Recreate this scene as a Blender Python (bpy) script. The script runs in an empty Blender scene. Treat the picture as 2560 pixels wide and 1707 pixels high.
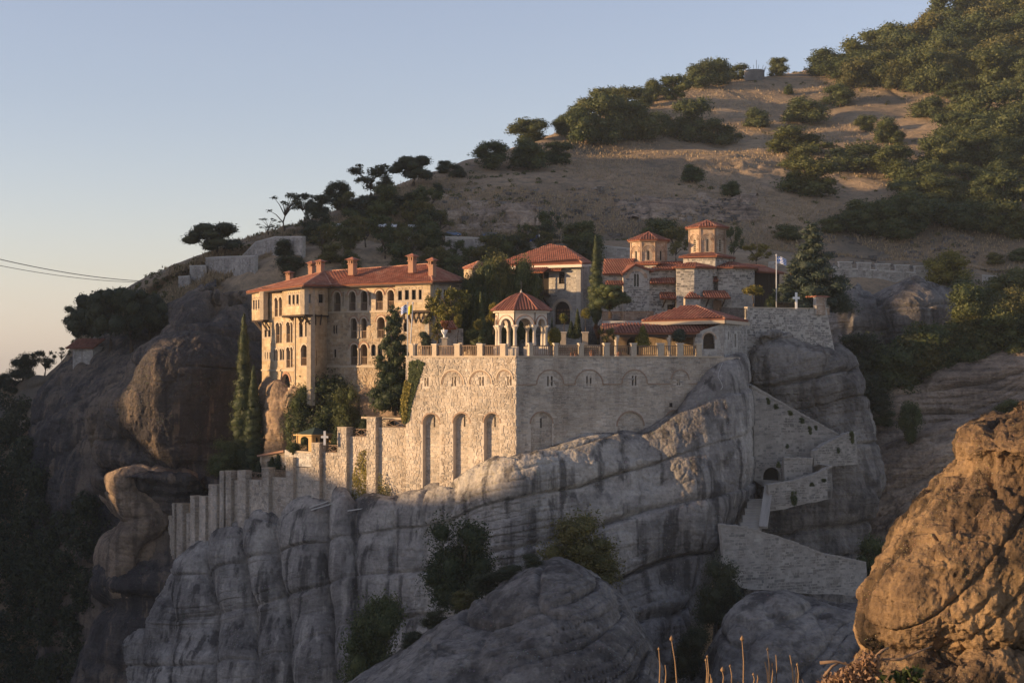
import bpy, bmesh, math, random
import numpy as np
from mathutils import Vector, Matrix
from mathutils.geometry import tessellate_polygon
from mathutils.bvhtree import BVHTree

# ------------------------------------------------------------ camera, sky, sun
FPX, CX, HY = 4050.0, 1280.0, 897.0          # focal length and horizon measured on the photograph
scene = bpy.context.scene
COL = scene.collection
cam_d = bpy.data.cameras.new('camera'); cam = bpy.data.objects.new('camera', cam_d); COL.objects.link(cam)
cam_d.sensor_width = 36; cam_d.lens = 36*FPX/2560; cam_d.shift_y = (HY-853.5)/2560
cam_d.clip_start = .5; cam_d.clip_end = 6000
cam.location = (0, 0, 0); cam.rotation_euler = (math.radians(90), 0, 0)
scene.camera = cam

SUN_EL = math.radians(8.0); SUN_A = math.radians(11)     # sun low on the left, a little behind the camera
S = Vector((-math.cos(SUN_A)*math.cos(SUN_EL), -math.sin(SUN_A)*math.cos(SUN_EL), math.sin(SUN_EL)))
w = bpy.data.worlds.new('World'); scene.world = w; w.use_nodes = True
nt = w.node_tree; nt.nodes.clear()
sky = nt.nodes.new('ShaderNodeTexSky'); sky.sky_type = 'NISHITA'; sky.sun_disc = False
sky.sun_elevation = SUN_EL; sky.sun_rotation = math.atan2(S.x, S.y) % (2*math.pi)
sky.air_density = 1.0; sky.dust_density = .6; sky.ozone_density = .8; sky.altitude = 300
bg = nt.nodes.new('ShaderNodeBackground'); bg.inputs[1].default_value = .113
out = nt.nodes.new('ShaderNodeOutputWorld')
hs = nt.nodes.new('ShaderNodeHueSaturation'); hs.inputs['Saturation'].default_value = .72
tint = nt.nodes.new('ShaderNodeMixRGB'); tint.blend_type = 'MULTIPLY'; tint.inputs[0].default_value = 1; tint.inputs[2].default_value = (1.0, .975, 1.2, 1)
nt.links.new(sky.outputs[0], hs.inputs['Color']); nt.links.new(hs.outputs[0], tint.inputs[1]); nt.links.new(tint.outputs[0], bg.inputs[0]); nt.links.new(bg.outputs[0], out.inputs[0])
sun_d = bpy.data.lights.new('sun', 'SUN'); sun = bpy.data.objects.new('sun', sun_d); COL.objects.link(sun)
sun_d.energy = 5.0; sun_d.angle = math.radians(.53); sun_d.color = (1.0, .66, .34)
sun.rotation_euler = S.to_track_quat('Z', 'Y').to_euler(); sun.location = S*300
scene.view_settings.view_transform = 'Standard'; scene.view_settings.look = 'None'
scene.view_settings.exposure = .80; scene.view_settings.gamma = 1.0
scene.render.engine = 'CYCLES'
scene.cycles.max_bounces = 6; scene.cycles.diffuse_bounces = 3; scene.cycles.transparent_max_bounces = 4

# ------------------------------------------------------------ helpers
def P(px, py, Y):
    """world point seen at photograph pixel (px,py) standing Y metres away"""
    return Vector(((px-CX)/FPX*Y, Y, (HY-py)/FPX*Y))
def Z(py, Y): return (HY-py)/FPX*Y
rnd = random.Random(7)

def _hash(ix, iy, iz, seed):
    h = (ix.astype(np.int64)*374761393 + iy.astype(np.int64)*668265263 + iz.astype(np.int64)*1440662683 + seed*974711) & 0xffffffff
    h = ((h ^ (h >> 13))*1274126177) & 0xffffffff
    h = ((h ^ (h >> 16))*2246822519) & 0xffffffff
    return (h & 0xffffff)/float(0xffffff)
def noise(x, y, z, seed=0):
    x0, y0, z0 = np.floor(x), np.floor(y), np.floor(z)
    fx, fy, fz = x-x0, y-y0, z-z0
    fx, fy, fz = fx*fx*(3-2*fx), fy*fy*(3-2*fy), fz*fz*(3-2*fz)
    r = 0
    for dx in (0, 1):
        for dy in (0, 1):
            for dz in (0, 1):
                r = r + _hash(x0+dx, y0+dy, z0+dz, seed)*(fx if dx else 1-fx)*(fy if dy else 1-fy)*(fz if dz else 1-fz)
    return r
def fbm(x, y, z, o=4, seed=0):
    r, a, s = 0, .5, 0
    for i in range(o):
        r = r + a*noise(x, y, z, seed+i*17); s += a
        x, y, z, a = x*2.03+3.1, y*2.03+7.7, z*2.03+1.3, a*.5
    return r/s
def h1(i, seed): 
    i = np.asarray(i); return _hash(i, i*0+3, i*0+11, seed)

# ---- mesh collecting
def new_mesh(name, V, Fc, m=None, smooth=False):
    me = bpy.data.meshes.new(name); me.from_pydata([tuple(v) for v in V], [], Fc); me.update()
    if m: me.materials.append(m)
    if smooth: me.polygons.foreach_set('use_smooth', [True]*len(me.polygons))
    return me
def np_mesh(name, V, Q, m=None, smooth=True):
    """numpy verts (n,3), faces (k,3|4)"""
    me = bpy.data.meshes.new(name); k = Q.shape[1]
    me.vertices.add(len(V)); me.vertices.foreach_set('co', np.asarray(V, np.float32).ravel())
    me.loops.add(Q.size); me.loops.foreach_set('vertex_index', np.asarray(Q, np.int32).ravel())
    me.polygons.add(len(Q)); me.polygons.foreach_set('loop_start', np.arange(0, Q.size, k, dtype=np.int32))
    me.update(calc_edges=True)
    if smooth: me.polygons.foreach_set('use_smooth', np.ones(len(Q), bool))
    if m: me.materials.append(m)
    return me
class MB:
    def __init__(s): s.V = []; s.F = []
    def add(s, vs, fs):
        b = len(s.V); s.V += [Vector(v) for v in vs]; s.F += [tuple(i+b for i in f) for f in fs]; return s
    def box(s, c, d, rz=0, q=None):
        c = Vector(c); x, y, z = d[0]/2, d[1]/2, d[2]/2
        R = q.to_matrix() if q is not None else Matrix.Rotation(rz, 3, 'Z')
        vs = [c+R @ Vector((sx*x, sy*y, sz*z)) for sz in (-1, 1) for sx, sy in ((-1, -1), (1, -1), (1, 1), (-1, 1))]
        return s.add(vs, [(3, 2, 1, 0), (4, 5, 6, 7), (0, 1, 5, 4), (1, 2, 6, 5), (2, 3, 7, 6), (3, 0, 4, 7)])
    def bar(s, a, b, t, t2=None):
        a, b = Vector(a), Vector(b); d = b-a
        return s.box((a+b)/2, (t, t2 or t, d.length), q=d.to_track_quat('Z', 'X' if abs(d.normalized().z) < .99 else 'Y'))
    def tube(s, pts, rs, n=7, cap=True):
        pts = [Vector(p) for p in pts]; b = len(s.V)
        if not hasattr(rs, '__len__'): rs = [rs]*len(pts)
        for i, p in enumerate(pts):
            d = (pts[min(i+1, len(pts)-1)]-pts[max(i-1, 0)])
            q = d.to_track_quat('Z', 'Y')
            for k in range(n):
                a = 2*math.pi*k/n; s.V.append(p+q @ Vector((math.cos(a)*rs[i], math.sin(a)*rs[i], 0)))
        for i in range(len(pts)-1):
            for k in range(n):
                s.F.append((b+i*n+k, b+i*n+(k+1) % n, b+(i+1)*n+(k+1) % n, b+(i+1)*n+k))
        if cap:
            s.F.append(tuple(b+k for k in range(n-1, -1, -1))); e = b+(len(pts)-1)*n; s.F.append(tuple(e+k for k in range(n)))
        return s
    def lathe(s, c, prof, n=12, rot=0):
        c = Vector(c); b = len(s.V)
        for r, z in prof:
            for k in range(n):
                a = 2*math.pi*k/n+rot; s.V.append(c+Vector((math.cos(a)*r, math.sin(a)*r, z)))
        for i in range(len(prof)-1):
            for k in range(n):
                s.F.append((b+i*n+k, b+i*n+(k+1) % n, b+(i+1)*n+(k+1) % n, b+(i+1)*n+k))
        s.F.append(tuple(b+k for k in range(n-1, -1, -1))); e = b+(len(prof)-1)*n; s.F.append(tuple(e+k for k in range(n)))
        return s
    def slab(s, poly, thick, axis=Vector((0, 0, -1))):
        """polygon (3D points) extruded along axis by thick"""
        b = len(s.V); n = len(poly); s.V += [Vector(p) for p in poly]; s.V += [Vector(p)+axis*thick for p in poly]
        s.F.append(tuple(range(b, b+n))); s.F.append(tuple(range(b+2*n-1, b+n-1, -1)))
        for i in range(n): j = (i+1) % n; s.F.append((b+i, b+n+i, b+n+j, b+j))
        return s
    def cone(s, c, r, h, n=8):
        c = Vector(c); b = len(s.V)
        for k in range(n): a = 2*math.pi*(k+.5)/n; s.V.append(c+Vector((r*math.cos(a), r*math.sin(a), 0)))
        s.V.append(c+Vector((0, 0, h)))
        for k in range(n): s.F.append((b+k, b+(k+1) % n, b+n))
        s.F.append(tuple(b+k for k in range(n-1, -1, -1))); return s

def tag(o, label=None, cat=None, group=None, kind=None):
    if label: o['label'] = label
    if cat: o['category'] = cat
    if group: o['group'] = group
    if kind: o['kind'] = kind
    return o
_unit = {}
def unit_box(m):
    if m.name not in _unit:
        b = MB().box((0, 0, 0), (1, 1, 1)); _unit[m.name] = new_mesh('block_'+m.name, b.V, b.F, m)
    return _unit[m.name]
class Thing:
    """an Empty at the thing's base that parents its parts"""
    def __init__(s, name, loc, label, cat, group=None):
        s.o = bpy.data.objects.new(name, None); s.o.empty_display_size = .5
        s.loc = Vector(loc); s.o.location = s.loc; COL.objects.link(s.o); tag(s.o, label, cat, group)
    def part(s, name, mb, m, parent=None, kind=None, label=None, smooth=False):
        me = new_mesh(name, [v-s.loc for v in mb.V], mb.F, m, smooth)
        o = bpy.data.objects.new(name, me); o.parent = parent or s.o; COL.objects.link(o); tag(o, label, None, None, kind); return o
    def box(s, name, c, d, m, rz=0, parent=None, q=None):
        o = bpy.data.objects.new(name, unit_box(m)); o.parent = parent or s.o; o.location = Vector(c)-s.loc; o.scale = d
        if q is not None: o.rotation_mode = 'QUATERNION'; o.rotation_quaternion = q
        else: o.rotation_euler = (0, 0, rz)
        COL.objects.link(o); return o
    def bar(s, name, a, b, t, m, parent=None, t2=None):
        a, b = Vector(a), Vector(b); d = b-a
        return s.box(name, (a+b)/2, (t, t2 or t, d.length), m, parent=parent, q=d.to_track_quat('Z', 'X' if abs(d.normalized().z) < .99 else 'Y'))
def single(name, mb, m, label=None, cat=None, group=None, kind=None, loc=None, smooth=False):
    """a thing (or piece of the setting) that is one mesh, origin at loc"""
    loc = Vector(loc) if loc is not None else Vector((0, 0, 0))
    me = new_mesh(name, [v-loc for v in mb.V], mb.F, m, smooth)
    o = bpy.data.objects.new(name, me); o.location = loc; COL.objects.link(o); return tag(o, label, cat, group, kind)

# ------------------------------------------------------------ materials
class NT:
    def __init__(s, name):
        s.m = bpy.data.materials.new(name); s.m.use_nodes = True; s.t = s.m.node_tree; s.b = s.t.nodes['Principled BSDF']
        s.out = s.t.nodes['Material Output']
    def n(s, typ, **kw):
        x = s.t.nodes.new('ShaderNode'+typ)
        for k, v in kw.items(): setattr(x, k, v)
        return x
    def l(s, a, b): s.t.links.new(a, b)
    def pos(s, scale=(1, 1, 1), rot=(0, 0, 0), obj=True):
        mp = s.n('Mapping'); mp.inputs['Scale'].default_value = scale; mp.inputs['Rotation'].default_value = rot
        s.l(s.n('TexCoord').outputs['Object'] if obj else s.n('NewGeometry').outputs['Position'], mp.inputs[0]); return mp.outputs[0]
    def noise(s, vec, scale, detail=4, rough=.6):
        x = s.n('TexNoise'); x.inputs['Scale'].default_value = scale; x.inputs['Detail'].default_value = detail; x.inputs['Roughness'].default_value = rough
        if vec is not None: s.l(vec, x.inputs['Vector'])
        return x.outputs['Fac']
    def ramp(s, fac, stops):
        r = s.n('ValToRGB'); e = r.color_ramp.elements
        while len(e) < len(stops): e.new(.5)
        for i, (p, c) in enumerate(stops): e[i].position = p; e[i].color = (*c, 1) if len(c) == 3 else c
        s.l(fac, r.inputs[0]); return r.outputs[0]
    def mix(s, fac, a, b, mode='MIX'):
        x = s.n('MixRGB', blend_type=mode)
        for i, v in ((0, fac), (1, a), (2, b)):
            if isinstance(v, (int, float)): x.inputs[i].default_value = v
            elif isinstance(v, tuple): x.inputs[i].default_value = (*v, 1)
            else: s.l(v, x.inputs[i])
        return x.outputs[0]
    def math(s, op, a, b=0):
        x = s.n('Math', operation=op)
        for i, v in ((0, a), (1, b)):
            if isinstance(v, (int, float)): x.inputs[i].default_value = v
            else: s.l(v, x.inputs[i])
        return x.outputs[0]
    def island(s): return s.n('NewGeometry').outputs['Random Per Island']
    def bump(s, h, dist, strength=1.0):
        b = s.n('Bump'); b.inputs['Distance'].default_value = dist; b.inputs['Strength'].default_value = strength
        s.l(h, b.inputs['Height']); s.l(b.outputs[0], s.b.inputs['Normal'])
    def done(s, col, rough=.85, spec=.25):
        if isinstance(col, tuple): s.b.inputs['Base Color'].default_value = (*col, 1)
        else: s.l(col, s.b.inputs['Base Color'])
        s.b.inputs['Roughness'].default_value = rough; s.b.inputs['Specular IOR Level'].default_value = spec
        return s.m
def g(v): return (v, v, v)

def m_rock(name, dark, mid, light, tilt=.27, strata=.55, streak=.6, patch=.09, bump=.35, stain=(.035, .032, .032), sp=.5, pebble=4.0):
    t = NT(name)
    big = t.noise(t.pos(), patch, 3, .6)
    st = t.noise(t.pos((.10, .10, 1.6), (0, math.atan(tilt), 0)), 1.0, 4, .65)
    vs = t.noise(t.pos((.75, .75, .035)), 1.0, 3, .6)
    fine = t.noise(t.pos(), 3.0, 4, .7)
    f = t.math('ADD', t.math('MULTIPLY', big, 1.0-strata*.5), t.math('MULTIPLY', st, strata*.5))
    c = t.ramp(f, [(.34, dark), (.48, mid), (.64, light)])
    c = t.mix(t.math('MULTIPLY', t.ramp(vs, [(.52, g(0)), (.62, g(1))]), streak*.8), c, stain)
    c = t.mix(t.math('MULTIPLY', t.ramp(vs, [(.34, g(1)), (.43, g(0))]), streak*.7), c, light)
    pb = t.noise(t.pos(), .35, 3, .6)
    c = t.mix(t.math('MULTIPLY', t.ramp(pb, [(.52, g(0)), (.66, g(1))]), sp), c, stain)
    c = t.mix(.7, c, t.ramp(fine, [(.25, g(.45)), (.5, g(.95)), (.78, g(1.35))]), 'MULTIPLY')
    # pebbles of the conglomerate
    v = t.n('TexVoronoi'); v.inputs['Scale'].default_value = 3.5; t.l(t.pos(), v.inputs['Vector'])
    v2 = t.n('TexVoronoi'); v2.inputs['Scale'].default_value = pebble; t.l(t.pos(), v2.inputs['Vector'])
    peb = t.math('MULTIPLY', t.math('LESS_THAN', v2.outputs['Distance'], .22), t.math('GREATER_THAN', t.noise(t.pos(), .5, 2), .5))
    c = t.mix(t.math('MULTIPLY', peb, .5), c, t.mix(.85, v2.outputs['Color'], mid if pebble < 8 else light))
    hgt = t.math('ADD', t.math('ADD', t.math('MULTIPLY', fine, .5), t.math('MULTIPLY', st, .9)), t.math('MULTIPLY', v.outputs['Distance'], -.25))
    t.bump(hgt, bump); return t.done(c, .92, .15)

def m_stone(name, cols, var=.35, bump=.03, scale=6):
    t = NT(name); isl = t.island()
    k = len(cols); c = t.ramp(isl, [((i+.0)/k, cc) for i, cc in enumerate(cols)])
    n1 = t.noise(t.pos(), scale, 4); n2 = t.noise(t.pos(), .25, 3)
    c = t.mix(var, c, t.ramp(n1, [(.3, g(.55)), (.7, g(1.35))]), 'MULTIPLY')
    c = t.mix(.75, c, t.ramp(n2, [(.32, g(.52)), (.62, g(1.15))]), 'MULTIPLY')
    n3 = t.noise(t.pos((1.1, 1.1, .09)), 1.0, 3); c = t.mix(.45, c, t.ramp(n3, [(.36, (.55, .5, .46)), (.52, g(1))]), 'MULTIPLY')
    t.bump(n1, bump); return t.done(c, .9, .2)
def m_plain(name, col, rough=.8, var=.3, scale=4, spec=.25, bump=0, metal=0):
    t = NT(name); n1 = t.noise(t.pos(), scale, 4)
    c = t.mix(var, col, t.ramp(n1, [(.3, g(.5)), (.7, g(1.4))]), 'MULTIPLY')
    if bump: t.bump(n1, bump)
    t.b.inputs['Metallic'].default_value = metal
    return t.done(c, rough, spec)
def m_leaf(name, c1, c2, c3, trans=.25):
    t = NT(name)
    oi = t.n('ObjectInfo').outputs['Random']
    c = t.ramp(t.island(), [(0, c1), (.55, c2), (1, c3)])
    n1 = t.noise(t.pos(), 2.2, 3)
    c = t.mix(.5, c, t.ramp(n1, [(.3, g(.6)), (.7, g(1.35))]), 'MULTIPLY')
    c = t.mix(.8, c, t.ramp(oi, [(0, (.75, .82, .75)), (.5, g(1)), (1, (1.3, 1.15, .95))]), 'MULTIPLY')
    t.done(c, .6, .25)
    tr = t.n('BsdfTranslucent'); t.l(c, tr.inputs[0]); mx = t.n('MixShader'); mx.inputs[0].default_value = trans
    t.l(t.b.outputs[0], mx.inputs[1]); t.l(tr.outputs[0], mx.inputs[2]); t.l(mx.outputs[0], t.out.inputs[0]); return t.m
def m_glass(name, col):
    t = NT(name); return t.done(col, .08, .6)
def m_tile(name, c1, c2, c3):
    t = NT(name)
    c = t.ramp(t.island(), [(0, c1), (.5, c2), (1, c3)])
    n1 = t.noise(t.pos(), .8, 4)
    c = t.mix(.6, c, t.ramp(n1, [(.3, g(.6)), (.7, g(1.25))]), 'MULTIPLY')
    n3 = t.noise(t.pos(), .35, 4, .7); c = t.mix(t.ramp(n3, [(.5, g(0)), (.68, g(.55))]), c, (.17, .12, .09)); c = t.mix(t.ramp(n3, [(.30, g(.45)), (.44, g(0))]), c, (.56, .36, .25))
    n2 = t.noise(t.pos(), 9, 3); t.bump(n2, .02); return t.done(c, .8, .25)

M = {}
M['rock'] = m_rock('conglomerate_rock', (.132, .119, .111), (.25, .228, .208), (.43, .392, .345), streak=.95, strata=.45, bump=.25, stain=(.045, .041, .04), sp=.5)
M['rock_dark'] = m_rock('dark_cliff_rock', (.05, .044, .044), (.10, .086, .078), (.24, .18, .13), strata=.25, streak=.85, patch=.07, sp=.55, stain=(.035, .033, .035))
M['rock_grey'] = m_rock('grey_boulder_rock', (.085, .076, .07), (.175, .156, .14), (.31, .28, .245), tilt=.3, sp=.7, streak=.6)
M['rock_warm'] = m_rock('ochre_rock', (.042, .029, .02), (.115, .075, .045), (.28, .185, .10), streak=.75, patch=.16, stain=(.022, .016, .011), sp=.95, bump=.3, pebble=11.0)
M['rock_tan'] = m_rock('tan_rock', (.20, .145, .10), (.31, .22, .15), (.40, .29, .20), streak=.35, sp=.3, bump=.2)
M['rock_layer'] = m_rock('layered_rock', (.12, .095, .078), (.36, .27, .20), (.52, .40, .29), tilt=.22, strata=1.0, streak=.3, sp=.35, bump=.5)
M['rock_brown'] = m_rock('brown_rock', (.11, .082, .062), (.22, .165, .12), (.36, .265, .185), tilt=-.12, streak=.6, sp=.4, bump=.25)
def m_hill():
    t = NT('dry_grass_hillside')
    a = t.noise(t.pos(), .03, 5, .6); b = t.noise(t.pos((1, 1, 2.5)), .35, 6, .7); f = t.noise(t.pos(), 2.5, 5, .7)
    c = t.ramp(a, [(.36, (.20, .16, .115)), (.47, (.33, .24, .155)), (.62, (.44, .32, .205))])
    c = t.mix(t.ramp(b, [(.45, g(0)), (.68, g(.75))]), c, (.14, .125, .095))
    c = t.mix(.6, c, t.ramp(f, [(.25, g(.5)), (.75, g(1.3))]), 'MULTIPLY')
    t.bump(t.math('ADD', b, t.math('MULTIPLY', f, .3)), .6); return t.done(c, .95, .1)
M['hill'] = m_hill()
M['ground'] = m_plain('valley_ground', (.30, .275, .225), .95, .5, .2)
M['mortar_w'] = m_plain('warm_mortar', (.40, .325, .245), .95, .4, 3, bump=.03)
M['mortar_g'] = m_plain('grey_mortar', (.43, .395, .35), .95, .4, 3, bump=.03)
M['mortar_wall'] = m_plain('pale_mortar', (.50, .435, .365), .95, .3, 3, bump=.03)
M['stone_warm'] = m_stone('warm_rubble_stone', [(.40, .305, .20), (.48, .37, .25), (.36, .27, .18), (.53, .43, .31), (.31, .24, .17), (.45, .335, .22)])
M['stone_gold'] = m_stone('golden_dressed_stone', [(.46, .35, .22), (.54, .42, .275), (.42, .315, .195), (.58, .465, .315), (.49, .375, .245)], var=.25)
M['stone_terr'] = m_stone('terrace_wall_stone', [(.48, .405, .325), (.56, .48, .395), (.42, .355, .29), (.60, .525, .44), (.35, .315, .275), (.52, .435, .345)])
M['stone_church'] = m_stone('church_rubble_stone', [(.24, .228, .22), (.36, .33, .295), (.42, .385, .34), (.20, .195, .19), (.33, .30, .265), (.28, .262, .24)])
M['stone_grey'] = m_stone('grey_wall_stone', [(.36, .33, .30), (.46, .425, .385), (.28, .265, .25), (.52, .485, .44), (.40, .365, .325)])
M['brick'] = m_stone('drum_brick', [(.42, .29, .20), (.50, .37, .265), (.36, .24, .165), (.53, .41, .31)], var=.2)
M['trim'] = m_plain('carved_stone_trim', (.47, .385, .29), .85, .25, 5)
M['trim_red'] = m_plain('red_brick_trim', (.34, .19, .125), .85, .3, 8)
M['marble'] = m_plain('pale_marble', (.56, .485, .40), .6, .25, 3)
M['white'] = m_plain('white_paint', (.78, .77, .75), .6, .08, 3)
M['white_stone'] = m_plain('whitewashed_stone', (.50, .48, .45), .85, .4, 1.5)
M['tile'] = m_tile('clay_roof_tile', (.30, .11, .068), (.37, .14, .085), (.44, .19, .12))
M['tile_old'] = m_tile('weathered_roof_tile', (.22, .085, .065), (.30, .115, .08), (.38, .165, .11))
M['tile_base'] = m_plain('roof_deck', (.24, .09, .055), .9, .4, 2)
M['ridge'] = m_tile('ridge_tile', (.42, .17, .10), (.50, .23, .14), (.56, .30, .20))
M['wood'] = m_plain('brown_wood', (.16, .095, .055), .75, .4, 6)
M['wood_dark'] = m_plain('dark_wood', (.055, .036, .026), .75, .4, 6)
M['wood_rail'] = m_plain('weathered_rail_wood', (.21, .145, .10), .8, .35, 6)
M['wood_pale'] = m_plain('pale_pine_wood', (.52, .34, .15), .7, .25, 5)
M['glass'] = m_glass('dark_window_glass', (.012, .012, .014))
M['glass_sky_tint'] = m_glass('painted_sky_glass', (.16, .20, .27))  # bluish base colour paints the sky's reflection into the panes
M['dark'] = m_plain('dark_interior', (.03, .024, .02), .95, .2)
M['inner'] = m_plain('dark_inner_wall', (.20, .145, .095), .9, .3, 2)  # one darker wall tone for recesses and the porch back wall
M['metal'] = m_plain('painted_metal', (.52, .53, .55), .4, .1, 3, .5)
M['steel_dark'] = m_plain('dark_iron', (.05, .05, .055), .5, .2, 6, .5)
M['green_roof'] = m_plain('green_felt_roof', (.045, .07, .06), .85, .3, 4)
M['stone_stair'] = m_stone('stair_wall_stone', [(.25, .232, .212), (.33, .305, .275), (.20, .19, .178), (.37, .342, .31), (.29, .265, .235)])
M['mortar_stair'] = m_plain('stair_mortar', (.33, .302, .27), .95, .5, 1.2, bump=.05)
M['brick_dull'] = m_plain('dull_brick_trim', (.31, .215, .155), .9, .35, 6)
M['asphalt'] = m_plain('asphalt', (.055, .055, .057), .9, .4, 3)
M['blue'] = m_plain('blue_cloth', (.03, .10, .40), .7, .1)
M['yellow'] = m_plain('yellow_cloth', (.62, .50, .05), .7, .1)
M['car_blue'] = m_plain('blue_car_paint', (.05, .12, .27), .25, .05, 1, .6)
M['car_dark'] = m_plain('dark_car_paint', (.03, .055, .12), .25, .05, 1, .6)
M['tyre'] = m_plain('tyre_rubber', (.015, .015, .016), .8, .2)
M['bark'] = m_plain('tree_bark', (.085, .062, .045), .95, .5, 5, bump=.05)
M['clay'] = m_plain('clay_pot', (.30, .14, .08), .8, .3)
M['straw'] = m_plain('dry_stalk', (.26, .165, .09), .9, .3, 9)
M['twig'] = m_plain('dead_twig', (.20, .135, .09), .9, .4, 9)
M['leaf_oak'] = m_leaf('evergreen_oak_leaves', (.042, .058, .022), (.075, .095, .034), (.12, .13, .046))
M['leaf_dry'] = m_leaf('olive_tree_leaves', (.06, .068, .024), (.105, .105, .036), (.165, .145, .048))
M['leaf_yel'] = m_leaf('yellow_green_leaves', (.085, .085, .018), (.16, .145, .028), (.24, .20, .04))
M['leaf_cyp'] = m_leaf('cypress_needles', (.020, .034, .015), (.034, .052, .022), (.065, .08, .03))
M['leaf_blue'] = m_leaf('spruce_needles', (.028, .046, .034), (.048, .07, .053), (.09, .11, .08))
M['leaf_dk'] = m_leaf('dark_forest_leaves', (.028, .038, .022), (.046, .057, .030), (.07, .08, .040))
M['leaf_red'] = m_leaf('reddish_leaves', (.12, .025, .015), (.17, .06, .025), (.22, .10, .03))
M['grass'] = m_leaf('dry_grass_blades', (.25, .18, .105), (.35, .25, .15), (.43, .315, .19), .15)
# ------------------------------------------------------------ terrain: smooth control nets, displaced into rock
def cr(A, n):
    """resample control rows along axis 0 to n samples with a gentle cubic"""
    k = A.shape[0]; t = np.linspace(0, k-1, n); i = np.clip(np.floor(t).astype(int), 0, k-2); f = (t-i)[:, None, None]
    p0 = A[np.clip(i-1, 0, k-1)]; p1 = A[i]; p2 = A[i+1]; p3 = A[np.clip(i+2, 0, k-1)]
    m1 = (p2-p0)*.4; m2 = (p3-p1)*.4; f2 = f*f; f3 = f2*f
    return (2*f3-3*f2+1)*p1+(f3-2*f2+f)*m1+(-2*f3+3*f2)*p2+(f3-f2)*m2
def net(name, rows, nu, nv, disp, m, kind='structure'):
    A = np.array([[tuple(P(*c)) for c in r] for r in rows], float)
    G = cr(A, nv); G = np.swapaxes(cr(np.swapaxes(G, 0, 1), nu), 0, 1)
    if disp is not None:
        for d in (disp if isinstance(disp, (list, tuple)) else [disp]):
            du = np.gradient(G, axis=1); dv = np.gradient(G, axis=0); N = np.cross(dv, du)
            N /= np.linalg.norm(N, axis=2, keepdims=True)+1e-9
            vis = -(N*G).sum(2)
            if vis.mean() < 0: N = -N
            G = G+N*d(G[..., 0], G[..., 1], G[..., 2])[..., None]
    nv, nu = G.shape[:2]; idx = np.arange(nv*nu).reshape(nv, nu)
    Q = np.stack([idx[:-1, :-1], idx[1:, :-1], idx[1:, 1:], idx[:-1, 1:]], -1).reshape(-1, 4)
    me = np_mesh(name, G.reshape(-1, 3), Q, m); o = bpy.data.objects.new(name, me); COL.objects.link(o); tag(o, kind=kind)
    return o, G, Q
def rockd(tilt=.27, ledge=.7, ls=4.0, groove=.5, gs=.2, fb=.9, seed=1, fine=.13, fbs=.13, rough=.22):
    """bedding steps with broken cracks, weathered ribs, lumps and pitting"""
    def d(x, y, z):
        wv = fbm(x*.07, y*.07, z*.07, 3, seed)
        t = z-tilt*x+3.4*(wv-.5)
        def layer(t, s, sd, ck):
            l = t/s; l = l+.8*(noise(l*.9, l*0, l*0, sd)-.5); i = np.floor(l); f = l-i
            e = np.minimum(f, 1-f)
            cut = noise(x*.11+h1(i, sd)*40, y*.11, z*.02, sd+3)
            return .55*(h1(i, sd+5)-.5)+.22*np.sqrt(np.clip(1-(2*f-1)**2, 0, 1))-ck*np.clip((cut-.35)*3, 0, 1)*np.exp(-(e/.045)**2)
        r = ledge*layer(t, ls, seed, .75)
        amp = np.clip((fbm(x*.05, y*.05, z*.05, 2, seed+9)-.36)*5, 0, 1)
        r = r+fine*amp*layer(t+.6*wv, .7, seed+2, .9)*1.8
        gn = fbm(x*gs+1.6*wv, y*gs*.6, z*.03, 2, seed+21)
        r = r-groove*np.exp(-((gn-.5)/.02)**2)*np.clip((noise(x*.07, y*.07, z*.07, seed+23)-.3)*3, 0, 1)
        r = r+fb*(fbm(x*fbs, y*fbs, z*fbs*.7, 5, seed+31)-.5)*2
        rg = 1-np.abs(2*fbm(x*.55, y*.55, z*.4, 4, seed+37)-1)
        r = r+rough*(fbm(x*.8, y*.8, z*.8, 4, seed+41)-.5)*2-rough*.9*np.clip((rg-.86)/.14, 0, 1)**2
        return r
    return d

# --- the hill behind
HX = [-250, 0, 150, 260, 400, 560, 760, 1000, 1250, 1500, 1750, 2000, 2250, 2500, 2850]
sky_y = [1010, 962, 922, 780, 683, 622, 556, 462, 378, 290, 222, 186, 128, 38, -80]
sky_Y = [330, 300, 280, 265, 255, 255, 265, 290, 325, 360, 395, 420, 440, 460, 470]
mid_y = [1060, 1000, 950, 850, 725, 655, 582, 500, 445, 395, 360, 330, 285, 230, 150]
mid_Y = [310, 286, 268, 255, 247, 246, 253, 270, 292, 318, 338, 352, 362, 372, 380]
up_y = [1080, 1030, 985, 880, 765, 685, 592, 520, 508, 510, 520, 525, 530, 520, 480]
up_Y = [300, 278, 261, 249, 242, 240, 246, 254, 262, 268, 274, 280, 284, 288, 290]
rd_y = [1120, 1060, 1010, 910, 800, 712, 612, 603, 600, 606, 618, 634, 652, 676, 700]
rd_Y = [285, 268, 252, 243, 237, 236, 239, 246, 250, 252, 254, 256, 256, 254, 250]
rf_y = [1125, 1065, 1014, 914, 804, 716, 616, 606, 603, 609, 622, 638, 657, 682, 707]
rf_Y = [284, 267, 251, 242, 236, 235, 233, 240, 244, 246, 248, 250, 250, 248, 244]
bt_y = [1280, 1200, 1120, 1040, 960, 850, 740, 735, 745, 760, 780, 800, 820, 850, 880]
bt_Y = [240, 236, 232, 228, 226, 224, 222, 222, 222, 222, 222, 222, 222, 222, 222]
dp_y = [1900]*15
dp_Y = [225, 222, 220, 216, 212, 208, 206, 206, 206, 206, 206, 206, 206, 206, 206]
bk_y = [y+10 for y in sky_y]
rows = [[(x, y+30, Y+120) for x, y, Y in zip(HX, sky_y, sky_Y)]]
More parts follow.
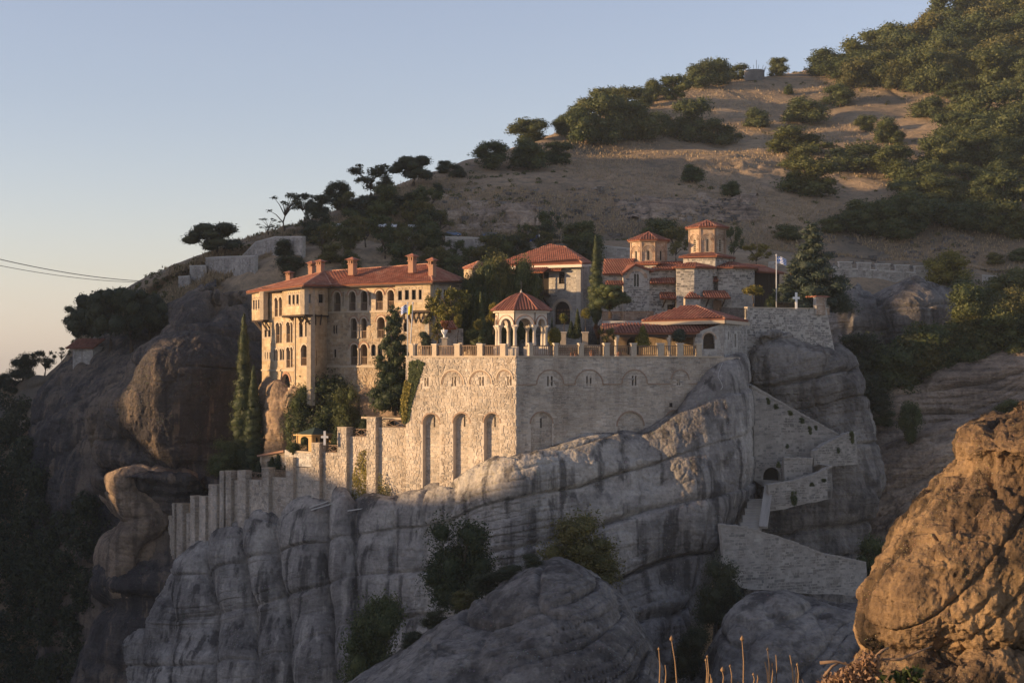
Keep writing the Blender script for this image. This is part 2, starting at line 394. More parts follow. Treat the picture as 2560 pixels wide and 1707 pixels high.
for yy, YY in ((sky_y, sky_Y), (mid_y, mid_Y), (up_y, up_Y), (rd_y, rd_Y), (rf_y, rf_Y), (bt_y, bt_Y), (dp_y, dp_Y)):
    rows.append([(x, y, Y) for x, y, Y in zip(HX, yy, YY)])
def hilld(x, y, z):
    r = 2.0*(fbm(x*.03, y*.03, z*.03, 4, 3)-.5)*2+.5*(fbm(x*.16, y*.16, z*.16, 4, 8)-.5)*2
    cut = np.exp(-((z-24)/6.0)**2)*np.exp(-((x+2)/22.0)**2)      # rocky road cutting
    gul = fbm(x*.05+y*.02, y*.012, z*0, 3, 19); r = r-.45*np.exp(-((gul-.5)/.03)**2)
    band = np.exp(-((z-30-.12*x)/5.0)**2)*np.clip((x+5)/15, 0, 1)*np.clip((75-x)/20, 0, 1)      # broken rocky band
    return r+cut*(1.7*(fbm(x*.35, y*.2, z*.12, 4, 15)-.5)*2)+band*1.3*(fbm(x*.5, y*.5, z*.7, 4, 29)-.5)*2
hill, HG, HQ = net('hillside', rows, 520, 420, hilld, M['hill'])
hill_bvh = BVHTree.FromPolygons([tuple(v) for v in HG.reshape(-1, 3)], [tuple(q) for q in HQ.tolist()])
bvhs = [hill_bvh]
def hit(px, py, bv=None):
    """the ground seen at a pixel"""
    for k in range(60):
        d = P(px, py+k*3, 1).normalized(); best = None
        for b in (bv or [hill_bvh]):
            r = b.ray_cast(Vector((0, 0, 0)), d)
            if r[0] is not None and (best is None or r[3] < best[1]): best = (r[0], r[3])
        if best: return best[0]
    return P(px, py, 260)
def bvh_of(G, Q): return BVHTree.FromPolygons([tuple(v) for v in G.reshape(-1, 3)], [tuple(q) for q in Q.tolist()])

# --- the valley floor, one sheet reaching the horizon
mb = MB(); mb.add([(-3000, -200, -75), (3000, -200, -75), (3000, 4500, -75), (-3000, 4500, -75)], [(0, 1, 2, 3)])
single('ground', mb, M['ground'], kind='structure')

# --- the monastery rock
cols = [(408, 1440, 190, 262, 196), (432, 1412, 178, 300, 181), (470, 1396, 176, 345, 172), (530, 1340, 174, 420, 168), (590, 1308, 172, 520, 165),
        (650, 1292, 169.5, 600, 162), (720, 1266, 167, 690, 160), (790, 1243, 164.5, 770, 157), (860, 1226, 162, 850, 155), (940, 1240, 159, 930, 152),
        (1040, 1238, 156, 1020, 149), (1130, 1196, 153, 1120, 147), (1210, 1172, 150.5, 1200, 145), (1290, 1145, 148.7, 1280, 143),
        (1380, 1122, 150, 1370, 142), (1460, 1088, 151, 1450, 141), (1530, 1084, 152, 1520, 141), (1600, 1096, 153, 1590, 141),
        (1680, 1035, 154, 1650, 142), (1715, 975, 155, 1685, 143), (1770, 925, 156, 1705, 144), (1850, 888, 158, 1715, 146),
        (1886, 893, 162, 1722, 150), (1890, 905, 174, 1726, 168)]
ov = {19: [1715, 1740, 1750, 1725, 1700, 1685], 20: [1770, 1805, 1810, 1765, 1730, 1705], 21: [1845, 1862, 1855, 1790, 1745, 1715], 22: [1874, 1880, 1868, 1800, 1752, 1722], 23: [1878, 1884, 1872, 1804, 1756, 1726],
      0: [408, 385, 335, 300, 290, 262], 1: [432, 410, 362, 320, 318, 300]}
ts = [0, .2, .36, .52, .74, 1]
bul = [0, -.9, -.6, .5, -.5, 0]
rows = [[(c[0], c[1]-2, c[2]+14) for c in cols]]
for r, tt in enumerate(ts):
    row = []
    for j, (px, py, Yt, pb, Yb) in enumerate(cols):
        x = ov[j][r] if j in ov else px+(pb-px)*tt
        row.append((x, py+(1800-py)*tt, Yt+(Yb-Yt)*tt+(bul[r] if 1 < j < 22 else 0)))
    rows.append(row)
def maind(x, y, z):
    base = rockd(.28, 1.25, 4.6, .6, .2, 1.4, 5, .2, .12, .16)(x, y, z)
    # rounded ribs parted by deep gullies under the stepped wall, on the left
    left = np.clip((-9.0-x)/7.0, 0, 1)
    u = x+.12*z+2.4*(noise(x*.08, y*.08, z*.10, 77)-.5)+1.2*(noise(x*.3, y*.3, z*.18, 78)-.5)
    ph = u/4.4+.55*(noise(u*.23, u*0, u*0, 79)-.5); f = ph-np.floor(ph)
    rib = np.sqrt(np.clip(1-(2*f-1)**2, 0, 1)); amp = .5+1.0*noise(np.floor(ph)*1.7, z*.06, z*0, 80)
    top = np.clip((z+46)/22.0, .3, 1)
    r = base*(1-.55*left)+left*top*2.1*amp*(rib-.72)
    # soft vertical flutes on the right-hand face
    right = np.clip((x-2)/6.0, 0, 1)
    r = r+right*.8*(fbm(x*.35, y*.35, z*.035, 3, 83)-.5)*2
    return np.clip(r, -2.2, 1.5)*np.where(z > -9.5, .6, 1)
rock, RG, RQ = net('monastery_rock', rows, 640, 360, maind, M['rock'])
rock_bvh = bvh_of(RG, RQ)

# --- dark pillar with the overhanging nose, left of the residence
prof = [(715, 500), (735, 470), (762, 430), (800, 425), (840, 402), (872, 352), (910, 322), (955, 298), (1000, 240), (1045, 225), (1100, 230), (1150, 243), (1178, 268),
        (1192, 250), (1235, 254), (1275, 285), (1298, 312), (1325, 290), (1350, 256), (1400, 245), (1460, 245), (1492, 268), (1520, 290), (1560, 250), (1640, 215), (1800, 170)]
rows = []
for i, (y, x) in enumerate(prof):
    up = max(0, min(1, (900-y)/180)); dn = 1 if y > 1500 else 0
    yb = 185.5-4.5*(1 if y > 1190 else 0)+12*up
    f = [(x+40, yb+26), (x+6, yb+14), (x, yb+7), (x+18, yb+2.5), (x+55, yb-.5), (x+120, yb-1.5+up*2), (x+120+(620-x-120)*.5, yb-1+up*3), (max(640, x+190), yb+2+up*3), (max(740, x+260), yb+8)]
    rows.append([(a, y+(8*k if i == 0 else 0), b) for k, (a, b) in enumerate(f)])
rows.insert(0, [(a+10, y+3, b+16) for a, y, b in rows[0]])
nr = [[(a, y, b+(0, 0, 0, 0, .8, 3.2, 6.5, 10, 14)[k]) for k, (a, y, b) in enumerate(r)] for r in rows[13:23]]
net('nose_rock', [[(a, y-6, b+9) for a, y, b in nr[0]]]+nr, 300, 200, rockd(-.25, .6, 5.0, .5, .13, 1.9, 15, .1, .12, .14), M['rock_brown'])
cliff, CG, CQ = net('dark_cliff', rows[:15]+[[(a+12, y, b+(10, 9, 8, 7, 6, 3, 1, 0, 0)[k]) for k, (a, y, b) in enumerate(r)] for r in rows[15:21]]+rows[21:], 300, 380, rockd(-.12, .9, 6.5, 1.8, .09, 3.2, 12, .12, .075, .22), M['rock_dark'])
cliff_bvh = bvh_of(CG, CQ)

# --- shoulder of dark rock between the pillar and the hill
rows = [[(330, 760, 262), (440, 720, 250), (560, 700, 240), (660, 690, 236), (760, 690, 236)],
        [(180, 905, 240), (300, 845, 232), (440, 800, 226), (580, 765, 222), (720, 750, 220)],
        [(95, 985, 232), (230, 925, 222), (400, 880, 214), (560, 850, 208), (720, 840, 206)],
        [(60, 1090, 226), (180, 1050, 214), (360, 1010, 206), (560, 980, 200), (720, 960, 198)],
        [(70, 1250, 222), (170, 1230, 208), (330, 1200, 200), (560, 1150, 195), (720, 1100, 194)],
        [(100, 1480, 220), (190, 1470, 206), (330, 1450, 197), (560, 1400, 192), (720, 1350, 190)],
        [(120, 1850, 215), (220, 1850, 200), (360, 1850, 192), (560, 1850, 190), (720, 1850, 188)]]
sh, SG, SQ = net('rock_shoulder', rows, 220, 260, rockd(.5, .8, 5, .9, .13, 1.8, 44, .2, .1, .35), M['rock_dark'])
sh_bvh = bvh_of(SG, SQ)

# --- tan rock plinth under the residence, running on as the bank behind the garden
rows = []
for y, x0, dY in ((945, 676, 2.4), (962, 664, .9), (985, 656, .2), (1020, 650, 0), (1060, 652, -.2), (1100, 651, -.6), (1135, 650, -1.2), (1180, 640, -2), (1320, 630, -3)):
    rows.append([(x0+22, y, 186+dY), (x0+1, y, 178.5+dY), (x0+8, y, 175+dY), (x0+45, y, 172.5+dY), (x0+85, y, 171.4+dY), (x0+125, y, 171+dY), (x0+190, y+8, 172+dY*.6), (x0+270, y+10, 169.5+dY*.6), (x0+350, y+12, 166+dY*.6), (x0+430, y+12, 163+dY*.6)])
rows.insert(0, [(a+6, y-3, b+6) for a, y, b in rows[0]])
def plind(x, y, z):
    r = rockd(.1, .25, 2.6, .25, .3, 1.2, 61, .06, .32)(x, y, z)
    return r-1.1*np.exp(-((x+24.6+.5*np.sin(z))/.55)**2)
plinth, PG, PQ = net('rock_plinth', rows, 260, 170, plind, M['rock_tan'])
plinth_bvh = bvh_of(PG, PQ)

# --- rock under the church wall, right of the crevice
rp = [(832, 1885, 1990, 2), (852, 1868, 2000, 1.5), (885, 1862, 2112, 0), (930, 1862, 2140, -.6), (975, 1866, 2158, -1), (1030, 1870, 2160, -.4), (1080, 1874, 2172, -.6),
      (1140, 1876, 2184, -1.2), (1210, 1860, 2196, -2), (1290, 1830, 2180, -2.6), (1400, 1800, 2160, -3.2), (1520, 1790, 2150, -4), (1800, 1780, 2140, -6)]
rows = []
for y, x0, x1, dY in rp:
    b = 164+dY
    rows.append([(x0+10, y, b+12), (x0, y, b+4), (x0+12, y, b+.8)]+[(x0+12+(x1-x0-30)*k, y, b-.6+2.0*k*k) for k in (.25, .5, .75)]+[(x1-14, y, b+2.5), (x1, y, b+7), (x1-12, y, b+20)])
rows.insert(0, [(a, y-2, b+10) for a, y, b in rows[0]])
rr, RRG, RRQ = net('church_rock', rows, 240, 300, rockd(.15, .9, 5.0, .5, .16, 1.8, 71, .15, .16, .2), M['rock_grey'])
rr_bvh = bvh_of(RRG, RRQ)

# --- boulders behind, right of the church wall
for k, (cx, cy, hw, hh, Yc, sd) in enumerate(((2135, 805, 100, 92, 206, 3), (2290, 800, 122, 96, 209, 9))):
    rows = []
    for a in np.linspace(0, 1, 9):
        y = cy-hh+a*(2*hh+170); e = min(1, (a*(2*hh+170))/hh); s = math.sqrt(max(0, 1-(1-e)**2)) if e < 1 else 1
        s = max(s, .05)*(1 if a < .6 else 1-.15*(a-.6)); dep = 9*(1-s)
        rows.append([(cx+hw*s*math.sin(q)*1.0, y, Yc+dep+10*(1-math.cos(q))) for q in np.linspace(-1.9, 1.9, 9)])
    net('round_outcrop', rows, 130, 150, rockd(.1, 1.1, 3.6, .5, .2, 1.3, 80+sd, .2), M['rock_grey'])

# --- layered slabs, right
def slab_net(name, top, drop, Yt, Yb, mat, seed, tilt, d=None):
    rows = [[(x, y-4, Yt+26) for x, y in top], [(x, y, Yt+6) for x, y in top]]
    for k in (.08, .3, .6, 1):
        rows.append([(x, y+drop*k, Yt+(Yb-Yt)*k) for x, y in top])
    return net(name, rows, 260, 200, d or rockd(tilt, 2.2, 2.6, .3, .12, 1.6, seed, .5), mat)
s1 = slab_net('layered_slab', [(2090, 1040), (2140, 1000), (2200, 962), (2300, 948), (2400, 912), (2500, 892), (2600, 878), (2750, 865), (2950, 850), (3200, 830)], 330, 196, 184, M['rock_layer'], 101, .22)
s2 = slab_net('layered_slab', [(2120, 1215), (2152, 1180), (2210, 1135), (2300, 1098), (2400, 1062), (2500, 1046), (2600, 1035), (2750, 1030), (2950, 1010), (3200, 990)], 420, 178, 160, M['rock_layer'], 113, .3)
slab_bvh = [bvh_of(s1[1], s1[2]), bvh_of(s2[1], s2[2])]

# --- boulders in the gorge
def dome(name, outline, Yt, Yb, mat, seed, nu=260, nv=170, d=None):
    rows = [[(x, y+10, Yt+16) for x, y in outline], [(x, y, Yt+4) for x, y in outline]]
    yb = 1830
    for k in (.05, .2, .5, 1):
        rows.append([(x+(x-sum(o[0] for o in outline)/len(outline))*.08*k, y+(yb-y)*k, Yt+(Yb-Yt)*k**.7) for x, y in outline])
    return net(name, rows, nu, nv, d or rockd(.3, .8, 3.0, .35, .2, .9, seed, .25, .2, .14), mat)
dm = dome('gorge_boulder', [(800, 1830), (860, 1740), (960, 1668), (1080, 1580), (1180, 1512), (1270, 1452), (1350, 1405), (1405, 1392), (1455, 1408), (1505, 1445), (1545, 1500), (1590, 1565), (1630, 1625), (1655, 1700), (1668, 1830)], 122, 103, M['rock_grey'], 131)
dm_bvh = bvh_of(dm[1], dm[2])
dome('gorge_boulder', [(1700, 1830), (1745, 1700), (1790, 1590), (1825, 1520), (1880, 1480), (1960, 1476), (2040, 1500), (2110, 1520), (2170, 1525), (2230, 1560), (2290, 1640), (2340, 1830)], 132, 116, M['rock_grey'], 143)

# --- sunlit rock in the right foreground
fr = [(1030, 2540, 2), (1060, 2455, .5), (1085, 2408, 0), (1125, 2402, -.5), (1150, 2405, 0), (1180, 2375, .4), (1230, 2325, 0), (1290, 2272, -.4), (1350, 2232, -.9), (1420, 2192, -1.4), (1490, 2166, -1.6), (1560, 2152, -1.5), (1600, 2156, -1.1), (1628, 2178, -.2), (1645, 2150, -1.6), (1700, 2120, -2.4), (1850, 2090, -3.2)]
rows = []
for y, x0, dY in fr:
    b = 62+dY
    rows.append([(x0+14, y, b+9), (x0+2, y, b+3.2), (x0, y, b+1.6), (x0+10, y, b+.4), (x0+50, y, b-1.0), (x0+120, y, b-2.2), (x0+200, y, b-3.0), (x0+300, y, b-3.4), (x0+420, y, b-3.2), (x0+620, y, b-2)])
rows.insert(0, [(a, y-6, b+6) for a, y, b in rows[0]])
def frontd(x, y, z):
    r = rockd(.75, .22, 3.2, .25, .35, .55, 151, .04, .4, .2)(x, y, z)
    r = r+.16*(fbm(x*2.0, y*2.0, z*1.4, 5, 157)-.5)*2+.07*(fbm(x*7, y*7, z*7, 3, 158)-.5)*2
    pit = noise(x*1.3, y*1.3, z*1.3, 159); return r-.22*np.clip((pit-.72)/.2, 0, 1)
net('sunlit_rock', rows, 420, 460, frontd, M['rock_warm'])

# --- added unseen ridge, crest shaped to shade the gorge and the lower hill
def ridge():
    # (Y along the ridge, crest height, notched to let sun through)
    pr = [(-120, 4), (18, 8), (38, 13), (58, 20), (88, 24), (99, 30), (104, 29), (107.5, 17), (111, 15.8), (117, 14.2), (125, 13.6), (132, 14.6), (138, 15.5), (144, 16), (149.0, 15.5), (150.0, 6.0), (154.4, 5.0), (155.8, 24), (160, 40), (169, 52), (187, 60), (220, 67), (270, 72), (330, 71), (380, 63), (400, 40), (412, -70)]
    Vv, Fc = [], []; ys = np.linspace(-120, 412, 460); hs = np.interp(ys, [a for a, b in pr], [b for a, b in pr])
    hs = hs+1.4*(fbm(ys*.12, ys*0, ys*0, 4, 5)-.5)*np.where(ys > 156, 4, .5)
    xs = [-420, -330, -260, -225, -205, -200, -195, -175, -150, -135]; fs = [0, .35, .62, .85, .97, 1, .97, .7, .25, 0]
    G = np.zeros((len(ys), len(xs), 3))
    for i, (yy, h) in enumerate(zip(ys, hs)):
        for j, (xx, f) in enumerate(zip(xs, fs)):
            G[i, j] = (xx, yy, -75+(h+75)*f)
    idx = np.arange(len(ys)*len(xs)).reshape(len(ys), len(xs))
    Q = np.stack([idx[:-1, :-1], idx[1:, :-1], idx[1:, 1:], idx[:-1, 1:]], -1).reshape(-1, 4)
    o = bpy.data.objects.new('neighbouring_ridge', np_mesh('neighbouring_ridge', G.reshape(-1, 3), Q, M['rock'])); COL.objects.link(o); tag(o, kind='structure')
ridge()
# ------------------------------------------------------------ building kit
def cv(ox, oy, s): return lambda x, y: (ox+x/s, oy+y/s)
c1, c2, c3, c4 = cv(600, 600, 3.92), cv(1000, 600, 3.92), cv(1450, 520, 3.36), cv(400, 900, 2.903)
d1, d2, d3, d4, d5 = cv(1500, 540, 5.88), cv(1200, 720, 7.84), cv(1480, 740, 5.88), cv(640, 960, 5.88), cv(1100, 600, 5.88)
cs = lambda x, y: (x, y)
class F:
    """a vertical wall plane, from plan point A (left) to B (right) as seen from outside"""
    def __init__(s, A, B):
        s.A = Vector((A[0], A[1])); s.B = Vector((B[0], B[1])); s.L = (s.B-s.A).length; s.t = (s.B-s.A)/s.L
        s.n = Vector((s.t.y, -s.t.x)); s.rz = math.atan2(s.t.y, s.t.x)
    def uv(s, px, py):
        dx, dz = (px-CX)/FPX, (HY-py)/FPX
        Y = (s.A.x*s.t.y-s.A.y*s.t.x)/(dx*s.t.y-s.t.x)
        return (Vector((Y*dx, Y))-s.A).dot(s.t), Y*dz
    def p(s, u, z, off=0):
        q = s.A+s.t*u+s.n*off; return Vector((q.x, q.y, z))
    def off(s, d): return F(s.A+s.n*d, s.B+s.n*d)
def FP(pa, Ya, pb, Yb):
    a, b = P(pa, 0, Ya), P(pb, 0, Yb); return F((a.x, a.y), (b.x, b.y))
def arch(u0, u1, z0, z1, n=9, k=1.0):
    r = (u1-u0)/2; zs = z1-r*k; c = (u0+u1)/2
    return [(u0, z0), (u1, z0)]+[(c+r*math.cos(a), zs+r*k*math.sin(a)) for a in np.linspace(0, math.pi, n)]
def rect(u0, u1, z0, z1): return [(u0, z0), (u1, z0), (u1, z1), (u0, z1)]
def pip(u, z, poly):
    r = False; j = len(poly)-1
    for i in range(len(poly)):
        a, b = poly[i], poly[j]
        if (a[1] > z) != (b[1] > z) and u < (b[0]-a[0])*(z-a[1])/(b[1]-a[1])+a[0]: r = not r
        j = i
    return r
def stones_mb(fc, outline, holes, h, wr, proud, jit, gap, seed, off=0.0, skip=0.0):
    r = random.Random(seed); mb = MB()
    us = [p[0] for p in outline]; zs = [p[1] for p in outline]
    hb = [(min(p[0] for p in q)-.03, max(p[0] for p in q)+.03, min(p[1] for p in q)-.03, max(p[1] for p in q)+.03, q) for q in holes]
    z = min(zs); zt = max(zs)
    while z < zt-.05:
        hh = h*r.uniform(.75, 1.3)
        if z+hh > zt-.02: hh = zt-z
        u = min(us)-r.uniform(0, h)
        while u < max(us):
            ww = h*r.uniform(*wr); a, b, c, d = u+gap, u+ww-gap, z+gap, z+hh-gap
            u += ww
            if r.random() < skip: continue
            q = [(a, c), (b, c), (b, d), (a, d)]; q = [(x+r.uniform(-jit, jit), y+r.uniform(-jit, jit)) for x, y in q]
            cu, cz = (a+b)/2, (c+d)/2
            q = [(min(max(x, min(us)+.004), max(us)-.004), min(y, zt-.004)) for x, y in q]
            if not all(pip(cu+(x-cu)*.93, cz+(y-cz)*.93, outline) for x, y in q): continue
            bad = False
            for (a0, a1, b0, b1, poly) in hb:
                if b < a0 or a > a1 or d < b0 or c > b1: continue
                for x, y in q+[(cu, cz)]:
                    if a0 < x < a1 and b0 < y < b1 and pip(x, y, poly): bad = True
                for x, y in poly:
                    if a < x < b and c < y < d: bad = True
            if bad: continue
            pr = off+proud*r.uniform(.45, 1.0); k = .80 if proud > .03 else .93
            back = [fc.p(x, y, off+.002) for x, y in q]; front = [fc.p(cu+(x-cu)*k, cz+(y-cz)*k, pr) for x, y in q]
            mb.add(back+front, [(4, 5, 6, 7), (0, 1, 5, 4), (1, 2, 6, 5), (2, 3, 7, 6), (3, 0, 4, 7)])
        z += hh
    return mb
STY = {'rubble': (.29, (.55, 1.9), .06, .085, .006), 'ashlar': (.30, (1.2, 2.6), .016, .012, .008), 'course': (.165, (1.2, 4.2), .035, .025, .008),
       'church': (.23, (1.0, 2.8), .022, .05, .03), 'brick': (.12, (2.2, 3.2), .012, .004, .006), 'big': (.28, (.9, 2.2), .045, .05, .012)}
def wall(T, fc, outline, holes, mback, mstone=None, sty='rubble', depth=.35, seed=1, name='wall', rev=None):
    """wall face with real openings, reveals and (as a sub-part) its stones"""
    loops = [outline]+holes; flat = [p for l in loops for p in l]
    tri = tessellate_polygon([[Vector((p[0], p[1], 0)) for p in l] for l in loops])
    mb = MB(); vs = [fc.p(u, z) for u, z in flat]; fs = []
    for t in tri:
        a, b, c = (vs[i] for i in t); nn = (b-a).cross(c-a)
        fs.append(t if nn.dot(Vector((fc.n.x, fc.n.y, 0))) > 0 else (t[0], t[2], t[1]))
    mb.add(vs, fs)
    for li, l in enumerate(loops):
        dd = depth if li else .5
        for i in range(len(l)):
            a, b = l[i], l[(i+1) % len(l)]
            mb.add([fc.p(*a), fc.p(*b), fc.p(*b, -dd), fc.p(*a, -dd)], [(0, 1, 2, 3)])
    w = T.part(name, mb, mback)
    if mstone is not None:
        h, wr, pr, ji, gp = STY[sty]
        sm = stones_mb(fc, outline, holes, h, wr, pr, ji, gp, seed, skip=.3 if sty == 'church' else 0)
        if sm.F: T.part('stones', sm, mstone, parent=w, kind='stuff')
    return w
def cap(T, fc, poly, depth, m, name, parent=None):
    mb = MB(); n = len(poly); mb.add([fc.p(u, z, -depth) for u, z in poly], [tuple(range(n))]); return T.part(name, mb, m, parent)
def ring(T, fc, u0, u1, z0, z1, wd, proud, m, name='arch_trim', k=1.0, legs=False, n=12, inner=0.0):
    r = (u1-u0)/2+inner; c = (u0+u1)/2; zs = z1-(u1-u0)/2*k; mb = MB()
    pi = [(c+r*math.cos(a), zs+r*k*math.sin(a)) for a in np.linspace(0, math.pi, n)]
    po = [(c+(r+wd)*math.cos(a), zs+(r*k+wd)*math.sin(a)) for a in np.linspace(0, math.pi, n)]
    if legs: pi = [(c+r, z0)]+pi+[(c-r, z0)]; po = [(c+r+wd, z0)]+po+[(c-r-wd, z0)]
    for i in range(len(pi)-1):
        q = [pi[i], po[i], po[i+1], pi[i+1]]
        mb.add([fc.p(*x, .001) for x in q]+[fc.p(*x, proud) for x in q], [(4, 5, 6, 7), (0, 4, 7, 3), (1, 2, 6, 5), (0, 1, 5, 4), (3, 7, 6, 2)])
    return T.part(name, mb, m)
def ub(fc, conv, x0, y0, x1, y1):
    ua, zt = fc.uv(*conv(x0, y0)); u_b, zb = fc.uv(*conv(x1, y1)); return ua, u_b, zb, zt
def window(T, fc, b, m_glass='glass', m_frame='wood_dark', mull=(1, 1), dp=.22, arched=False, name='window', frame=.06):
    u0, u1, z0, z1 = b; poly = arch(*b) if arched else rect(*b)
    wdo = cap(T, fc, poly, dp, M[m_glass], name)
    ft = frame; zc = (z0+z1)/2
    for uu in (u0+ft/2, u1-ft/2): T.box('frame', fc.p(uu, zc, -dp+.04), (ft, .08, z1-z0-((u1-u0)*.9 if arched else 0)), M[m_frame], fc.rz, wdo)
    T.box('frame', fc.p((u0+u1)/2, z0+ft/2, -dp+.04), (u1-u0-2*ft, .08, ft), M[m_frame], fc.rz, wdo)
    if not arched: T.box('frame', fc.p((u0+u1)/2, z1-ft/2, -dp+.04), (u1-u0-2*ft, .08, ft), M[m_frame], fc.rz, wdo)
    for k in range(1, mull[0]): T.box('glazing_bar', fc.p(u0+(u1-u0)*k/mull[0], zc, -dp+.025), (.035, .04, z1-z0-2*ft), M[m_frame], fc.rz, wdo)
    for k in range(1, mull[1]): T.box('glazing_bar', fc.p((u0+u1)/2, z0+(z1-z0)*k/mull[1], -dp+.022), (u1-u0-2*ft, .03, .035), M[m_frame], fc.rz, wdo)
    return wdo
def rail(T, fc, u0, u1, z0, z1, m, n=None, dp=.12, name='railing', parent=None, t=.05):
    r = T.part(name, MB().box(fc.p((u0+u1)/2, z1-.03, -dp), (u1-u0, .08, .07), fc.rz), m, parent)
    T.box('bottom_rail', fc.p((u0+u1)/2, z0+.07, -dp), (u1-u0, .06, .06), m, fc.rz, r); n = n or max(3, int((u1-u0)/.17))
    for k in range(n): T.box('baluster', fc.p(u0+(u1-u0)*(k+.5)/n, (z0+z1)/2+.02, -dp), (t, t, z1-z0-.18), m, fc.rz, r)
    return r
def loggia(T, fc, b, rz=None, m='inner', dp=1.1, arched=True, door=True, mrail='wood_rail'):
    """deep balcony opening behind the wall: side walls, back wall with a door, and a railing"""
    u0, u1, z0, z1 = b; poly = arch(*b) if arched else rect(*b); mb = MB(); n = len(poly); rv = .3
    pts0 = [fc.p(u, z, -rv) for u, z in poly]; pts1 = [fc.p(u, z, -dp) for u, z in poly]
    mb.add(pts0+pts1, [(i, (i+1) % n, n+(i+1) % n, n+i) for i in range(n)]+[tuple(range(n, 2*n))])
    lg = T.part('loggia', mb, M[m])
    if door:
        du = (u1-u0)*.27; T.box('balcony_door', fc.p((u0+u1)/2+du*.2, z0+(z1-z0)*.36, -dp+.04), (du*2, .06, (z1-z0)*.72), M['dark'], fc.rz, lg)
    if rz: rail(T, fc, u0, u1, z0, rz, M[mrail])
    return lg
def tiles(T, poly, m, sp=.27, course=.42, r=.085, base=None, name='roof', thick=.14, parent=None, up=None):
    """one roof plane: deck slab, and clay barrel tiles in courses down the slope"""
    pts = [Vector(p) for p in poly]; n = Vector((0, 0, 0))
    for i in range(len(pts)): a, b = pts[i], pts[(i+1) % len(pts)]; n += a.cross(b)
    n.normalize()
    if n.z < 0: n = -n; pts = pts[::-1]
    hz = Vector((0, 0, 1)).cross(n)
    if hz.length < 1e-4: hz = Vector((1, 0, 0))
    U = hz.normalized(); V = n.cross(U).normalized()
    if V.z < 0: V = -V; U = -U
    o = pts[0]; q = [((p-o).dot(U), (p-o).dot(V)) for p in pts]
    deck = MB().slab([p-n*.01 for p in pts], thick, -n); d = T.part(name, deck, base or M['tile_base'], parent)
    mb = MB(); u = min(a for a, b in q)+sp*.5; um = max(a for a, b in q); cs_ = [(math.cos(a), math.sin(a)) for a in (0.0, .8, 1.57, 2.34, math.pi)]
    while u < um:
        xs = []
        for i in range(len(q)):
            a, b = q[i], q[(i+1) % len(q)]
            if (a[0] > u) != (b[0] > u): xs.append(a[1]+(b[1]-a[1])*(u-a[0])/(b[0]-a[0]))
        if len(xs) >= 2:
            v0, v1 = min(xs)-.06, max(xs)
            v = v0
            while v < v1-.03:
                e = min(v+course+.05, v1); vs = []
                for vv, k, lift in ((v, 1.0, .035), (e, .84, .0)):
                    for cx_, sx in cs_: vs.append(o+U*(u+r*k*cx_)+V*vv+n*(r*k*sx*.8+lift))
                mb.add(vs, [(i, i+1, i+6, i+5) for i in range(4)]+[(4, 3, 2, 1, 0)])
                v += course
        u += sp
    if mb.F: T.part('roof_tiles', mb, m, parent=d, kind='stuff')
    return d
def hips(T, lines, m=None, r=.12, seg=.45, parent=None):
    mb = MB()
    for a, b in lines:
        a, b = Vector(a), Vector(b); k = max(1, int((b-a).length/seg))
        for i in range(k): mb.tube([a.lerp(b, i/k), a.lerp(b, (i+.98)/k)], [r, r*.82], 6)
    return T.part('ridge_tiles', mb, m or M['ridge'], parent, kind='stuff')
def chimney(T, px0, py0, px1, py1, Y, rz=-.55):
    a, b = P(px0, py0, Y), P(px1, py1, Y); c = (a+b)/2; w_ = (b.x-a.x)*.62; h = a.z-b.z
    mb = MB(); mb.box((c.x, c.y, b.z+h*.26), (w_*.9, w_*.9, h*.62), rz); ch = T.part('chimney', mb, M['trim_red'])
    for zq in (.585, .80): T.box('band', (c.x, c.y, b.z+h*zq), (w_*1.12, w_*1.12, h*.05), M['trim_red'], rz, ch)
    for i in range(3):
        for sx, sy in {(i-1, -1), (i-1, 1), (-1, i-1), (1, i-1)} - ({(-1, -1), (1, 1), (-1, 1), (1, -1)} if i == 1 else set()):
            if i == 1 or abs(sx*sy) == 1:
                v = Matrix.Rotation(rz, 3, 'Z') @ Vector((sx*w_*.38, sy*w_*.38, 0)); T.box('vent_pier', (c.x+v.x, c.y+v.y, b.z+h*.695), (w_*.17, w_*.17, h*.19), M['trim_red'], rz, ch)
    mb = MB(); mb.box((c.x, c.y, b.z+h*.69), (w_*.5, w_*.5, h*.17), rz); T.part('flue', mb, M['dark'], ch)
    mb = MB(); k = w_*.86; R = Matrix.Rotation(rz, 3, 'Z')
    q = [Vector((c.x, c.y, b.z+h*.83))+R @ Vector((sx*k, sy*k, 0)) for sx, sy in ((-1, -1), (1, -1), (1, 1), (-1, 1))]
    mb.add(q+[Vector((c.x, c.y, a.z))], [(0, 1, 4), (1, 2, 4), (2, 3, 4), (3, 0, 4), (3, 2, 1, 0)]); T.part('cap', mb, M['tile'], ch)
def ledge(T, fc, u0, u1, z, h=.16, d=.14, m='trim', name='string_course'):
    return T.part(name, MB().box(fc.p((u0+u1)/2, z, d/2-.01), (u1-u0, d+.02, h), fc.rz), M[m])
def brace(T, a, b, t=.14, m='wood_dark', parent=None): return T.bar('brace', a, b, t, M[m], parent)

# ------------------------------------------------------------ the residence, four storeys on the rock
Lp, Kp, Mp, Rp, Sp = (655, 178.6), (777, 170.2), (818, 173.6), (1073, 166.2), (1158, 174.5)
T = Thing('residence', P(900, 1000, 172), 'long four storey stone residence with orange tiled hip roof and arcaded balconies', 'building')
RES = T
fe, fk, ff, fs = FP(*Lp, *Kp), FP(*Kp, *Mp), FP(*Mp, *Rp), FP(*Rp, *Sp)
g_ = lambda fc, *b: ub(fc, c1, *b)
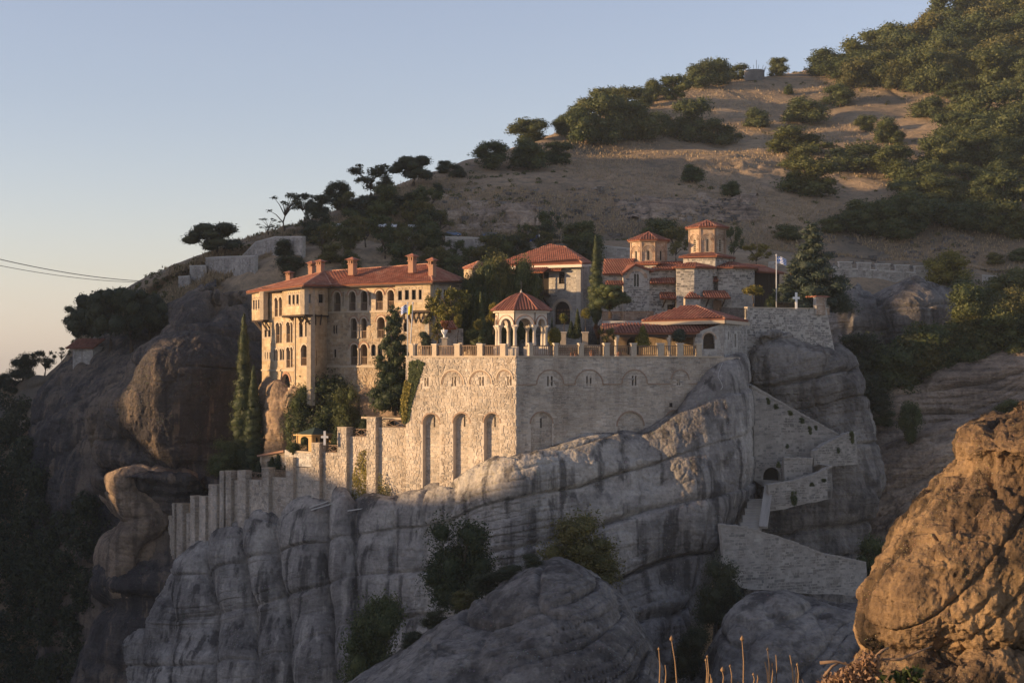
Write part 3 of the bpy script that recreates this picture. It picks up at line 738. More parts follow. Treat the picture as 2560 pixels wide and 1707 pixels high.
# front facade
z_top = ff.uv(*c1(1400, 418))[1]; zb = Z(1010, 170)
lo = [((918, 510, 985, 697), 625), ((1068, 505, 1133, 692), 612), ((1183, 500, 1247, 690), 610), ((1330, 495, 1400, 686), 600), ((1445, 490, 1510, 682), 597),
      ((1085, 765, 1143, 965), 888), ((1190, 765, 1240, 965), 888), ((1345, 755, 1420, 960), 876), ((1442, 750, 1520, 957), 874),
      ((1085, 1020, 1155, 1225), 1142), ((1182, 1018, 1247, 1222), 1140)]
wi = [((908, 830, 928, 920), True), ((934, 830, 952, 920), True), ((1285, 1020, 1330, 1137), True), ((1348, 1018, 1395, 1135), True), ((918, 1070, 942, 1150), False), ((1585, 1020, 1640, 1140), True), ((1600, 800, 1650, 900), True)]
holes = [arch(*g_(ff, *b)) for b, r in lo]+[arch(*g_(ff, *b)) if a else rect(*g_(ff, *b)) for b, a in wi]
nich = [(1003, 515, 1025, 650), (1263, 510, 1285, 640)]
holes += [arch(*g_(ff, *b)) for b in nich]
z3 = ff.uv(*c1(1400, 700))[1]; z1_ = ff.uv(*c1(1100, 1238))[1]
up = [h for h in holes if min(p[1] for p in h) > z3-.15]; lw = [h for h in holes if min(p[1] for p in h) <= z3-.15]
wall(T, ff, [(0, z3), (ff.L, z3), (ff.L, z_top), (0, z_top)], up, M['mortar_w'], M['stone_gold'], 'ashlar', seed=2)
wall(T, ff, [(0, z1_), (ff.L, z1_), (ff.L, z3), (0, z3)], lw, M['mortar_w'], M['stone_warm'], 'big', seed=3)
wall(T, ff.off(.12), [(0, zb), (ff.L, zb), (ff.L, z1_), (0, z1_)], [], M['mortar_w'], M['stone_warm'], 'rubble', seed=4, name='base_wall')
for b, r in lo:
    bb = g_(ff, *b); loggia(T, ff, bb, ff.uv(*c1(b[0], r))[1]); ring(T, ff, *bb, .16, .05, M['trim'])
    ring(T, ff, *bb, .10, .09, M['trim_red'], inner=.162)
for b, a in wi: window(T, ff, g_(ff, *b), arched=a)
for b in nich: cap(T, ff, arch(*g_(ff, *b)), .2, M['mortar_w'], 'niche')
ledge(T, ff, 0, ff.L, z3, .16, .12); ledge(T, ff.off(.12), 0, ff.L*.66, z1_, .18, .10)
for xa in (1160, 1432): # columns of the paired openings
    for y0, y1 in ((765, 965), (1020, 1224)):
        if xa == 1432 and y0 == 1020: continue
        b = g_(ff, xa-4, y0+40, xa+14, y1); uc = (b[0]+b[1])/2
        T.part('column', MB().lathe(ff.p(uc, b[2], .06), [(.14, 0), (.14, .12), (.09, .16), (.085, (b[3]-b[2])*.8), (.15, (b[3]-b[2])*.93), (.17, b[3]-b[2])], 10), M['trim'], smooth=True)
# end facade, facing the sun
z_te = fe.uv(*c1(400, 480))[1]; zbe = Z(1010, 176)
loe = [((340, 565, 370, 750), 672), ((383, 560, 413, 745), 668), ((440, 552, 466, 742), 660), ((352, 810, 388, 1010), 930), ((392, 812, 410, 1008), 930), ((455, 803, 490, 1003), 922), ((497, 806, 515, 1002), 922),
       ((455, 1050, 490, 1250), 1172), ((497, 1048, 516, 1246), 1170), ((597, 1025, 666, 1230), 1150)]
wie = [((580, 795, 615, 950), 1), ((637, 790, 668, 945), 1), ((240, 880, 262, 950), 0), ((275, 880, 300, 948), 0), ((243, 1098, 251, 1165), 0), ((265, 1098, 273, 1165), 0), ((289, 1098, 298, 1165), 0),
       ((330, 1070, 347, 1180), 1), ((353, 1070, 370, 1180), 1), ((390, 1065, 411, 1175), 1), ((416, 1065, 432, 1174), 1)]
dre = (415, 1310, 490, 1445)
holes = [arch(*g_(fe, *b)) for b, r in loe]+[arch(*g_(fe, *b)) if a else rect(*g_(fe, *b)) for b, a in wie]+[arch(*g_(fe, *dre))]
wall(T, fe, [(0, zbe), (fe.L, zbe), (fe.L, z_te+.5), (0, z_te)], holes, M['mortar_w'], M['stone_gold'], 'ashlar', seed=5)
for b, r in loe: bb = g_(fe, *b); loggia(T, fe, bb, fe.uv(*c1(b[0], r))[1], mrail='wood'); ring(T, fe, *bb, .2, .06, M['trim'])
for b, a in wie:
    window(T, fe, g_(fe, *b), arched=bool(a))
    if a: ring(T, fe, *g_(fe, *b), .16, .05, M['trim'])
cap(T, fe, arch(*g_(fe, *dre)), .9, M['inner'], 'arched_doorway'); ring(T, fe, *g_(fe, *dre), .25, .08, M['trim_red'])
u_l = fe.uv(*c1(540, 1275))[0]; ledge(T, fe, 0, u_l, fe.uv(*c1(300, 1275))[1], .18, .14)
T.box('downpipe', fe.p(fe.uv(*c1(545, 1000))[0], fe.uv(*c1(545, 1050))[1], .08), (.1, .1, 8.2), M['trim'], fe.rz)
wall(T, fk, [(0, zb), (fk.L, zb), (fk.L, z_te+.4), (0, z_te+.4)], [], M['mortar_w'], M['stone_gold'], 'ashlar', seed=6)
# side facade in shade, right
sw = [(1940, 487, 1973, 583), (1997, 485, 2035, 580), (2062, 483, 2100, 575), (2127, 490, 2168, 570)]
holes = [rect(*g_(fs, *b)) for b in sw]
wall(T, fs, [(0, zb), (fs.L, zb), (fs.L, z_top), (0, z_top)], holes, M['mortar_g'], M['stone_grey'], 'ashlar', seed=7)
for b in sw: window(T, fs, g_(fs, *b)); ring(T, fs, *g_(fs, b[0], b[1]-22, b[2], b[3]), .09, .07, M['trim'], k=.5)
# oriels
def oriel(T, plan, y_top, y_bot, wins, Yref, seed, braces, sides=None):
    pts = [P(px, 0, Y) for px, Y in plan]; zt, zb_ = Z(y_top, Yref), Z(y_bot, Yref); ow = None
    for i in range(len(pts)-1):
        fc = F((pts[i].x, pts[i].y), (pts[i+1].x, pts[i+1].y)); ws = wins[i]
        hl = [rect(*g_(fc, *b[:4])) for b in ws]
        ow = wall(T, fc, rect(0, fc.L, zb_, zt), hl, M['mortar_w'], M['stone_gold'], 'ashlar', seed=seed+i, depth=.25, name='oriel_wall')
        for b in ws:
            window(T, fc, g_(fc, *b[:4]), m_glass=b[4] if len(b) > 4 else 'glass', mull=(2, 1) if len(b) > 4 else (1, 1)); bb = g_(fc, b[0], b[1]-24, b[2], b[3]); ring(T, fc, *bb, .09, .06, M['trim'], k=.45)
            T.box('sill', fc.p((bb[0]+bb[1])/2, bb[2]-.04, .06), (bb[1]-bb[0]+.2, .14, .08), M['trim'], fc.rz)
        T.box('floor_beam', fc.p(fc.L/2, zb_-.09, -.05), (fc.L+.1, .16, .18), M['wood_dark'], fc.rz)
    mb = MB(); poly = [Vector((p.x, p.y, zb_)) for p in pts]; cen = P(sum(p[0] for p in plan)/len(plan)+8, 0, Yref+1.5); mb.slab(poly+[Vector((cen.x, cen.y, zb_))], .1); T.part('oriel_floor', mb, M['wood_dark'])
    for a, b in braces: brace(T, a, b)
oriel(T, [(705, 175.0), (705.5, 173.6), (761, 169.0), (820, 173.0)], 716, 787, [[], [(475, 540, 497, 632), (514, 538, 536, 630), (552, 535, 575, 628), (590, 532, 612, 625)], [(657, 530, 716, 620, 'glass_sky_tint'), (770, 530, 820, 620)]], 171, 20,
      [(P(c1(x0, 745)[0], c1(x0, 745)[1], Ya), P(c1(x1, 850)[0], c1(x1, 850)[1], Yb)) for x0, Ya, x1, Yb in ((478, 173.2, 560, 173.4), (500, 173, 570, 173.2), (565, 171.2, 620, 172.2), (585, 171, 628, 172), (628, 169.6, 685, 171), (645, 169.3, 695, 170.6))])
for x in (742, 800): T.bar('brace', P(*c1(x, 730), 170.3 if x < 760 else 171.6), P(*c1(x-14 if x > 760 else x, 830), 171), .12, M['wood_dark'])
oriel(T, [(630, 181.2), (630.5, 180.2), (658.5, 176.6), (684, 178.2)], 730, 800, [[], [(128, 590, 143, 680), (152, 588, 165, 678), (177, 586, 190, 675), (198, 582, 212, 672)], [(258, 580, 302, 668)]], 178, 30,
      [(P(*c1(x0, 790), Ya), P(*c1(x1, 890), Yb)) for x0, Ya, x1, Yb in ((132, 179.8, 215, 179), (155, 179.2, 222, 178.8), (205, 178, 268, 177.6), (245, 177, 305, 177.2))])
fo = ff.off(.55); uo0 = fo.uv(*c1(1522, 600))[0]; uo1 = fo.uv(*c1(1866, 600))[0]
zo0, zo1 = fo.uv(*c1(1700, 690))[1], fo.uv(*c1(1700, 412))[1]
rw = [(1548, 497, 1587, 590), (1615, 490, 1655, 585), (1683, 488, 1723, 585), (1750, 487, 1780, 583)]
wall(T, fo, rect(uo0, uo1, zo0, zo1), [rect(*g_(fo, *b)) for b in rw], M['mortar_w'], M['stone_gold'], 'ashlar', seed=40, name='oriel_wall')
for b in rw: window(T, fo, g_(fo, *b)); ring(T, fo, *g_(fo, b[0], b[1]-24, b[2], b[3]), .09, .06, M['trim'], k=.45)
fr_ = F(fo.p(uo1, 0).xy, fo.p(uo1, 0, -.6).xy); wall(T, fr_, rect(0, fr_.L, zo0, zo1), [], M['mortar_w'], M['stone_gold'], 'ashlar', seed=41, name='oriel_wall')
T.part('oriel_floor', MB().box(fo.p((uo0+uo1)/2, zo0-.1, -.25), (uo1-uo0+.15, .75, .2), fo.rz), M['wood_dark'])
for k in range(7):
    u = uo0+(uo1-uo0)*(k+.5)/7; brace(T, fo.p(u, zo0-.2, -.06), fo.p(u, zo0-1.25, -.52), .13)
T.bar('brace', fo.p(uo1-.1, zo0-.2, 0), fo.p(uo1-1.4, zo0-1.3, -.5), .12, M['wood_dark'])
# roof
eR, eS, eM, eK, eL = P(1082, 703, 164.9), P(1170, 702, 175.6), P(828, 713, 172.6), P(757, 712.5, 167.9), P(616, 730, 181.2)
G1, G2 = P(809, 679, 178.5), P(1070, 660.5, 171.2)
eB = P(1120, 700, 186); eLb = P(690, 722, 192)
RF = tiles(T, [eR, G2, G1, eM], M['tile'])
tiles(T, [eM, G1, eK], M['tile']); tiles(T, [eK, G1, eL], M['tile']); tiles(T, [eR, eS, G2], M['tile'])
T.part('roof', MB().slab([G1, G2, eS, eB, eLb, eL], .14), M['tile_base'])
hips(T, [(G1, G2), (G2, eR), (G2, eS), (G1, eK), (G1, eL), (G1, eM)])
for b in ((712, 677, 735, 704, 183), (768, 652, 790, 689, 180), (788, 648, 814, 683, 178), (867, 642, 895, 686, 173.2), (1017, 633, 1044, 680, 168.6), (1068, 643, 1093, 691, 167)): chimney(T, *b)
for a, b in ((eR, eM), (eM, eK), (eK, eL), (eR, eS)): T.bar('eaves_beam', a+Vector((0, .1, -.22)), b+Vector((0, .1, -.22)), .16, M['wood_dark'])
mb = MB(); cw = [P(px, 0, Y) for px, Y in (Lp, Kp, Mp, Rp, Sp)]; bk = [P(1130, 0, 184), P(700, 0, 190)]; zz = z_top-.1
mb.slab([Vector((p.x, p.y, zz)) for p in cw+bk], .2); T.part('ceiling', mb, M['dark'])

# ------------------------------------------------------------ the great terrace wall
fl, fr2 = FP(1015, 157.2, 1290, 150), FP(1290, 150, 1850, 157.5)
ZT = .15
T = Thing('terrace_wall', P(1290, 1150, 150), 'tall rubble retaining wall with blind arches below the courtyard terrace', 'wall'); TW = T
def wins2(fc, conv, lst): return [ub(fc, conv, *b) for b in lst]
c5 = cv(1000, 850, 2.6133)
tall = [ub(fl, c5, *b) for b in ((148, 480, 258, 1080), (347, 476, 455, 1080), (548, 476, 652, 1080))]
smA = [ub(fl, c5, *b) for b in ((271, 197, 418, 297), (454, 197, 600, 297), (634, 193, 735, 297))]
slit = [ub(fl, c5, *b) for b in ((159, 246, 170, 302), (176, 246, 187, 302), (338, 241, 349, 301), (356, 241, 367, 301), (518, 240, 529, 299), (537, 240, 548, 299), (700, 236, 711, 296), (718, 236, 729, 296))]
zbot = Z(1300, 152)
# (each blind niche ends at a sill just above the rock)
th = [arch(*b) for b in tall]
wall(T, fl, rect(0, fl.L, zbot, ZT), th+[rect(*b) for b in slit], M['mortar_wall'], M['stone_terr'], 'rubble', depth=.55, seed=50)
for b in tall:
    ni = wall(T, fl.off(-.55), arch(*b), [], M['mortar_wall'], M['stone_terr'], 'course', seed=51, name='niche'); ring(T, fl, *b, .16, .03, M['brick_dull'], legs=False)
    uc = (b[0]+b[1])/2; T.box('slit_window', fl.p(uc, b[3]-.8, -.53), (.13, .06, 1.0), M['dark'], fl.rz)
for b in smA: ring(T, fl, *b, .14, .10, M['trim'], legs=False); ring(T, fl, *b, .10, .06, M['brick_dull'], inner=-.12)
for b in slit: cap(T, fl, rect(*b), .35, M['dark'], 'slit_window')
for i in range(0, 8, 2):
    a, b = slit[i], slit[i+1]; T.box('colonnette', fl.p((a[1]+b[0])/2, (a[2]+a[3])/2, .02), (max(.08, b[0]-a[1]-.02), .1, .3), M['trim'], fl.rz)
smB = [ub(fr2, c5, *b) for b in ((895, 197, 1065, 290), (1145, 197, 1323, 290), (1452, 197, 1612, 290), (1775, 198, 1884, 295))]
slB = [ub(fr2, c5, *b) for b in ((962, 235, 973, 300), (986, 235, 998, 300), (1217, 235, 1228, 298), (1240, 235, 1252, 298), (1515, 233, 1526, 297), (1535, 233, 1546, 297), (1808, 233, 1816, 295), (1822, 233, 1830, 295))]
nB = [ub(fr2, c5, *b) for b in ((855, 472, 995, 800), (1420, 470, 1590, 720), (1740, 463, 1838, 690))]
wall(T, fr2, rect(0, fr2.L, zbot, ZT), [arch(*b) for b in nB]+[rect(*b) for b in slB], M['mortar_wall'], M['stone_terr'], 'course', depth=.3, seed=60)
for b in nB: wall(T, fr2.off(-.22), arch(*b), [], M['mortar_wall'], M['stone_terr'], 'course', seed=61, name='niche'); ring(T, fr2, *b, .13, .06, M['brick_dull'])
b = nB[0]; T.box('slit_window', fr2.p((b[0]+b[1])/2, b[3]-1.0, -.2), (.13, .06, .9), M['dark'], fr2.rz)
for b in smB: ring(T, fr2, *b, .10, .07, M['brick_dull'])
for b in slB: cap(T, fr2, rect(*b), .3, M['dark'], 'slit_window')
for i in range(0, 8, 2):
    a, b = slB[i], slB[i+1]; T.box('colonnette', fr2.p((a[1]+b[0])/2, (a[2]+a[3])/2, .02), (max(.08, b[0]-a[1]-.02), .1, .25), M['trim'], fr2.rz)
zz = smB[0][2]; e = [0.15]+[v for b in smB for v in (b[0]-.1, b[1]+.1)]+[fr2.L]
for i in range(0, len(e)-1, 2): T.part('string_course', MB().box(fr2.p((e[i]+e[i+1])/2, zz, .02), (e[i+1]-e[i], .14, .09), fr2.rz), M['brick_dull'])
T.box('coping', fl.p(fl.L/2, ZT+.07, -.2), (fl.L+.1, .6, .14), M['trim'], fl.rz); T.box('coping', fr2.p(fr2.L*.46+.1, ZT+.065, -.2), (fr2.L*.92-.1, .6, .13), M['trim'], fr2.rz)
T.box('putlog_hole', fr2.p(*fr2.uv(*c5(1768, 423)), .05), (.28, .1, .4), M['dark'], fr2.rz)

# courtyard paving behind the wall
mb = MB(); q = [fl.p(0, .12, -.5), fl.p(fl.L, .12, -.5), fr2.p(fr2.L*.95, .12, -.5), P(1850, 897, 172), P(1560, 897, 186), P(1150, 897, 190), P(1010, 897, 176)]
mb.slab([Vector((p.x, p.y, .1)) for p in q], .6); single('courtyard', mb, M['mortar_g'], kind='structure')
mb = MB(); q = [P(1506, 0, 164.5), P(1700, 0, 163.5), P(1868, 0, 166.4), P(2060, 0, 171.2), P(2055, 0, 200), P(1506, 0, 200)]
ZU = Z(803, 166)
mb.slab([Vector((p.x, p.y, ZU)) for p in q], 6); single('upper_courtyard', mb, M['stone_grey'], kind='structure')

# ------------------------------------------------------------ terrace railings: posts and balusters, each bay between posts
T = Thing('terrace_railing', fl.p(fl.L, ZT+.14), 'wooden railing between square stone posts along the courtyard terrace edge', 'railing')
posts = [(fl, 1023, 1036), (fl, 1079, 1090), (fl, 1135, 1148), (fl, 1192, 1205), (fl, 1249, 1262.5), (fr2, 1323.5, 1334), (fr2, 1386.5, 1396), (fr2, 1449, 1460), (fr2, 1511.5, 1524.5), (fr2, 1579, 1592), (fr2, 1646.5, 1661), (fr2, 1695.5, 1709), (fr2, 1743, 1755)]
lastp = None
for fc, x0, x1 in posts:
    u0, u1 = fc.uv(x0, 880)[0], fc.uv(x1, 880)[0]; uc = (u0+u1)/2; w_ = u1-u0; zt = fc.uv(x0, 862 if fc is fl else 860)[1]
    po = T.part('post', MB().box(fc.p(uc, (ZT+.14+zt)/2, -.25), (w_, .42, zt-ZT-.14), fc.rz), M['trim'])
    T.part('post_cap', MB().box(fc.p(uc, zt+.05, -.25), (w_+.12, .54, .1), fc.rz), M['marble'], po)
    if lastp and lastp[0] is fc and not (x0 < 1260 and x1 > 1262 and False):
        n = max(6, int((u0-lastp[1])/.19)); rail(T, fc, lastp[1], u0, ZT+.16, ZT+1.12, M['wood_rail'], n, .25, t=.06)
    lastp = (fc, u1)
# ------------------------------------------------------------ octagonal marble gazebo on the terrace corner
gc = P(1303, 0, 154.4); gc.z = .12; GR = 2.38
T = Thing('gazebo', gc, 'octagonal white marble gazebo with arches and domed red tile roof', 'gazebo')
zc, za, zcor = Z(816, 152.5), Z(795, 152.5), Z(779, 152.5)
ang = [math.radians(22.5+45*k+8) for k in range(8)]
cor = [Vector((gc.x+GR*math.cos(a), gc.y+GR*math.sin(a), 0)) for a in ang]
for i, p in enumerate(cor):
    h = zc-.14; pr = [(.34, 0), (.34, .95), (.30, 1.0), (.21, 1.08), (.19, 1.2), (.165, h-.4), (.20, h-.35), (.19, h-.28), (.30, h-.04), (.30, h)]
    co = T.part('column', MB().lathe((p.x, p.y, .14), pr[3:], 14), M['marble'], smooth=True)
    T.part('pedestal', MB().box((p.x, p.y, .66), (.58, .58, 1.04), ang[i]), M['marble'], co)
    T.part('capital', MB().box((p.x, p.y, zc+.06), (.62, .62, .16), ang[i]), M['marble'], co)
for i in range(8):
    a, b = cor[i], cor[(i+1) % 8]
    fc = F(b.xy, a.xy)
    if fc.n.dot(Vector((a.x+b.x-2*gc.x, a.y+b.y-2*gc.y))) < 0: fc = F(a.xy, b.xy)
    zt = zcor; r = fc.L/2-.3; u0, u1 = .3, fc.L-.3; zs = zc+.14; ztop = min(zt-.3, zs+r)
    pl = [(0, zs), (u0, zs)]+[(fc.L/2-r*math.cos(q), zs+(ztop-zs)*math.sin(q)) for q in np.linspace(0, math.pi, 11)][1:-1]+[(u1, zs), (fc.L, zs), (fc.L, zt), (0, zt)]
    for off_, nm in ((.16, 'arch_wall'), (-.16, 'inner_arch_wall')):
        tri = tessellate_polygon([[Vector((u, z, 0)) for u, z in pl]]); T.part(nm, MB().add([fc.p(u, z, off_) for u, z in pl], list(tri)), M['marble'])
    mb = MB()
    for k in range(1, len(pl)-4): mb.add([fc.p(*pl[k], .16), fc.p(*pl[k+1], .16), fc.p(*pl[k+1], -.16), fc.p(*pl[k], -.16)], [(0, 1, 2, 3)])
    T.part('soffit', mb, M['marble'])
    ring(T, fc.off(.16), u0, u1, zs, zs+r, .26, .05, M['marble'], k=(ztop-zs)/r); ring(T, fc.off(.16), u0, u1, zs, zs+r, .06, .075, M['trim_red'], k=(ztop-zs)/r, inner=.262)
    T.part('cornice', MB().box(fc.p(fc.L/2, zt+.02, .18), (fc.L+.34, .36, .18), fc.rz), M['marble'])
    if i % 2 == 0 and b.y < gc.y: T.part('parapet', MB().box(fc.p(fc.L/2, .55, 0), (fc.L-.5, .2, .85), fc.rz), M['marble'])
# domed roof in eight curved gores with barrel tiles
apex = Vector((gc.x, gc.y, Z(735, 154.4))); ze = zcor+.12; RR = GR+.62
prof_ = [(1.0, 0), (.83, .22), (.62, .50), (.38, .77), (.15, .95), (.015, 1.0)]
mb = MB(); tl = MB(); hp = MB(); H = apex.z-ze
for k in range(8):
    a0, a1 = ang[k], ang[(k+1) % 8]
    if a1 < a0: a1 += 2*math.pi
    P0 = [Vector((gc.x+RR*s*math.cos(a0), gc.y+RR*s*math.sin(a0), ze+H*t)) for s, t in prof_]; P1 = [Vector((gc.x+RR*s*math.cos(a1), gc.y+RR*s*math.sin(a1), ze+H*t)) for s, t in prof_]
    mb.add(P0+P1, [(i, 6+i, 7+i, i+1) for i in range(5)])
    hp.tube([p+Vector((0, 0, .06)) for p in P0], .1, 6)
    nn = 8
    for j in range(nn):
        f = (j+.5)/nn; m_ = abs(f-.5)*2; stop = 1-m_*.9; pts = []
        for i in range(16):
            t = i/15*stop; s_ = t*5; ii = min(4, int(s_)); fr = s_-ii
            # keep tiles parallel: lateral offset constant
            A_, B_ = P0[ii].lerp(P0[ii+1], fr), P1[ii].lerp(P1[ii+1], fr); wfull = (P1[0]-P0[0]).length; wn = (B_-A_).length; lat = (f-.5)*wfull
            if abs(lat) > wn/2: break
            pts.append(A_.lerp(B_, .5+lat/max(wn, 1e-3))+Vector((0, 0, .02+.012*(i % 2))))
        if len(pts) > 1: tl.tube(pts, .085, 6)
rf = T.part('dome_roof', mb, M['tile_base']); T.part('roof_tiles', tl, M['tile_old'], rf, kind='stuff'); T.part('hip_tiles', hp, M['tile_old'], rf, kind='stuff')
T.part('finial', MB().lathe(apex, [(.16, -.05), (.1, .1), (.12, .18), (.03, .35), (.02, .5)], 8), M['marble'])
T.box('cross', apex+Vector((0, 0, .85)), (.05, .05, .8), M['steel_dark']); T.box('cross_arm', apex+Vector((0, 0, 1.0)), (.35, .04, .05), M['steel_dark'])
T.part('floor', MB().lathe((gc.x, gc.y, .1), [(GR+.5, 0), (GR+.5, .06)], 8, ang[0]), M['marble'])
# ------------------------------------------------------------ stepped rampart with square piers, below the garden
fa, fb = FP(556, 173.2, 1018, 157.9), FP(425, 182.6, 556, 173.2)
T = Thing('rampart', P(720, 1290, 167), 'long stepped rubble wall with square piers climbing the rock left of the terrace', 'wall'); RAMP = T
def pier(T, fc, x0, x1, yt, zb, seed, proud=.5):
    u0, u1 = fc.uv(x0, yt)[0], fc.uv(x1, yt)[0]; zt = fc.uv(x0, yt)[1]; q = fc.off(proud)
    # visible right flank takes part of the measured width
    u1 = max(u0+.35, u1-proud*.75)
    wall(T, q, rect(u0, u1, zb, zt), [], M['mortar_wall'], M['stone_terr'], 'rubble', seed=seed, name='pier')
    s = F(q.p(u1, 0).xy, q.p(u1, 0, -proud-.45).xy); wall(T, s, rect(0, s.L, zb, zt), [], M['mortar_wall'], M['stone_terr'], 'course', seed=seed+1, name='pier_flank')
    s2 = F(q.p(u0, 0, -proud-.45).xy, q.p(u0, 0).xy); wall(T, s2, rect(0, s2.L, zb, zt), [], M['mortar_wall'], None, name='pier_flank')
    T.box('pier_cap', q.p((u0+u1)/2, zt+.03, -(proud+.45)/2), (u1-u0+.06, proud+.5, .06), M['trim'], q.rz)
    return u0, u1
piers = [(fb, 431, 443, 1288), (fb, 441, 450, 1257), (fb, 452, 470, 1258), (fb, 486, 502, 1239), (fb, 508, 528, 1240), (fb, 532, 556, 1211),
         (fa, 559, 572, 1177), (fa, 573, 592, 1177), (fa, 603, 629, 1176), (fa, 663, 687, 1169), (fa, 723, 748, 1143), (fa, 787, 814, 1107), (fa, 852, 882, 1068), (fa, 925, 955, 1043)]
zbp = lambda x: Z(1445 if x < 500 else 1400 if x < 560 else 1345 if x < 640 else 1320 if x < 740 else 1300, 165)
for i, (fc, x0, x1, yt) in enumerate(piers): pier(T, fc, x0, x1, yt, zbp(x0), 200+i*3)
segs = [(fb, 428, 486, 1281), (fb, 486, 532, 1261), (fb, 528, 558, 1232), (fa, 556, 604, 1200), (fa, 604, 664, 1199), (fa, 664, 724, 1193), (fa, 724, 788, 1168), (fa, 788, 853, 1131), (fa, 853, 926, 1091), (fa, 926, 1018, 1068)]
for i, (fc, x0, x1, yt) in enumerate(segs):
    u0, u1 = fc.uv(x0, yt)[0], fc.uv(x1, yt)[0]; zt = fc.uv((x0+x1)/2, yt)[1]
    wall(T, fc, rect(u0, u1, zbp(x0), zt), [], M['mortar_wall'], M['stone_terr'], 'rubble', seed=260+i)
    if fc is fa and x0 > 600:
        uu0, uu1 = fc.uv(x0+22, yt)[0], fc.uv(x1, yt)[0]; h = .75
        r = T.box('cross_railing', fc.p((uu0+uu1)/2, zt+h, -.2), (uu1-uu0, .07, .07), M['wood_rail'], fc.rz)
        q = bpy.data.objects.new('bottom_rail', r.data); q.parent = T.o; q.location = fc.p((uu0+uu1)/2, zt+.08, -.2)-T.loc; q.scale = (uu1-uu0, .07, .07); q.rotation_euler = (0, 0, fc.rz); COL.objects.link(q)
        for k in range(2):
            a, b = uu0+(uu1-uu0)*k/2, uu0+(uu1-uu0)*(k+1)/2
            T.bar('cross_bar', fc.p(a, zt+.1, -.17), fc.p(b, zt+h, -.17), .05, M['wood_rail']); T.bar('cross_bar', fc.p(a, zt+h, -.23), fc.p(b, zt+.1, -.23), .05, M['wood_rail'])
            T.bar('upright', fc.p((a+b)/2, zt+.1, -.2), fc.p((a+b)/2, zt+h, -.2), .05, M['wood_rail']); T.bar('upright', fc.p(b, zt+.1, -.2), fc.p(b, zt+h, -.2), .05, M['wood_rail'])
# garden ground behind the rampart, in steps
for i, (x0, x1, yt, Y0, Y1) in enumerate(((440, 560, 1262, 174, 190), (556, 668, 1206, 168, 188), (664, 790, 1180, 163.5, 182), (786, 860, 1140, 161, 176), (850, 930, 1100, 159.5, 174), (922, 1030, 1075, 157.2, 170))):
    Ya = 173.2-(x0-556)*.0331+.3; Yb = 173.2-(x1-556)*.0331+.3
    if x0 < 556: Ya, Yb = 181.8, 174.0
    q = [P(x0, yt, Ya), P(x1, yt, Yb), P(x1+8, yt, Y1), P(x0-4, yt, Y1+6)]; zz = P(0, yt, (Ya+Yb)/2).z
    mb = MB().slab([Vector((p.x, p.y, zz)) for p in q], 3.5); single('garden_ground', mb, M['hill'], kind='structure')
# small balcony fence above the last bay
T = Thing('garden_fence', P(955, 1042, 160.5), 'dark picket fence on the ledge beneath the tall dark conifer', 'fence')
fg = FP(908, 163.2, 1008, 160.2); zf0, zf1 = fg.uv(950, 1042)[1], fg.uv(950, 1021)[1]; rail(T, fg, 0, fg.L, zf0, zf1, M['wood_dark'], 34, 0, t=.04)
T.box('slab', fg.p(fg.L/2, zf0-.1, -.8), (fg.L, 2.2, .2), M['trim'], fg.rz)
wall(T, fg.off(-.15), rect(0, fg.L, zf0-2.6, zf0-.2), [], M['mortar_wall'], M['stone_terr'], 'rubble', seed=299, name='footing')

# ------------------------------------------------------------ library with hip roof
T = Thing('library', P(1380, 880, 178), 'grey stone house with big hip roof, wooden balcony and arched door', 'building')
fA, fB = FP(1222, 182.5, 1452, 176.5), FP(1452, 176.5, 1502, 186)
G = lambda fc, *b: ub(fc, d5, *b)
zt = fA.uv(*d5(2000, 352))[1]; zb = 0
dw, ww, pd = G(fA, 1680, 905, 1912, 1240), G(fA, 1745, 470, 1832, 645), G(fA, 1440, 480, 1600, 800)
wall(T, fA, rect(0, fA.L, zb, zt), [arch(*dw), rect(*ww), rect(*pd)], M['mortar_g'], M['stone_grey'], 'course', seed=301)
wall(T, fB, rect(0, fB.L, zb, zt), [], M['mortar_g'], M['stone_grey'], 'course', seed=302)
window(T, fA, ww, mull=(3, 5), m_frame='wood_dark'); cap(T, fA, rect(*pd), .25, M['dark'], 'balcony_door')
dd = cap(T, fA, arch(*dw), .3, M['wood_dark'], 'arched_door')
for i in range(4):
    for j in range(3): T.box('pane', fA.p(dw[0]+(dw[1]-dw[0])*(i+.5+.3)/4.6, dw[2]+(dw[3]-dw[2])*(.30+.16*j), -.27), ((dw[1]-dw[0])*.15, .05, (dw[3]-dw[2])*.10), M['wood'], fA.rz, dd)
ring(T, fA, *dw, .3, .05, M['trim'])
e1, e2, e3, e4 = P(1222, 664.5, 181.8), P(1456, 657.5, 175.3), P(1480, 657.5, 186), P(1240, 664, 195)
g1, g2 = P(1378, 621, 187), P(1412, 617, 183.5)
tiles(T, [e1, e2, g2, g1], M['tile'], course=.38); tiles(T, [e2, e3, g2], M['tile']); T.part('roof', MB().slab([g1, g2, e3, e4, e1], .14), M['tile_base'])
hips(T, [(g2, e2), (g1, e1), (g1, g2), (g2, e3)])
for a, b in ((e1, e2), (e2, e3)): T.bar('cornice', a-Vector((0, -.15, .28)), b-Vector((0, -.15, .28)), .3, M['marble'])
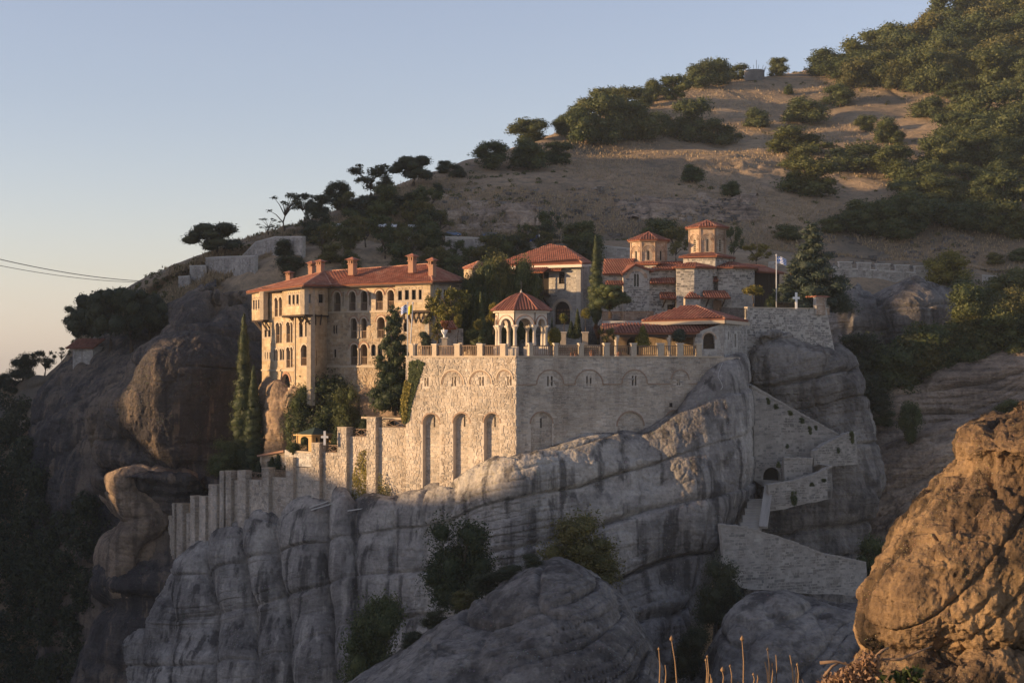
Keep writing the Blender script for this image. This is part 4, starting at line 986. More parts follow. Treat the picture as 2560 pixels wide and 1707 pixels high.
# balcony
u0, u1 = fA.uv(*d5(1240, 800))[0], fA.uv(*d5(1628, 800))[0]; zf, zr, zc_ = fA.uv(*d5(1500, 820))[1], fA.uv(*d5(1500, 680))[1], fA.uv(*d5(1500, 470))[1]
fbal = fA.off(1.7)
T.box('balcony_floor', fA.p((u0+u1)/2, zf, .85), (u1-u0, 1.75, .22), M['wood_dark'], fA.rz)
rail(T, fbal, u0, u1, zf+.1, zr, M['wood_dark'], 26, .05, t=.05)
for k in range(4): T.bar('balcony_post', fbal.p(u0+(u1-u0)*k/3, zf, -.05), fbal.p(u0+(u1-u0)*k/3, zc_, -.05), .14, M['wood_dark'])
for k in range(4): brace(T, fA.p(u0+.2+(u1-u0-.4)*k/3, zf-1.2, .05), fA.p(u0+.2+(u1-u0-.4)*k/3, zf-.1, 1.5))
tiles(T, [fA.p(u0-.6, zc_-.1, 2.1), fA.p(u1+.2, zc_-.1, 2.1), fA.p(u1+.2, zc_+.75, .02), fA.p(u0-.6, zc_+.75, .02)], M['tile_old'], name='canopy')
tiles(T, [fA.p(u1+.25, zc_+.12, .9), fA.p(u1+1.75, zc_+.12, .9), fA.p(u1+1.75, zc_+.6, .02), fA.p(u1+.25, zc_+.6, .02)], M['tile'], name='canopy')
# small square lodge with pyramid roof
T = Thing('roof_lodge', P(1195, 760, 188), 'small square stone lodge with pyramid tile roof between residence and big hip roof', 'building')
fA, fB = FP(1160, 189.5, 1180, 187), FP(1180, 187, 1228, 190.5); zt = Z(672, 188)
for k, f_ in enumerate((fA, fB)): wall(T, f_, rect(0, f_.L, 0, zt), [], M['mortar_w'], M['stone_gold'], 'course', seed=310+k)
a_, b_, c_, ap = P(1157, 670, 190), P(1180, 671.5, 185.8), P(1231, 670, 191), P(1196, 654, 189); bb_ = P(1205, 668, 195)
tiles(T, [a_, b_, ap], M['tile']); tiles(T, [b_, c_, ap], M['tile_old']); T.part('roof', MB().slab([c_, bb_, a_, ap], .1), M['tile_base']); hips(T, [(ap, b_), (ap, c_), (ap, a_)])

# ------------------------------------------------------------ church with two domed drums
T = Thing('church', P(1690, 800, 174), 'Byzantine stone church with two octagonal brick drums and red tiled roofs', 'church')
G = lambda fc, *b: ub(fc, d1, *b)
fC = FP(1498, 171.5, 1888, 175.5); zb = ZU-.3
zt = fC.uv(*d1(900, 775))[1]; z_l = fC.uv(*d1(200, 848))[1]
def ux(x, f_=fC): return f_.uv(*d1(x, 900))[0]
wn = G(fC, 480, 1240, 580, 1415); w2 = G(fC, 990, 1300, 1085, 1400)
wall(T, fC, [(0, zb), (ux(2270), zb), (ux(2270), zt), (ux(735), zt), (ux(735), z_l), (0, z_l)], [arch(*wn), rect(*w2)], M['mortar_g'], M['stone_church'], 'church', seed=401)
window(T, fC, wn, arched=True, m_glass='glass_sky_tint'); window(T, fC, w2, mull=(2, 2)); ring(T, fC, *wn, .1, .03, M['trim_red'])
# transept with gable and relieving arch
fT = fC.off(.45); u0, u1, um = ux(342, fT), ux(725, fT), ux(515, fT); ze_, zp_ = fT.uv(*d1(340, 845))[1], fT.uv(*d1(515, 722))[1]
tw = [G(fT, 500, 850, 530, 1040), G(fT, 540, 850, 572, 1040)]
wall(T, fT, [(u0, zb), (u1, zb), (u1, fT.uv(*d1(725, 800))[1]), (um, zp_), (u0, ze_)], [arch(*b) for b in tw], M['mortar_g'], M['stone_church'], 'church', seed=403, name='transept')
for b in tw: window(T, fT, b, arched=True, mull=(1, 6), frame=.03)
ring(T, fT, ux(425, fT), ux(650, fT), 0, fT.uv(*d1(540, 810))[1], .22, .06, M['brick'], k=.85); ring(T, fT, ux(425, fT), ux(650, fT), 0, fT.uv(*d1(540, 810))[1], .12, .10, M['brick'], k=.85, inner=.225)
pg = [fT.p(u0-.25, ze_-.08, .25), fT.p(um, zp_+.1, .25), fT.p(um, zp_+.1, -4.5), fT.p(u0-.25, ze_-.08, -4.5)]; tiles(T, pg, M['tile_old'])
zr_ = fT.uv(*d1(725, 800))[1]; tiles(T, [fT.p(um, zp_+.1, .25), fT.p(u1+.45, zr_-.05, .25), fT.p(u1+.45, zr_-.05, -4.5), fT.p(um, zp_+.1, -4.5)], M['tile_old'])
# roofs of nave and narthex
def roofq(x0, y0, x1, y1, xa, ya, xb, yb, o0, o1, m='tile_old', f_=fC):
    """eave line (x0,y0)-(x1,y1), top line (xa,ya)-(xb,yb), on planes o0 and o1 behind the wall"""
    A, B = f_.off(o0), f_.off(-o1); pa = A.p(*A.uv(*d1(x0, y0))); pb = A.p(*A.uv(*d1(x1, y1))); pc = B.p(*B.uv(*d1(xb, yb))); pd_ = B.p(*B.uv(*d1(xa, ya)))
    return tiles(T, [pa, pb, pc, pd_], M[m])
roofq(40, 850, 350, 845, 60, 635, 520, 625, .4, 4.5, 'tile'); roofq(730, 790, 1110, 772, 860, 668, 1230, 664, .3, 3.6); roofq(80, 1012, 345, 1008, 90, 950, 345, 948, .7, -.05); roofq(735, 985, 1105, 978, 745, 915, 1105, 905, .7, -.05); roofq(1615, 940, 1870, 965, 1680, 885, 1960, 878, .9, .1)
roofq(405, 790, 860, 690, 420, 690, 860, 685, -2.2, 3.5)
# polygonal bays
def bay(xs, offs, ytop, apx, apy, apo, seed, wins=()):
    pts = []
    for x, o in zip(xs, offs): q = fC.off(o); pts.append(q.p(q.uv(*d1(x, 900))[0], 0))
    zt_ = fC.uv(*d1(xs[1], ytop))[1]; q = fC.off(-apo); ap_ = q.p(*q.uv(*d1(apx, apy)))
    for i in range(len(pts)-1):
        f_ = F(pts[i].xy, pts[i+1].xy); wall(T, f_, rect(0, f_.L, zb, zt_), [], M['mortar_g'], M['stone_church'], 'church', seed=seed+i, name='apse_wall')
        T.part('cornice', MB().box(f_.p(f_.L/2, zt_+.02, .08), (f_.L+.1, .3, .16), f_.rz), M['brick'])
        ex = [f_.p(-.15, zt_+.1, .38), f_.p(f_.L+.15, zt_+.1, .38)]; tiles(T, [ex[0], ex[1], ap_], M['tile_old']); hips(T, [(ap_, ex[0]), (ap_, ex[1])], M['tile_old'], .09)
    return pts
bay([1108, 1125, 1385, 1650, 1690], [0, 1.3, 2.1, 1.2, 0], 775, 1400, 658, 1.5, 420)
bay([1700, 1740, 1945, 2268, 2272], [0, .9, 1.5, .9, -3.0], 775, 1860, 655, 2.0, 430)
# drums
def drum(px, Yc, r_px, y_eave, y_base, y_apex, seed, win_y):
    c = P(px, 0, Yc); r = r_px/FPX*Yc*1.0; z0, z1_, z2 = Z(y_base, Yc)-.4, Z(y_eave, Yc), Z(y_apex, Yc)
    an = [math.radians(22.5+45*k-6) for k in range(8)]; cr_ = [Vector((c.x+r*math.cos(a), c.y+r*math.sin(a))) for a in an]
    dr = None
    for k in range(8):
        a, b = cr_[k], cr_[(k+1) % 8]; f_ = F(b, a)
        if f_.n.dot((a+b)/2-c.xy) < 0: f_ = F(a, b)
        if f_.n.y > .5: 
            T.part('drum_wall', MB().add([f_.p(0, z0), f_.p(f_.L, z0), f_.p(f_.L, z1_), f_.p(0, z1_)], [(0, 1, 2, 3)]), M['mortar_w']); 
        else:
            uc = f_.L/2; wz0, wz1 = Z(win_y[1], Yc), Z(win_y[0], Yc); wb = (uc-.17, uc+.17, wz0, wz1)
            dr = wall(T, f_, rect(0, f_.L, z0, z1_), [arch(*wb)], M['mortar_w'], M['brick'], 'brick', seed=seed+k, depth=.2, name='drum_wall')
            wo = cap(T, f_, arch(*wb), .06, M['trim'], 'window')
            n = 6
            for j in range(n): T.part('round_pane', MB().lathe((0, 0, 0), [(.07, 0)], 3) if False else MB().box(f_.p(uc, wz0+(wz1-wz0)*(j+.6)/(n+.4), -.05), (.16, .05, .17), f_.rz), M['dark'], wo)
            for inn in (.16, .34, .52): ring(T, f_, *wb, .07, .05+.035*(inn > .3)+.03*(inn > .5), M['brick'], inner=inn, legs=inn > .5)
            for uu in (.06, f_.L-.06): T.part('corner_shaft', MB().tube([f_.p(uu, z0, .02), f_.p(uu, z1_, .02)], .07, 6), M['brick'])
        T.part('cornice', MB().box(f_.p(f_.L/2, z1_+.02, .1), (f_.L+.25, .32, .2), f_.rz), M['brick'])
        q = 1.20; ea = [Vector((c.x+(v.x-c.x)*q, c.y+(v.y-c.y)*q, z1_+.12)) for v in (a, b)]
        ap_ = Vector((c.x, c.y, z2)); tiles(T, [ea[0], ea[1], ap_], M['tile_old'], sp=.3); hips(T, [(ap_, ea[0])], M['tile_old'], .09)
drum(1621.6, 178, 47, 605, 655, 580, 450, (629, 653)); drum(1768, 177.5, 48, 573, 636, 551, 470, (600, 632))
# square base of the taller drum
b0, b1, b2 = (1708, 174.6), (1788, 173.2), (1828, 176.5); z0, z1_ = Z(668, 174), Z(641.5, 174)
for k, (a, b) in enumerate(((b0, b1), (b1, b2))):
    f_ = FP(*a, *b); wall(T, f_, rect(0, f_.L, z0-1, z1_), [], M['mortar_g'], M['stone_church'], 'church', seed=490+k, name='drum_base'); up_ = Z(635, 177.5)+.05; o_ = P(1768, 0, 177.5)
    tiles(T, [f_.p(-.4, z1_+.02, .4), f_.p(f_.L+.3, z1_+.02, .4), Vector((o_.x, o_.y, up_+.35))], M['tile_old'])
b0, b1, b2 = (1575, 175.2), (1640, 174), (1668, 177); z0, z1_ = Z(680, 174), Z(659, 174)
for k, (a, b) in enumerate(((b0, b1), (b1, b2))):
    f_ = FP(*a, *b); wall(T, f_, rect(0, f_.L, z0-1, z1_), [], M['mortar_g'], M['stone_church'], 'church', seed=494+k, name='drum_base'); o_ = P(1621, 0, 178)
    tiles(T, [f_.p(-.4, z1_+.02, .4), f_.p(f_.L+.3, z1_+.02, .4), Vector((o_.x, o_.y, z1_+.6))], M['tile_old'])
# bracketed canopies and the little shrine apse
for x0, x1, y0, y1, fq in ((842, 1165, 1138, 1215, fC), (1478, 1870, 1112, 1205, fC.off(1.6))):
    a, b = fq.uv(*d1(x0, y1)), fq.uv(*d1(x1, y1)); zt_ = fq.uv(*d1(x0, y0))[1]
    tiles(T, [fq.p(a[0], a[1], 1.15), fq.p(b[0], a[1], 1.15), fq.p(b[0]-.25, zt_+.15, .03), fq.p(a[0]+.25, zt_+.15, .03)], M['tile_old'], name='canopy')
    for uu in (a[0]+.6, b[0]-.6): brace(T, fq.p(uu, a[1]-.9, .03), fq.p(uu, a[1]-.1, .95), .12)
fq = fC.off(1.75); b = G(fq, 1665, 1235, 1785, 1345); T.box('church_door', fq.p((b[0]+b[1])/2, (b[2]+b[3])/2-.2, .02), (b[1]-b[0], .1, b[3]-b[2]+.4), M['wood'], fq.rz)
sc_ = fC.off(2.6); s0, s1 = sc_.uv(*d1(1250, 1200)), sc_.uv(*d1(1475, 1200)); f_ = F(sc_.p(s0[0], 0).xy, sc_.p(s1[0], 0).xy)
wall(T, f_, rect(0, f_.L, zb, s0[1]), [], M['mortar_w'], M['stone_grey'], 'course', seed=498, name='shrine_wall'); ap_ = f_.p(f_.L*.55, s0[1]+.75, -.8)
tiles(T, [f_.p(-.2, s0[1], .3), f_.p(f_.L+.2, s0[1], .3), ap_], M['tile_old'], name='shrine_roof')
# annex at the right end
T = Thing('church_annex', P(1915, 770, 179), 'dark timber annex with low tiled roof at the right end of the church', 'building')
f_ = FP(1887, 178.5, 1948, 180); zt = f_.uv(1915, 680)[1]; wall(T, f_, rect(0, f_.L, ZU-.3, zt), [], M['wood_dark'], None)
for k in range(9): T.box('plank', f_.p(f_.L*(k+.5)/9, (ZU+zt)/2, .02), (f_.L/9-.03, .05, zt-ZU), M['wood_dark'], f_.rz)
tiles(T, [f_.p(-.2, zt, .7), f_.p(f_.L+.4, zt-.1, .7), f_.p(f_.L+.4, zt+1.0, -4), f_.p(-.2, zt+1.2, -4)], M['tile'])

# ------------------------------------------------------------ chapel with the lean-to porch on the terrace
T = Thing('porch_house', P(1720, 880, 159), 'low stone house with hip tile roof and tiled lean-to porch beside the terrace railing', 'building')
G = lambda fc, *b: ub(fc, d3, *b)
fG, fH = FP(1737, 157.4, 1809, 158.2), FP(1809, 158.2, 1868, 165.0)
zt = fG.uv(*d3(1900, 385))[1]; b = G(fG, 1635, 540, 1810, 778); zl = fG.uv(*d3(1540, 545))[1]
wall(T, fG, [(0, .1), (fG.L, .1), (fG.L, zt), (fG.uv(*d3(1850, 500))[0], fG.uv(*d3(1850, 432))[1]), (0, zl)], [arch(*b)], M['mortar_g'], M['stone_grey'], 'big', seed=501)
ar = cap(T, fG, arch(*b), .5, M['inner'], 'arched_window'); ring(T, fG, *b, .16, .04, M['brick']); rail(T, fG, b[0], b[1], b[2], b[2]+.5, M['wood_dark'], 9, .2)
T.box('shelf', fG.p((b[0]+b[1])/2, b[2]+.95, -.45), (b[1]-b[0], .1, .9), M['wood_dark'], fG.rz, ar)
hw = [G(fH, 2000, 520, 2015, 640), G(fH, 2095, 555, 2120, 750)]
wall(T, fH, rect(0, fH.L, -1.5, zt), [rect(*q) for q in hw], M['mortar_g'], M['stone_grey'], 'big', seed=503)
for q in hw: cap(T, fH, rect(*q), .25, M['dark'], 'slit_window')
fD = FP(1608, 160.8, 1740, 160.4); wall(T, fD, rect(0, fD.L+1.5, .1, zt), [], M['mortar_w'], M['stone_warm'], 'ashlar', seed=505)
e1, e2, e3, e4 = P(1605, 801, 159.9), P(1813, 796, 157.5), P(1871, 802, 165.6), P(1612, 799, 169)
r1, r2 = P(1708, 767.5, 164.3), P(1742, 765, 163.4)
tiles(T, [e1, e2, r2, r1], M['tile_old'], sp=.34, r=.11); tiles(T, [e2, e3, r2], M['tile_old'], sp=.34, r=.11); T.part('roof', MB().slab([r1, r2, e3, e4, e1], .12), M['tile_base']); hips(T, [(r2, e2)], M['ridge'], .14); hips(T, [(r1, e1), (r1, r2)], M['tile_old'], .12)
for a, c in ((e1, e2), (e2, e3)): T.bar('cornice', a-Vector((0, -.25, .32)), c-Vector((0, -.25, .32)), .34, M['trim'])
p1, p2, p3, p4 = P(1533, 832.5, 156.2), P(1741, 832, 157.0), P(1793, 811.5, 160.0), P(1560, 809, 160.4)
tiles(T, [p1, p2, p3, p4], M['tile_old'], sp=.3, r=.1, name='porch_roof')
p5, p6 = P(1507, 807.5, 162.2), P(1507, 829, 158.2); tiles(T, [p6, p1, p4, p5], M['tile_old'], sp=.3, r=.1, name='porch_roof')
T.bar('porch_beam', p1-Vector((0, -.3, .28)), p2-Vector((0, -.3, .28)), .26, M['wood_dark'])
for x, Y in ((1541, 156.6), (1673, 157.2)):
    c = P(x, 0, Y); h = Z(838, Y)-.1; T.part('column', MB().lathe((c.x, c.y, .1), [(.24, 0), (.24, .2), (.17, .28), (.16, h-.65), (.19, h-.6), (.2, h-.5), (.33, h-.12), (.33, h)], 12), M['marble'], smooth=True)
fI = FP(1500, 161.8, 1742, 160.9).off(.1)
b = G(fI, 510, 600, 690, 860); q = G(fI, 860, 635, 915, 730); b2 = G(fI, 1015, 590, 1110, 860)
wall(T, fI, rect(0, fI.L, .1, 3.3), [arch(*b), rect(*b2)], M['inner'], None); cap(T, fI, arch(*b), .6, M['dark'], 'arched_door'); cap(T, fI, rect(*b2), .6, M['dark'], 'doorway')
T.box('notice_board', fI.p((q[0]+q[1])/2, (q[2]+q[3])/2, .03), (q[1]-q[0], .05, q[3]-q[2]), M['yellow'], fI.rz)

# ------------------------------------------------------------ church retaining wall on the right
T = Thing('church_wall', P(1980, 890, 169), 'high grey rubble retaining wall below the white cross and flagpole', 'wall')
fW = FP(1868, 166.0, 2085, 171.0); zt = fW.uv(1960, 771)[1]; zb = fW.uv(1960, 925)[1]
uR0, uR1 = fW.uv(2066, 775)[0], fW.uv(2092, 885)[0]
wall(T, fW, [(0, zb), (uR1+.2, zb), (uR0, zt), (0, zt)], [], M['mortar_g'], M['stone_church'], 'church', seed=520)
T.box('coping', fW.p(uR0/2, zt+.05, -.25), (uR0, .6, .1), M['trim'], fW.rz)
# turret
f_ = FP(2041, 169.6, 2062, 170.2); f2_ = FP(2062, 170.2, 2074, 172); z2 = fW.uv(2050, 743)[1]
for k, q in enumerate((f_, f2_)):
    hl = [arch(q.L*.18, q.L*.45, z2-1.05, z2-.3), arch(q.L*.56, q.L*.83, z2-1.05, z2-.3)] if k else []
    wall(T, q, rect(0, q.L, zt-.6, z2), hl, M['mortar_g'], M['brick'], 'brick', seed=530+k, name='turret_wall')
    for h_ in hl: cap(T, q, h_, .25, M['dark'], 'turret_opening')
T.part('turret_cap', MB().slab([f_.p(-.1, z2, .1), f2_.p(0, z2, .15), f2_.p(f2_.L+.1, z2, .1), f_.p(0, z2, -2)], -.15), M['tile_old'])

# ------------------------------------------------------------ stair walls winding up the rock
def pxwall(name, fc, pts, label, seed, sty='church', mats=('mortar_stair', 'stone_stair'), copx=None, holes=(), side=None):
    T = Thing(name, fc.p(fc.L/2, Z(pts[-1][1], 160)), label, 'wall'); ol0 = [fc.uv(*p) for p in pts]; ol = []; R = random.Random(seed)
    for i, a in enumerate(ol0):     # weathered, uneven edges
        b = ol0[(i+1) % len(ol0)]; k = max(1, int(math.hypot(b[0]-a[0], b[1]-a[1])/.8))
        for j in range(k): ol.append((a[0]+(b[0]-a[0])*j/k+(R.uniform(-.07, .07) if j else 0), a[1]+(b[1]-a[1])*j/k+(R.uniform(-.09, .05) if j else 0)))
    hl = [arch(*ub(fc, cs, *h)) for h in holes]
    wall(T, fc, ol, hl, M[mats[0]], M[mats[1]], sty, seed=seed, depth=.5)
    for h in hl: cap(T, fc, h, .5, M['dark'], 'archway')
    if copx:
        for a, b in zip(copx[:-1], copx[1:]):
            A_, B_ = fc.p(*fc.uv(*a), -.2), fc.p(*fc.uv(*b), -.2); k = max(1, int((B_-A_).length/.55))
            for j in range(k): T.bar('coping_stone', A_.lerp(B_, j/k)+Vector((0, 0, R.uniform(-.07, .03))), A_.lerp(B_, (j+.94)/k)+Vector((0, 0, R.uniform(-.07, .03))), R.uniform(.13, .2), M['mortar_stair'], t2=R.uniform(.5, .66))
    if side is not None:
        s = F(fc.p(fc.uv(*side[0])[0], 0).xy, fc.p(fc.uv(*side[0])[0], 0, -3).xy); z0, z1_ = fc.uv(*side[1])[1], fc.uv(*side[0])[1]
        wall(T, s, rect(0, s.L, z0, z1_), [], M[mats[0]], M[mats[1]], sty, seed=seed+1, name='wall_return')
    return T
sg = ('mortar_g', 'stone_grey')
pxwall('stair_wall', FP(1874, 158.6, 2100, 160.6), [(1884, 1200), (1980, 1200), (2060, 1165), (2096, 1112), (2096, 1086), (1885, 963), (1876, 968), (1884, 1040)][::-1], 'tall triangular rubble wall sloping down right of the dark crevice', 540, copx=[(1878, 964), (2096, 1086)], holes=[(1908, 1168, 1950, 1215)])
pxwall('stair_wall', FP(2030, 157.4, 2150, 160.4), [(2035, 1165), (2145, 1160), (2138, 1080), (2118, 1083), (2060, 1112), (2035, 1128)][::-1], 'short rubble wall at the hairpin with its top rising right', 544, copx=[(2035, 1128), (2060, 1112), (2118, 1083), (2138, 1080)])
pxwall('stair_wall', FP(1958, 156.6, 2036, 157.4), [(1962, 1200), (2032, 1190), (2032, 1146), (1960, 1143)][::-1], 'small square rubble wall beside the arched stair doorway', 548, copx=[(1960, 1143), (2032, 1146)])
pxwall('stair_wall', FP(1918, 153.6, 2082, 156.0), [(1922, 1278), (2000, 1262), (2080, 1245), (2080, 1163), (2050, 1180), (1990, 1200), (1920, 1212)][::-1], 'rubble parapet wall bending up to a corner below the arched doorway', 552, copx=[(1920, 1212), (1990, 1200), (2050, 1180), (2080, 1163)], side=((2080, 1163), (2080, 1245)))
pxwall('stair_wall', FP(1800, 147.6, 2172, 152.5), [(1812, 1440), (1860, 1470), (1990, 1480), (2168, 1490), (2165, 1405), (2060, 1384), (1960, 1346), (1860, 1316), (1800, 1311), (1806, 1370)][::-1], 'long rubble wall with curved sloping top at the foot of the stair', 556, copx=[(1800, 1311), (1860, 1316), (1960, 1346), (2060, 1384), (2165, 1405)])
T = Thing('rock_stair', P(1875, 1318, 152), 'flight of pale stone steps climbing between rock and rubble wall', 'stair')
for k in range(13):
    f = k/12; a = P(1848+22*f, 1318-70*f, 150.6+4.6*f); w_ = (52-8*f)/FPX*152
    T.box('step', a+Vector((w_/2, .25, -.35)), (w_*(.92+.08*((k*7) % 3)), .55, .75), M['mortar_stair'], .1+.02*((k*5) % 3))
T.bar('parapet', P(1908, 1318, 150.5), P(1922, 1215, 155), .3, M['mortar_stair'], t2=.8)
# ------------------------------------------------------------ vegetation kit
def rs(seed): return np.random.RandomState(seed)
def crown_mesh(name, clumps, n, size, m, seed, core=.78, asp=.5, outward=.8, upb=0.0, shell=(.72, 1.08), lump=.25):
    """leaf-sized faces spread through the crown's clumps, over a rough inner mass"""
    R = rs(seed); C = np.array([c[:3] for c in clumps], float); Rd = np.array([c[3:6] for c in clumps], float)
    wgt = (Rd[:, 0]*Rd[:, 2]); idx = R.choice(len(C), n, p=wgt/wgt.sum())
    d = R.normal(size=(n, 3)); d /= np.linalg.norm(d, axis=1, keepdims=True)
    k = R.uniform(*shell, n)[:, None]*(1+lump*(noise(d[:, 0]*2.2+idx*3.7, d[:, 1]*2.2, d[:, 2]*2.2, seed)-.5)[:, None]*2)
    p = C[idx]+d*Rd[idx]*k
    nr = d*outward+R.normal(size=(n, 3))*.6; nr[:, 2] += upb; nr /= np.linalg.norm(nr, axis=1, keepdims=True)
    t = np.cross(nr, R.normal(size=(n, 3))); t /= np.linalg.norm(t, axis=1, keepdims=True)+1e-9; b = np.cross(nr, t)
    s = size*R.uniform(.6, 1.35, n)[:, None]
    V = np.stack([p+t*s, p+b*s*asp, p-t*s, p-b*s*asp], 1).reshape(-1, 3); Q = np.arange(4*n).reshape(n, 4)
    if core:
        vs, qs = [V], [Q]; base = len(V); nu, nv = 9, 6
        for i, (c, r) in enumerate(zip(C, Rd)):
            a = np.arange(nu)*2*np.pi/nu; e = np.linspace(-1.45, 1.45, nv); A, E = np.meshgrid(a, e)
            dd = np.stack([np.cos(A)*np.cos(E), np.sin(A)*np.cos(E), np.sin(E)], -1).reshape(-1, 3)
            vs.append(c+dd*r*core*(1+.3*(R.uniform(size=(len(dd), 1))-.5)))
            g_i = np.arange(nu*nv).reshape(nv, nu); q = np.stack([g_i[:-1], np.roll(g_i, -1, 1)[:-1], np.roll(g_i, -1, 1)[1:], g_i[1:]], -1).reshape(-1, 4)
            qs.append(q+base); base += nu*nv
        V, Q = np.concatenate(vs), np.concatenate(qs)
    return np_mesh(name, V, Q, m, smooth=False)
def trunk_mesh(name, h, r, limbs, m, seed):
    R = random.Random(seed); mb = MB(); pts = [Vector((R.uniform(-.02, .02)*k, R.uniform(-.02, .02)*k, h*k/4-.04*(k == 0))) for k in range(5)]
    mb.tube(pts, [r*(1.35-.22*k) for k in range(5)], 7)
    for (x, y, z) in limbs:
        q = pts[2] if z < h else pts[3]; e = Vector((x, y, z)); mid = q.lerp(e, .5)+Vector((0, 0, .04)); mb.tube([q, mid, e], [r*.7, r*.45, r*.18], 5)
    return new_mesh(name, mb.V, mb.F, m, True)
_proto = {}
def proto(kind, mat, var):
    key = (kind, mat, var)
    if key in _proto: return _proto[key]
    R = random.Random(hash((kind, var)) % 1000 if False else sum(map(ord, kind))*7+var*131); cl = []; tr = None; m = M[mat]; sd = var*13+len(kind)
    if kind == 'oak':
        for k in range(19):
            a = R.uniform(0, 6.28); q = math.sqrt(R.random()); z = R.uniform(.13, .82); w_ = .38*math.sqrt(max(0, 1-((z-.40)/.52)**2)); r = R.uniform(.12, .22); cl.append((w_*q*math.cos(a), w_*q*math.sin(a), z, r, r, r*.85))
        cr_ = crown_mesh('crown', cl, 6500, .0255, m, sd, core=.66, shell=(.6, 1.2), lump=.42); tr = trunk_mesh('trunk', .4, .035, [c[:3] for c in cl[:5]], M['bark'], sd)
    elif kind == 'bush':   # rounded down to the ground, finer leaves (nearer)
        for k in range(38):
            a = R.uniform(0, 6.28); q = math.sqrt(R.random()); z = R.uniform(.10, .88); w_ = .34*math.sqrt(max(0, 1-((z-.42)/.55)**2)); r = R.uniform(.12, .20); cl.append((w_*q*math.cos(a), w_*q*math.sin(a), z, r, r, r*.9))
        cr_ = crown_mesh('crown', cl, 15000, .0175, m, sd, core=.55, shell=(.5, 1.22), lump=.5); tr = trunk_mesh('trunk', .35, .03, [c[:3] for c in cl[:6]], M['bark'], sd)
    elif kind == 'loose':
        for k in range(17):
            a = R.uniform(0, 6.28); q = math.sqrt(R.random()); z = R.uniform(.30, .90); w_ = .40*math.sqrt(max(0, 1-((z-.58)/.42)**2)); r = R.uniform(.06, .14); cl.append((w_*q*math.cos(a), w_*q*math.sin(a), z, r, r, r*.8))
        cr_ = crown_mesh('crown', cl, 3000, .026, m, sd, core=.45, shell=(.3, 1.3)); tr = trunk_mesh('trunk', .5, .022, [c[:3] for c in cl[:9]], M['bark'], sd)
    elif kind == 'sparse':
        for k in range(12):
            a = R.uniform(0, 6.28); q = math.sqrt(R.random()); z = R.uniform(.35, .92); w_ = .42*math.sqrt(max(0, 1-((z-.6)/.42)**2)); r = R.uniform(.05, .10); cl.append((w_*q*math.cos(a), w_*q*math.sin(a), z, r, r, r*.6))
        cr_ = crown_mesh('crown', cl, 900, .022, m, sd, core=0, shell=(.2, 1.3)); tr = trunk_mesh('trunk', .55, .02, [c[:3] for c in cl], M['bark'], sd)
    elif kind == 'pine':
        for k in range(22):
            a = R.uniform(0, 6.28); q = math.sqrt(R.random()); z = R.uniform(.30, .9); w_ = .40*math.sqrt(max(.05, 1-((z-.55)/.42)**2)); r = R.uniform(.13, .21); cl.append((w_*q*math.cos(a), w_*q*math.sin(a), z, r, r, r*.75))
        cr_ = crown_mesh('crown', cl, 4200, .026, m, sd, asp=.35); tr = trunk_mesh('trunk', .6, .03, [c[:3] for c in cl[:7]], M['bark'], sd)
    elif kind == 'cypress':
        for k in range(60):
            z = .03+.95*k/59; w_ = .32*min(1, (z/.14)**.6)*min(1, ((1.02-z)/.6)**.8); a = R.uniform(0, 6.28); r = w_*R.uniform(.75, 1.0)+.02; q = w_*R.uniform(.0, .4); cl.append((q*math.cos(a), q*math.sin(a), z, r, r, .045))
        cr_ = crown_mesh('crown', cl, 11000, .015, m, sd, asp=.3, upb=-.1, core=.8, lump=.3); tr = trunk_mesh('trunk', .3, .05, [], M['bark'], sd)
        # tall thin proportions: leaf faces stand upright
    elif kind == 'conifer':
        for k in range(46):
            z = .08+.88*k/45; w_ = .40*(1-z)**.8+.03; a = k*2.4+R.uniform(-.3, .3); q = w_*R.uniform(.45, .95); r = w_*R.uniform(.28, .5)+.02; cl.append((q*math.cos(a), q*math.sin(a), z-q*.12, r, r, r*.42))
        for k in range(10): z = .1+.85*k/10; cl.append((0, 0, z, .2*(1-z)+.03, .2*(1-z)+.03, .08))
        cr_ = crown_mesh('crown', cl, 9000, .020, m, sd, asp=.3, core=.7); tr = trunk_mesh('trunk', .7, .03, [], M['bark'], sd)
    elif kind == 'ball':
        cl = [(0, 0, .55, .42, .42, .42)]; cr_ = crown_mesh('crown', cl, 1600, .05, m, sd, lump=.1); tr = trunk_mesh('trunk', .4, .05, [], M['bark'], sd)
    elif kind == 'standard':
        cl = [(R.uniform(-.12, .12), R.uniform(-.12, .12), .74+R.uniform(-.1, .12), .2, .2, .17) for k in range(5)]; cr_ = crown_mesh('crown', cl, 1200, .035, m, sd, core=.6); tr = trunk_mesh('trunk', .72, .02, [], M['bark'], sd)
    elif kind == 'cone':
        for k in range(9): z = .08+.85*k/8; r = .42*(1-z)**.8+.04; cl.append((0, 0, z, r, r, .12))
        cr_ = crown_mesh('crown', cl, 1800, .035, m, sd, lump=.08); tr = trunk_mesh('trunk', .2, .05, [], M['bark'], sd)
    _proto[key] = (cr_, tr); return _proto[key]
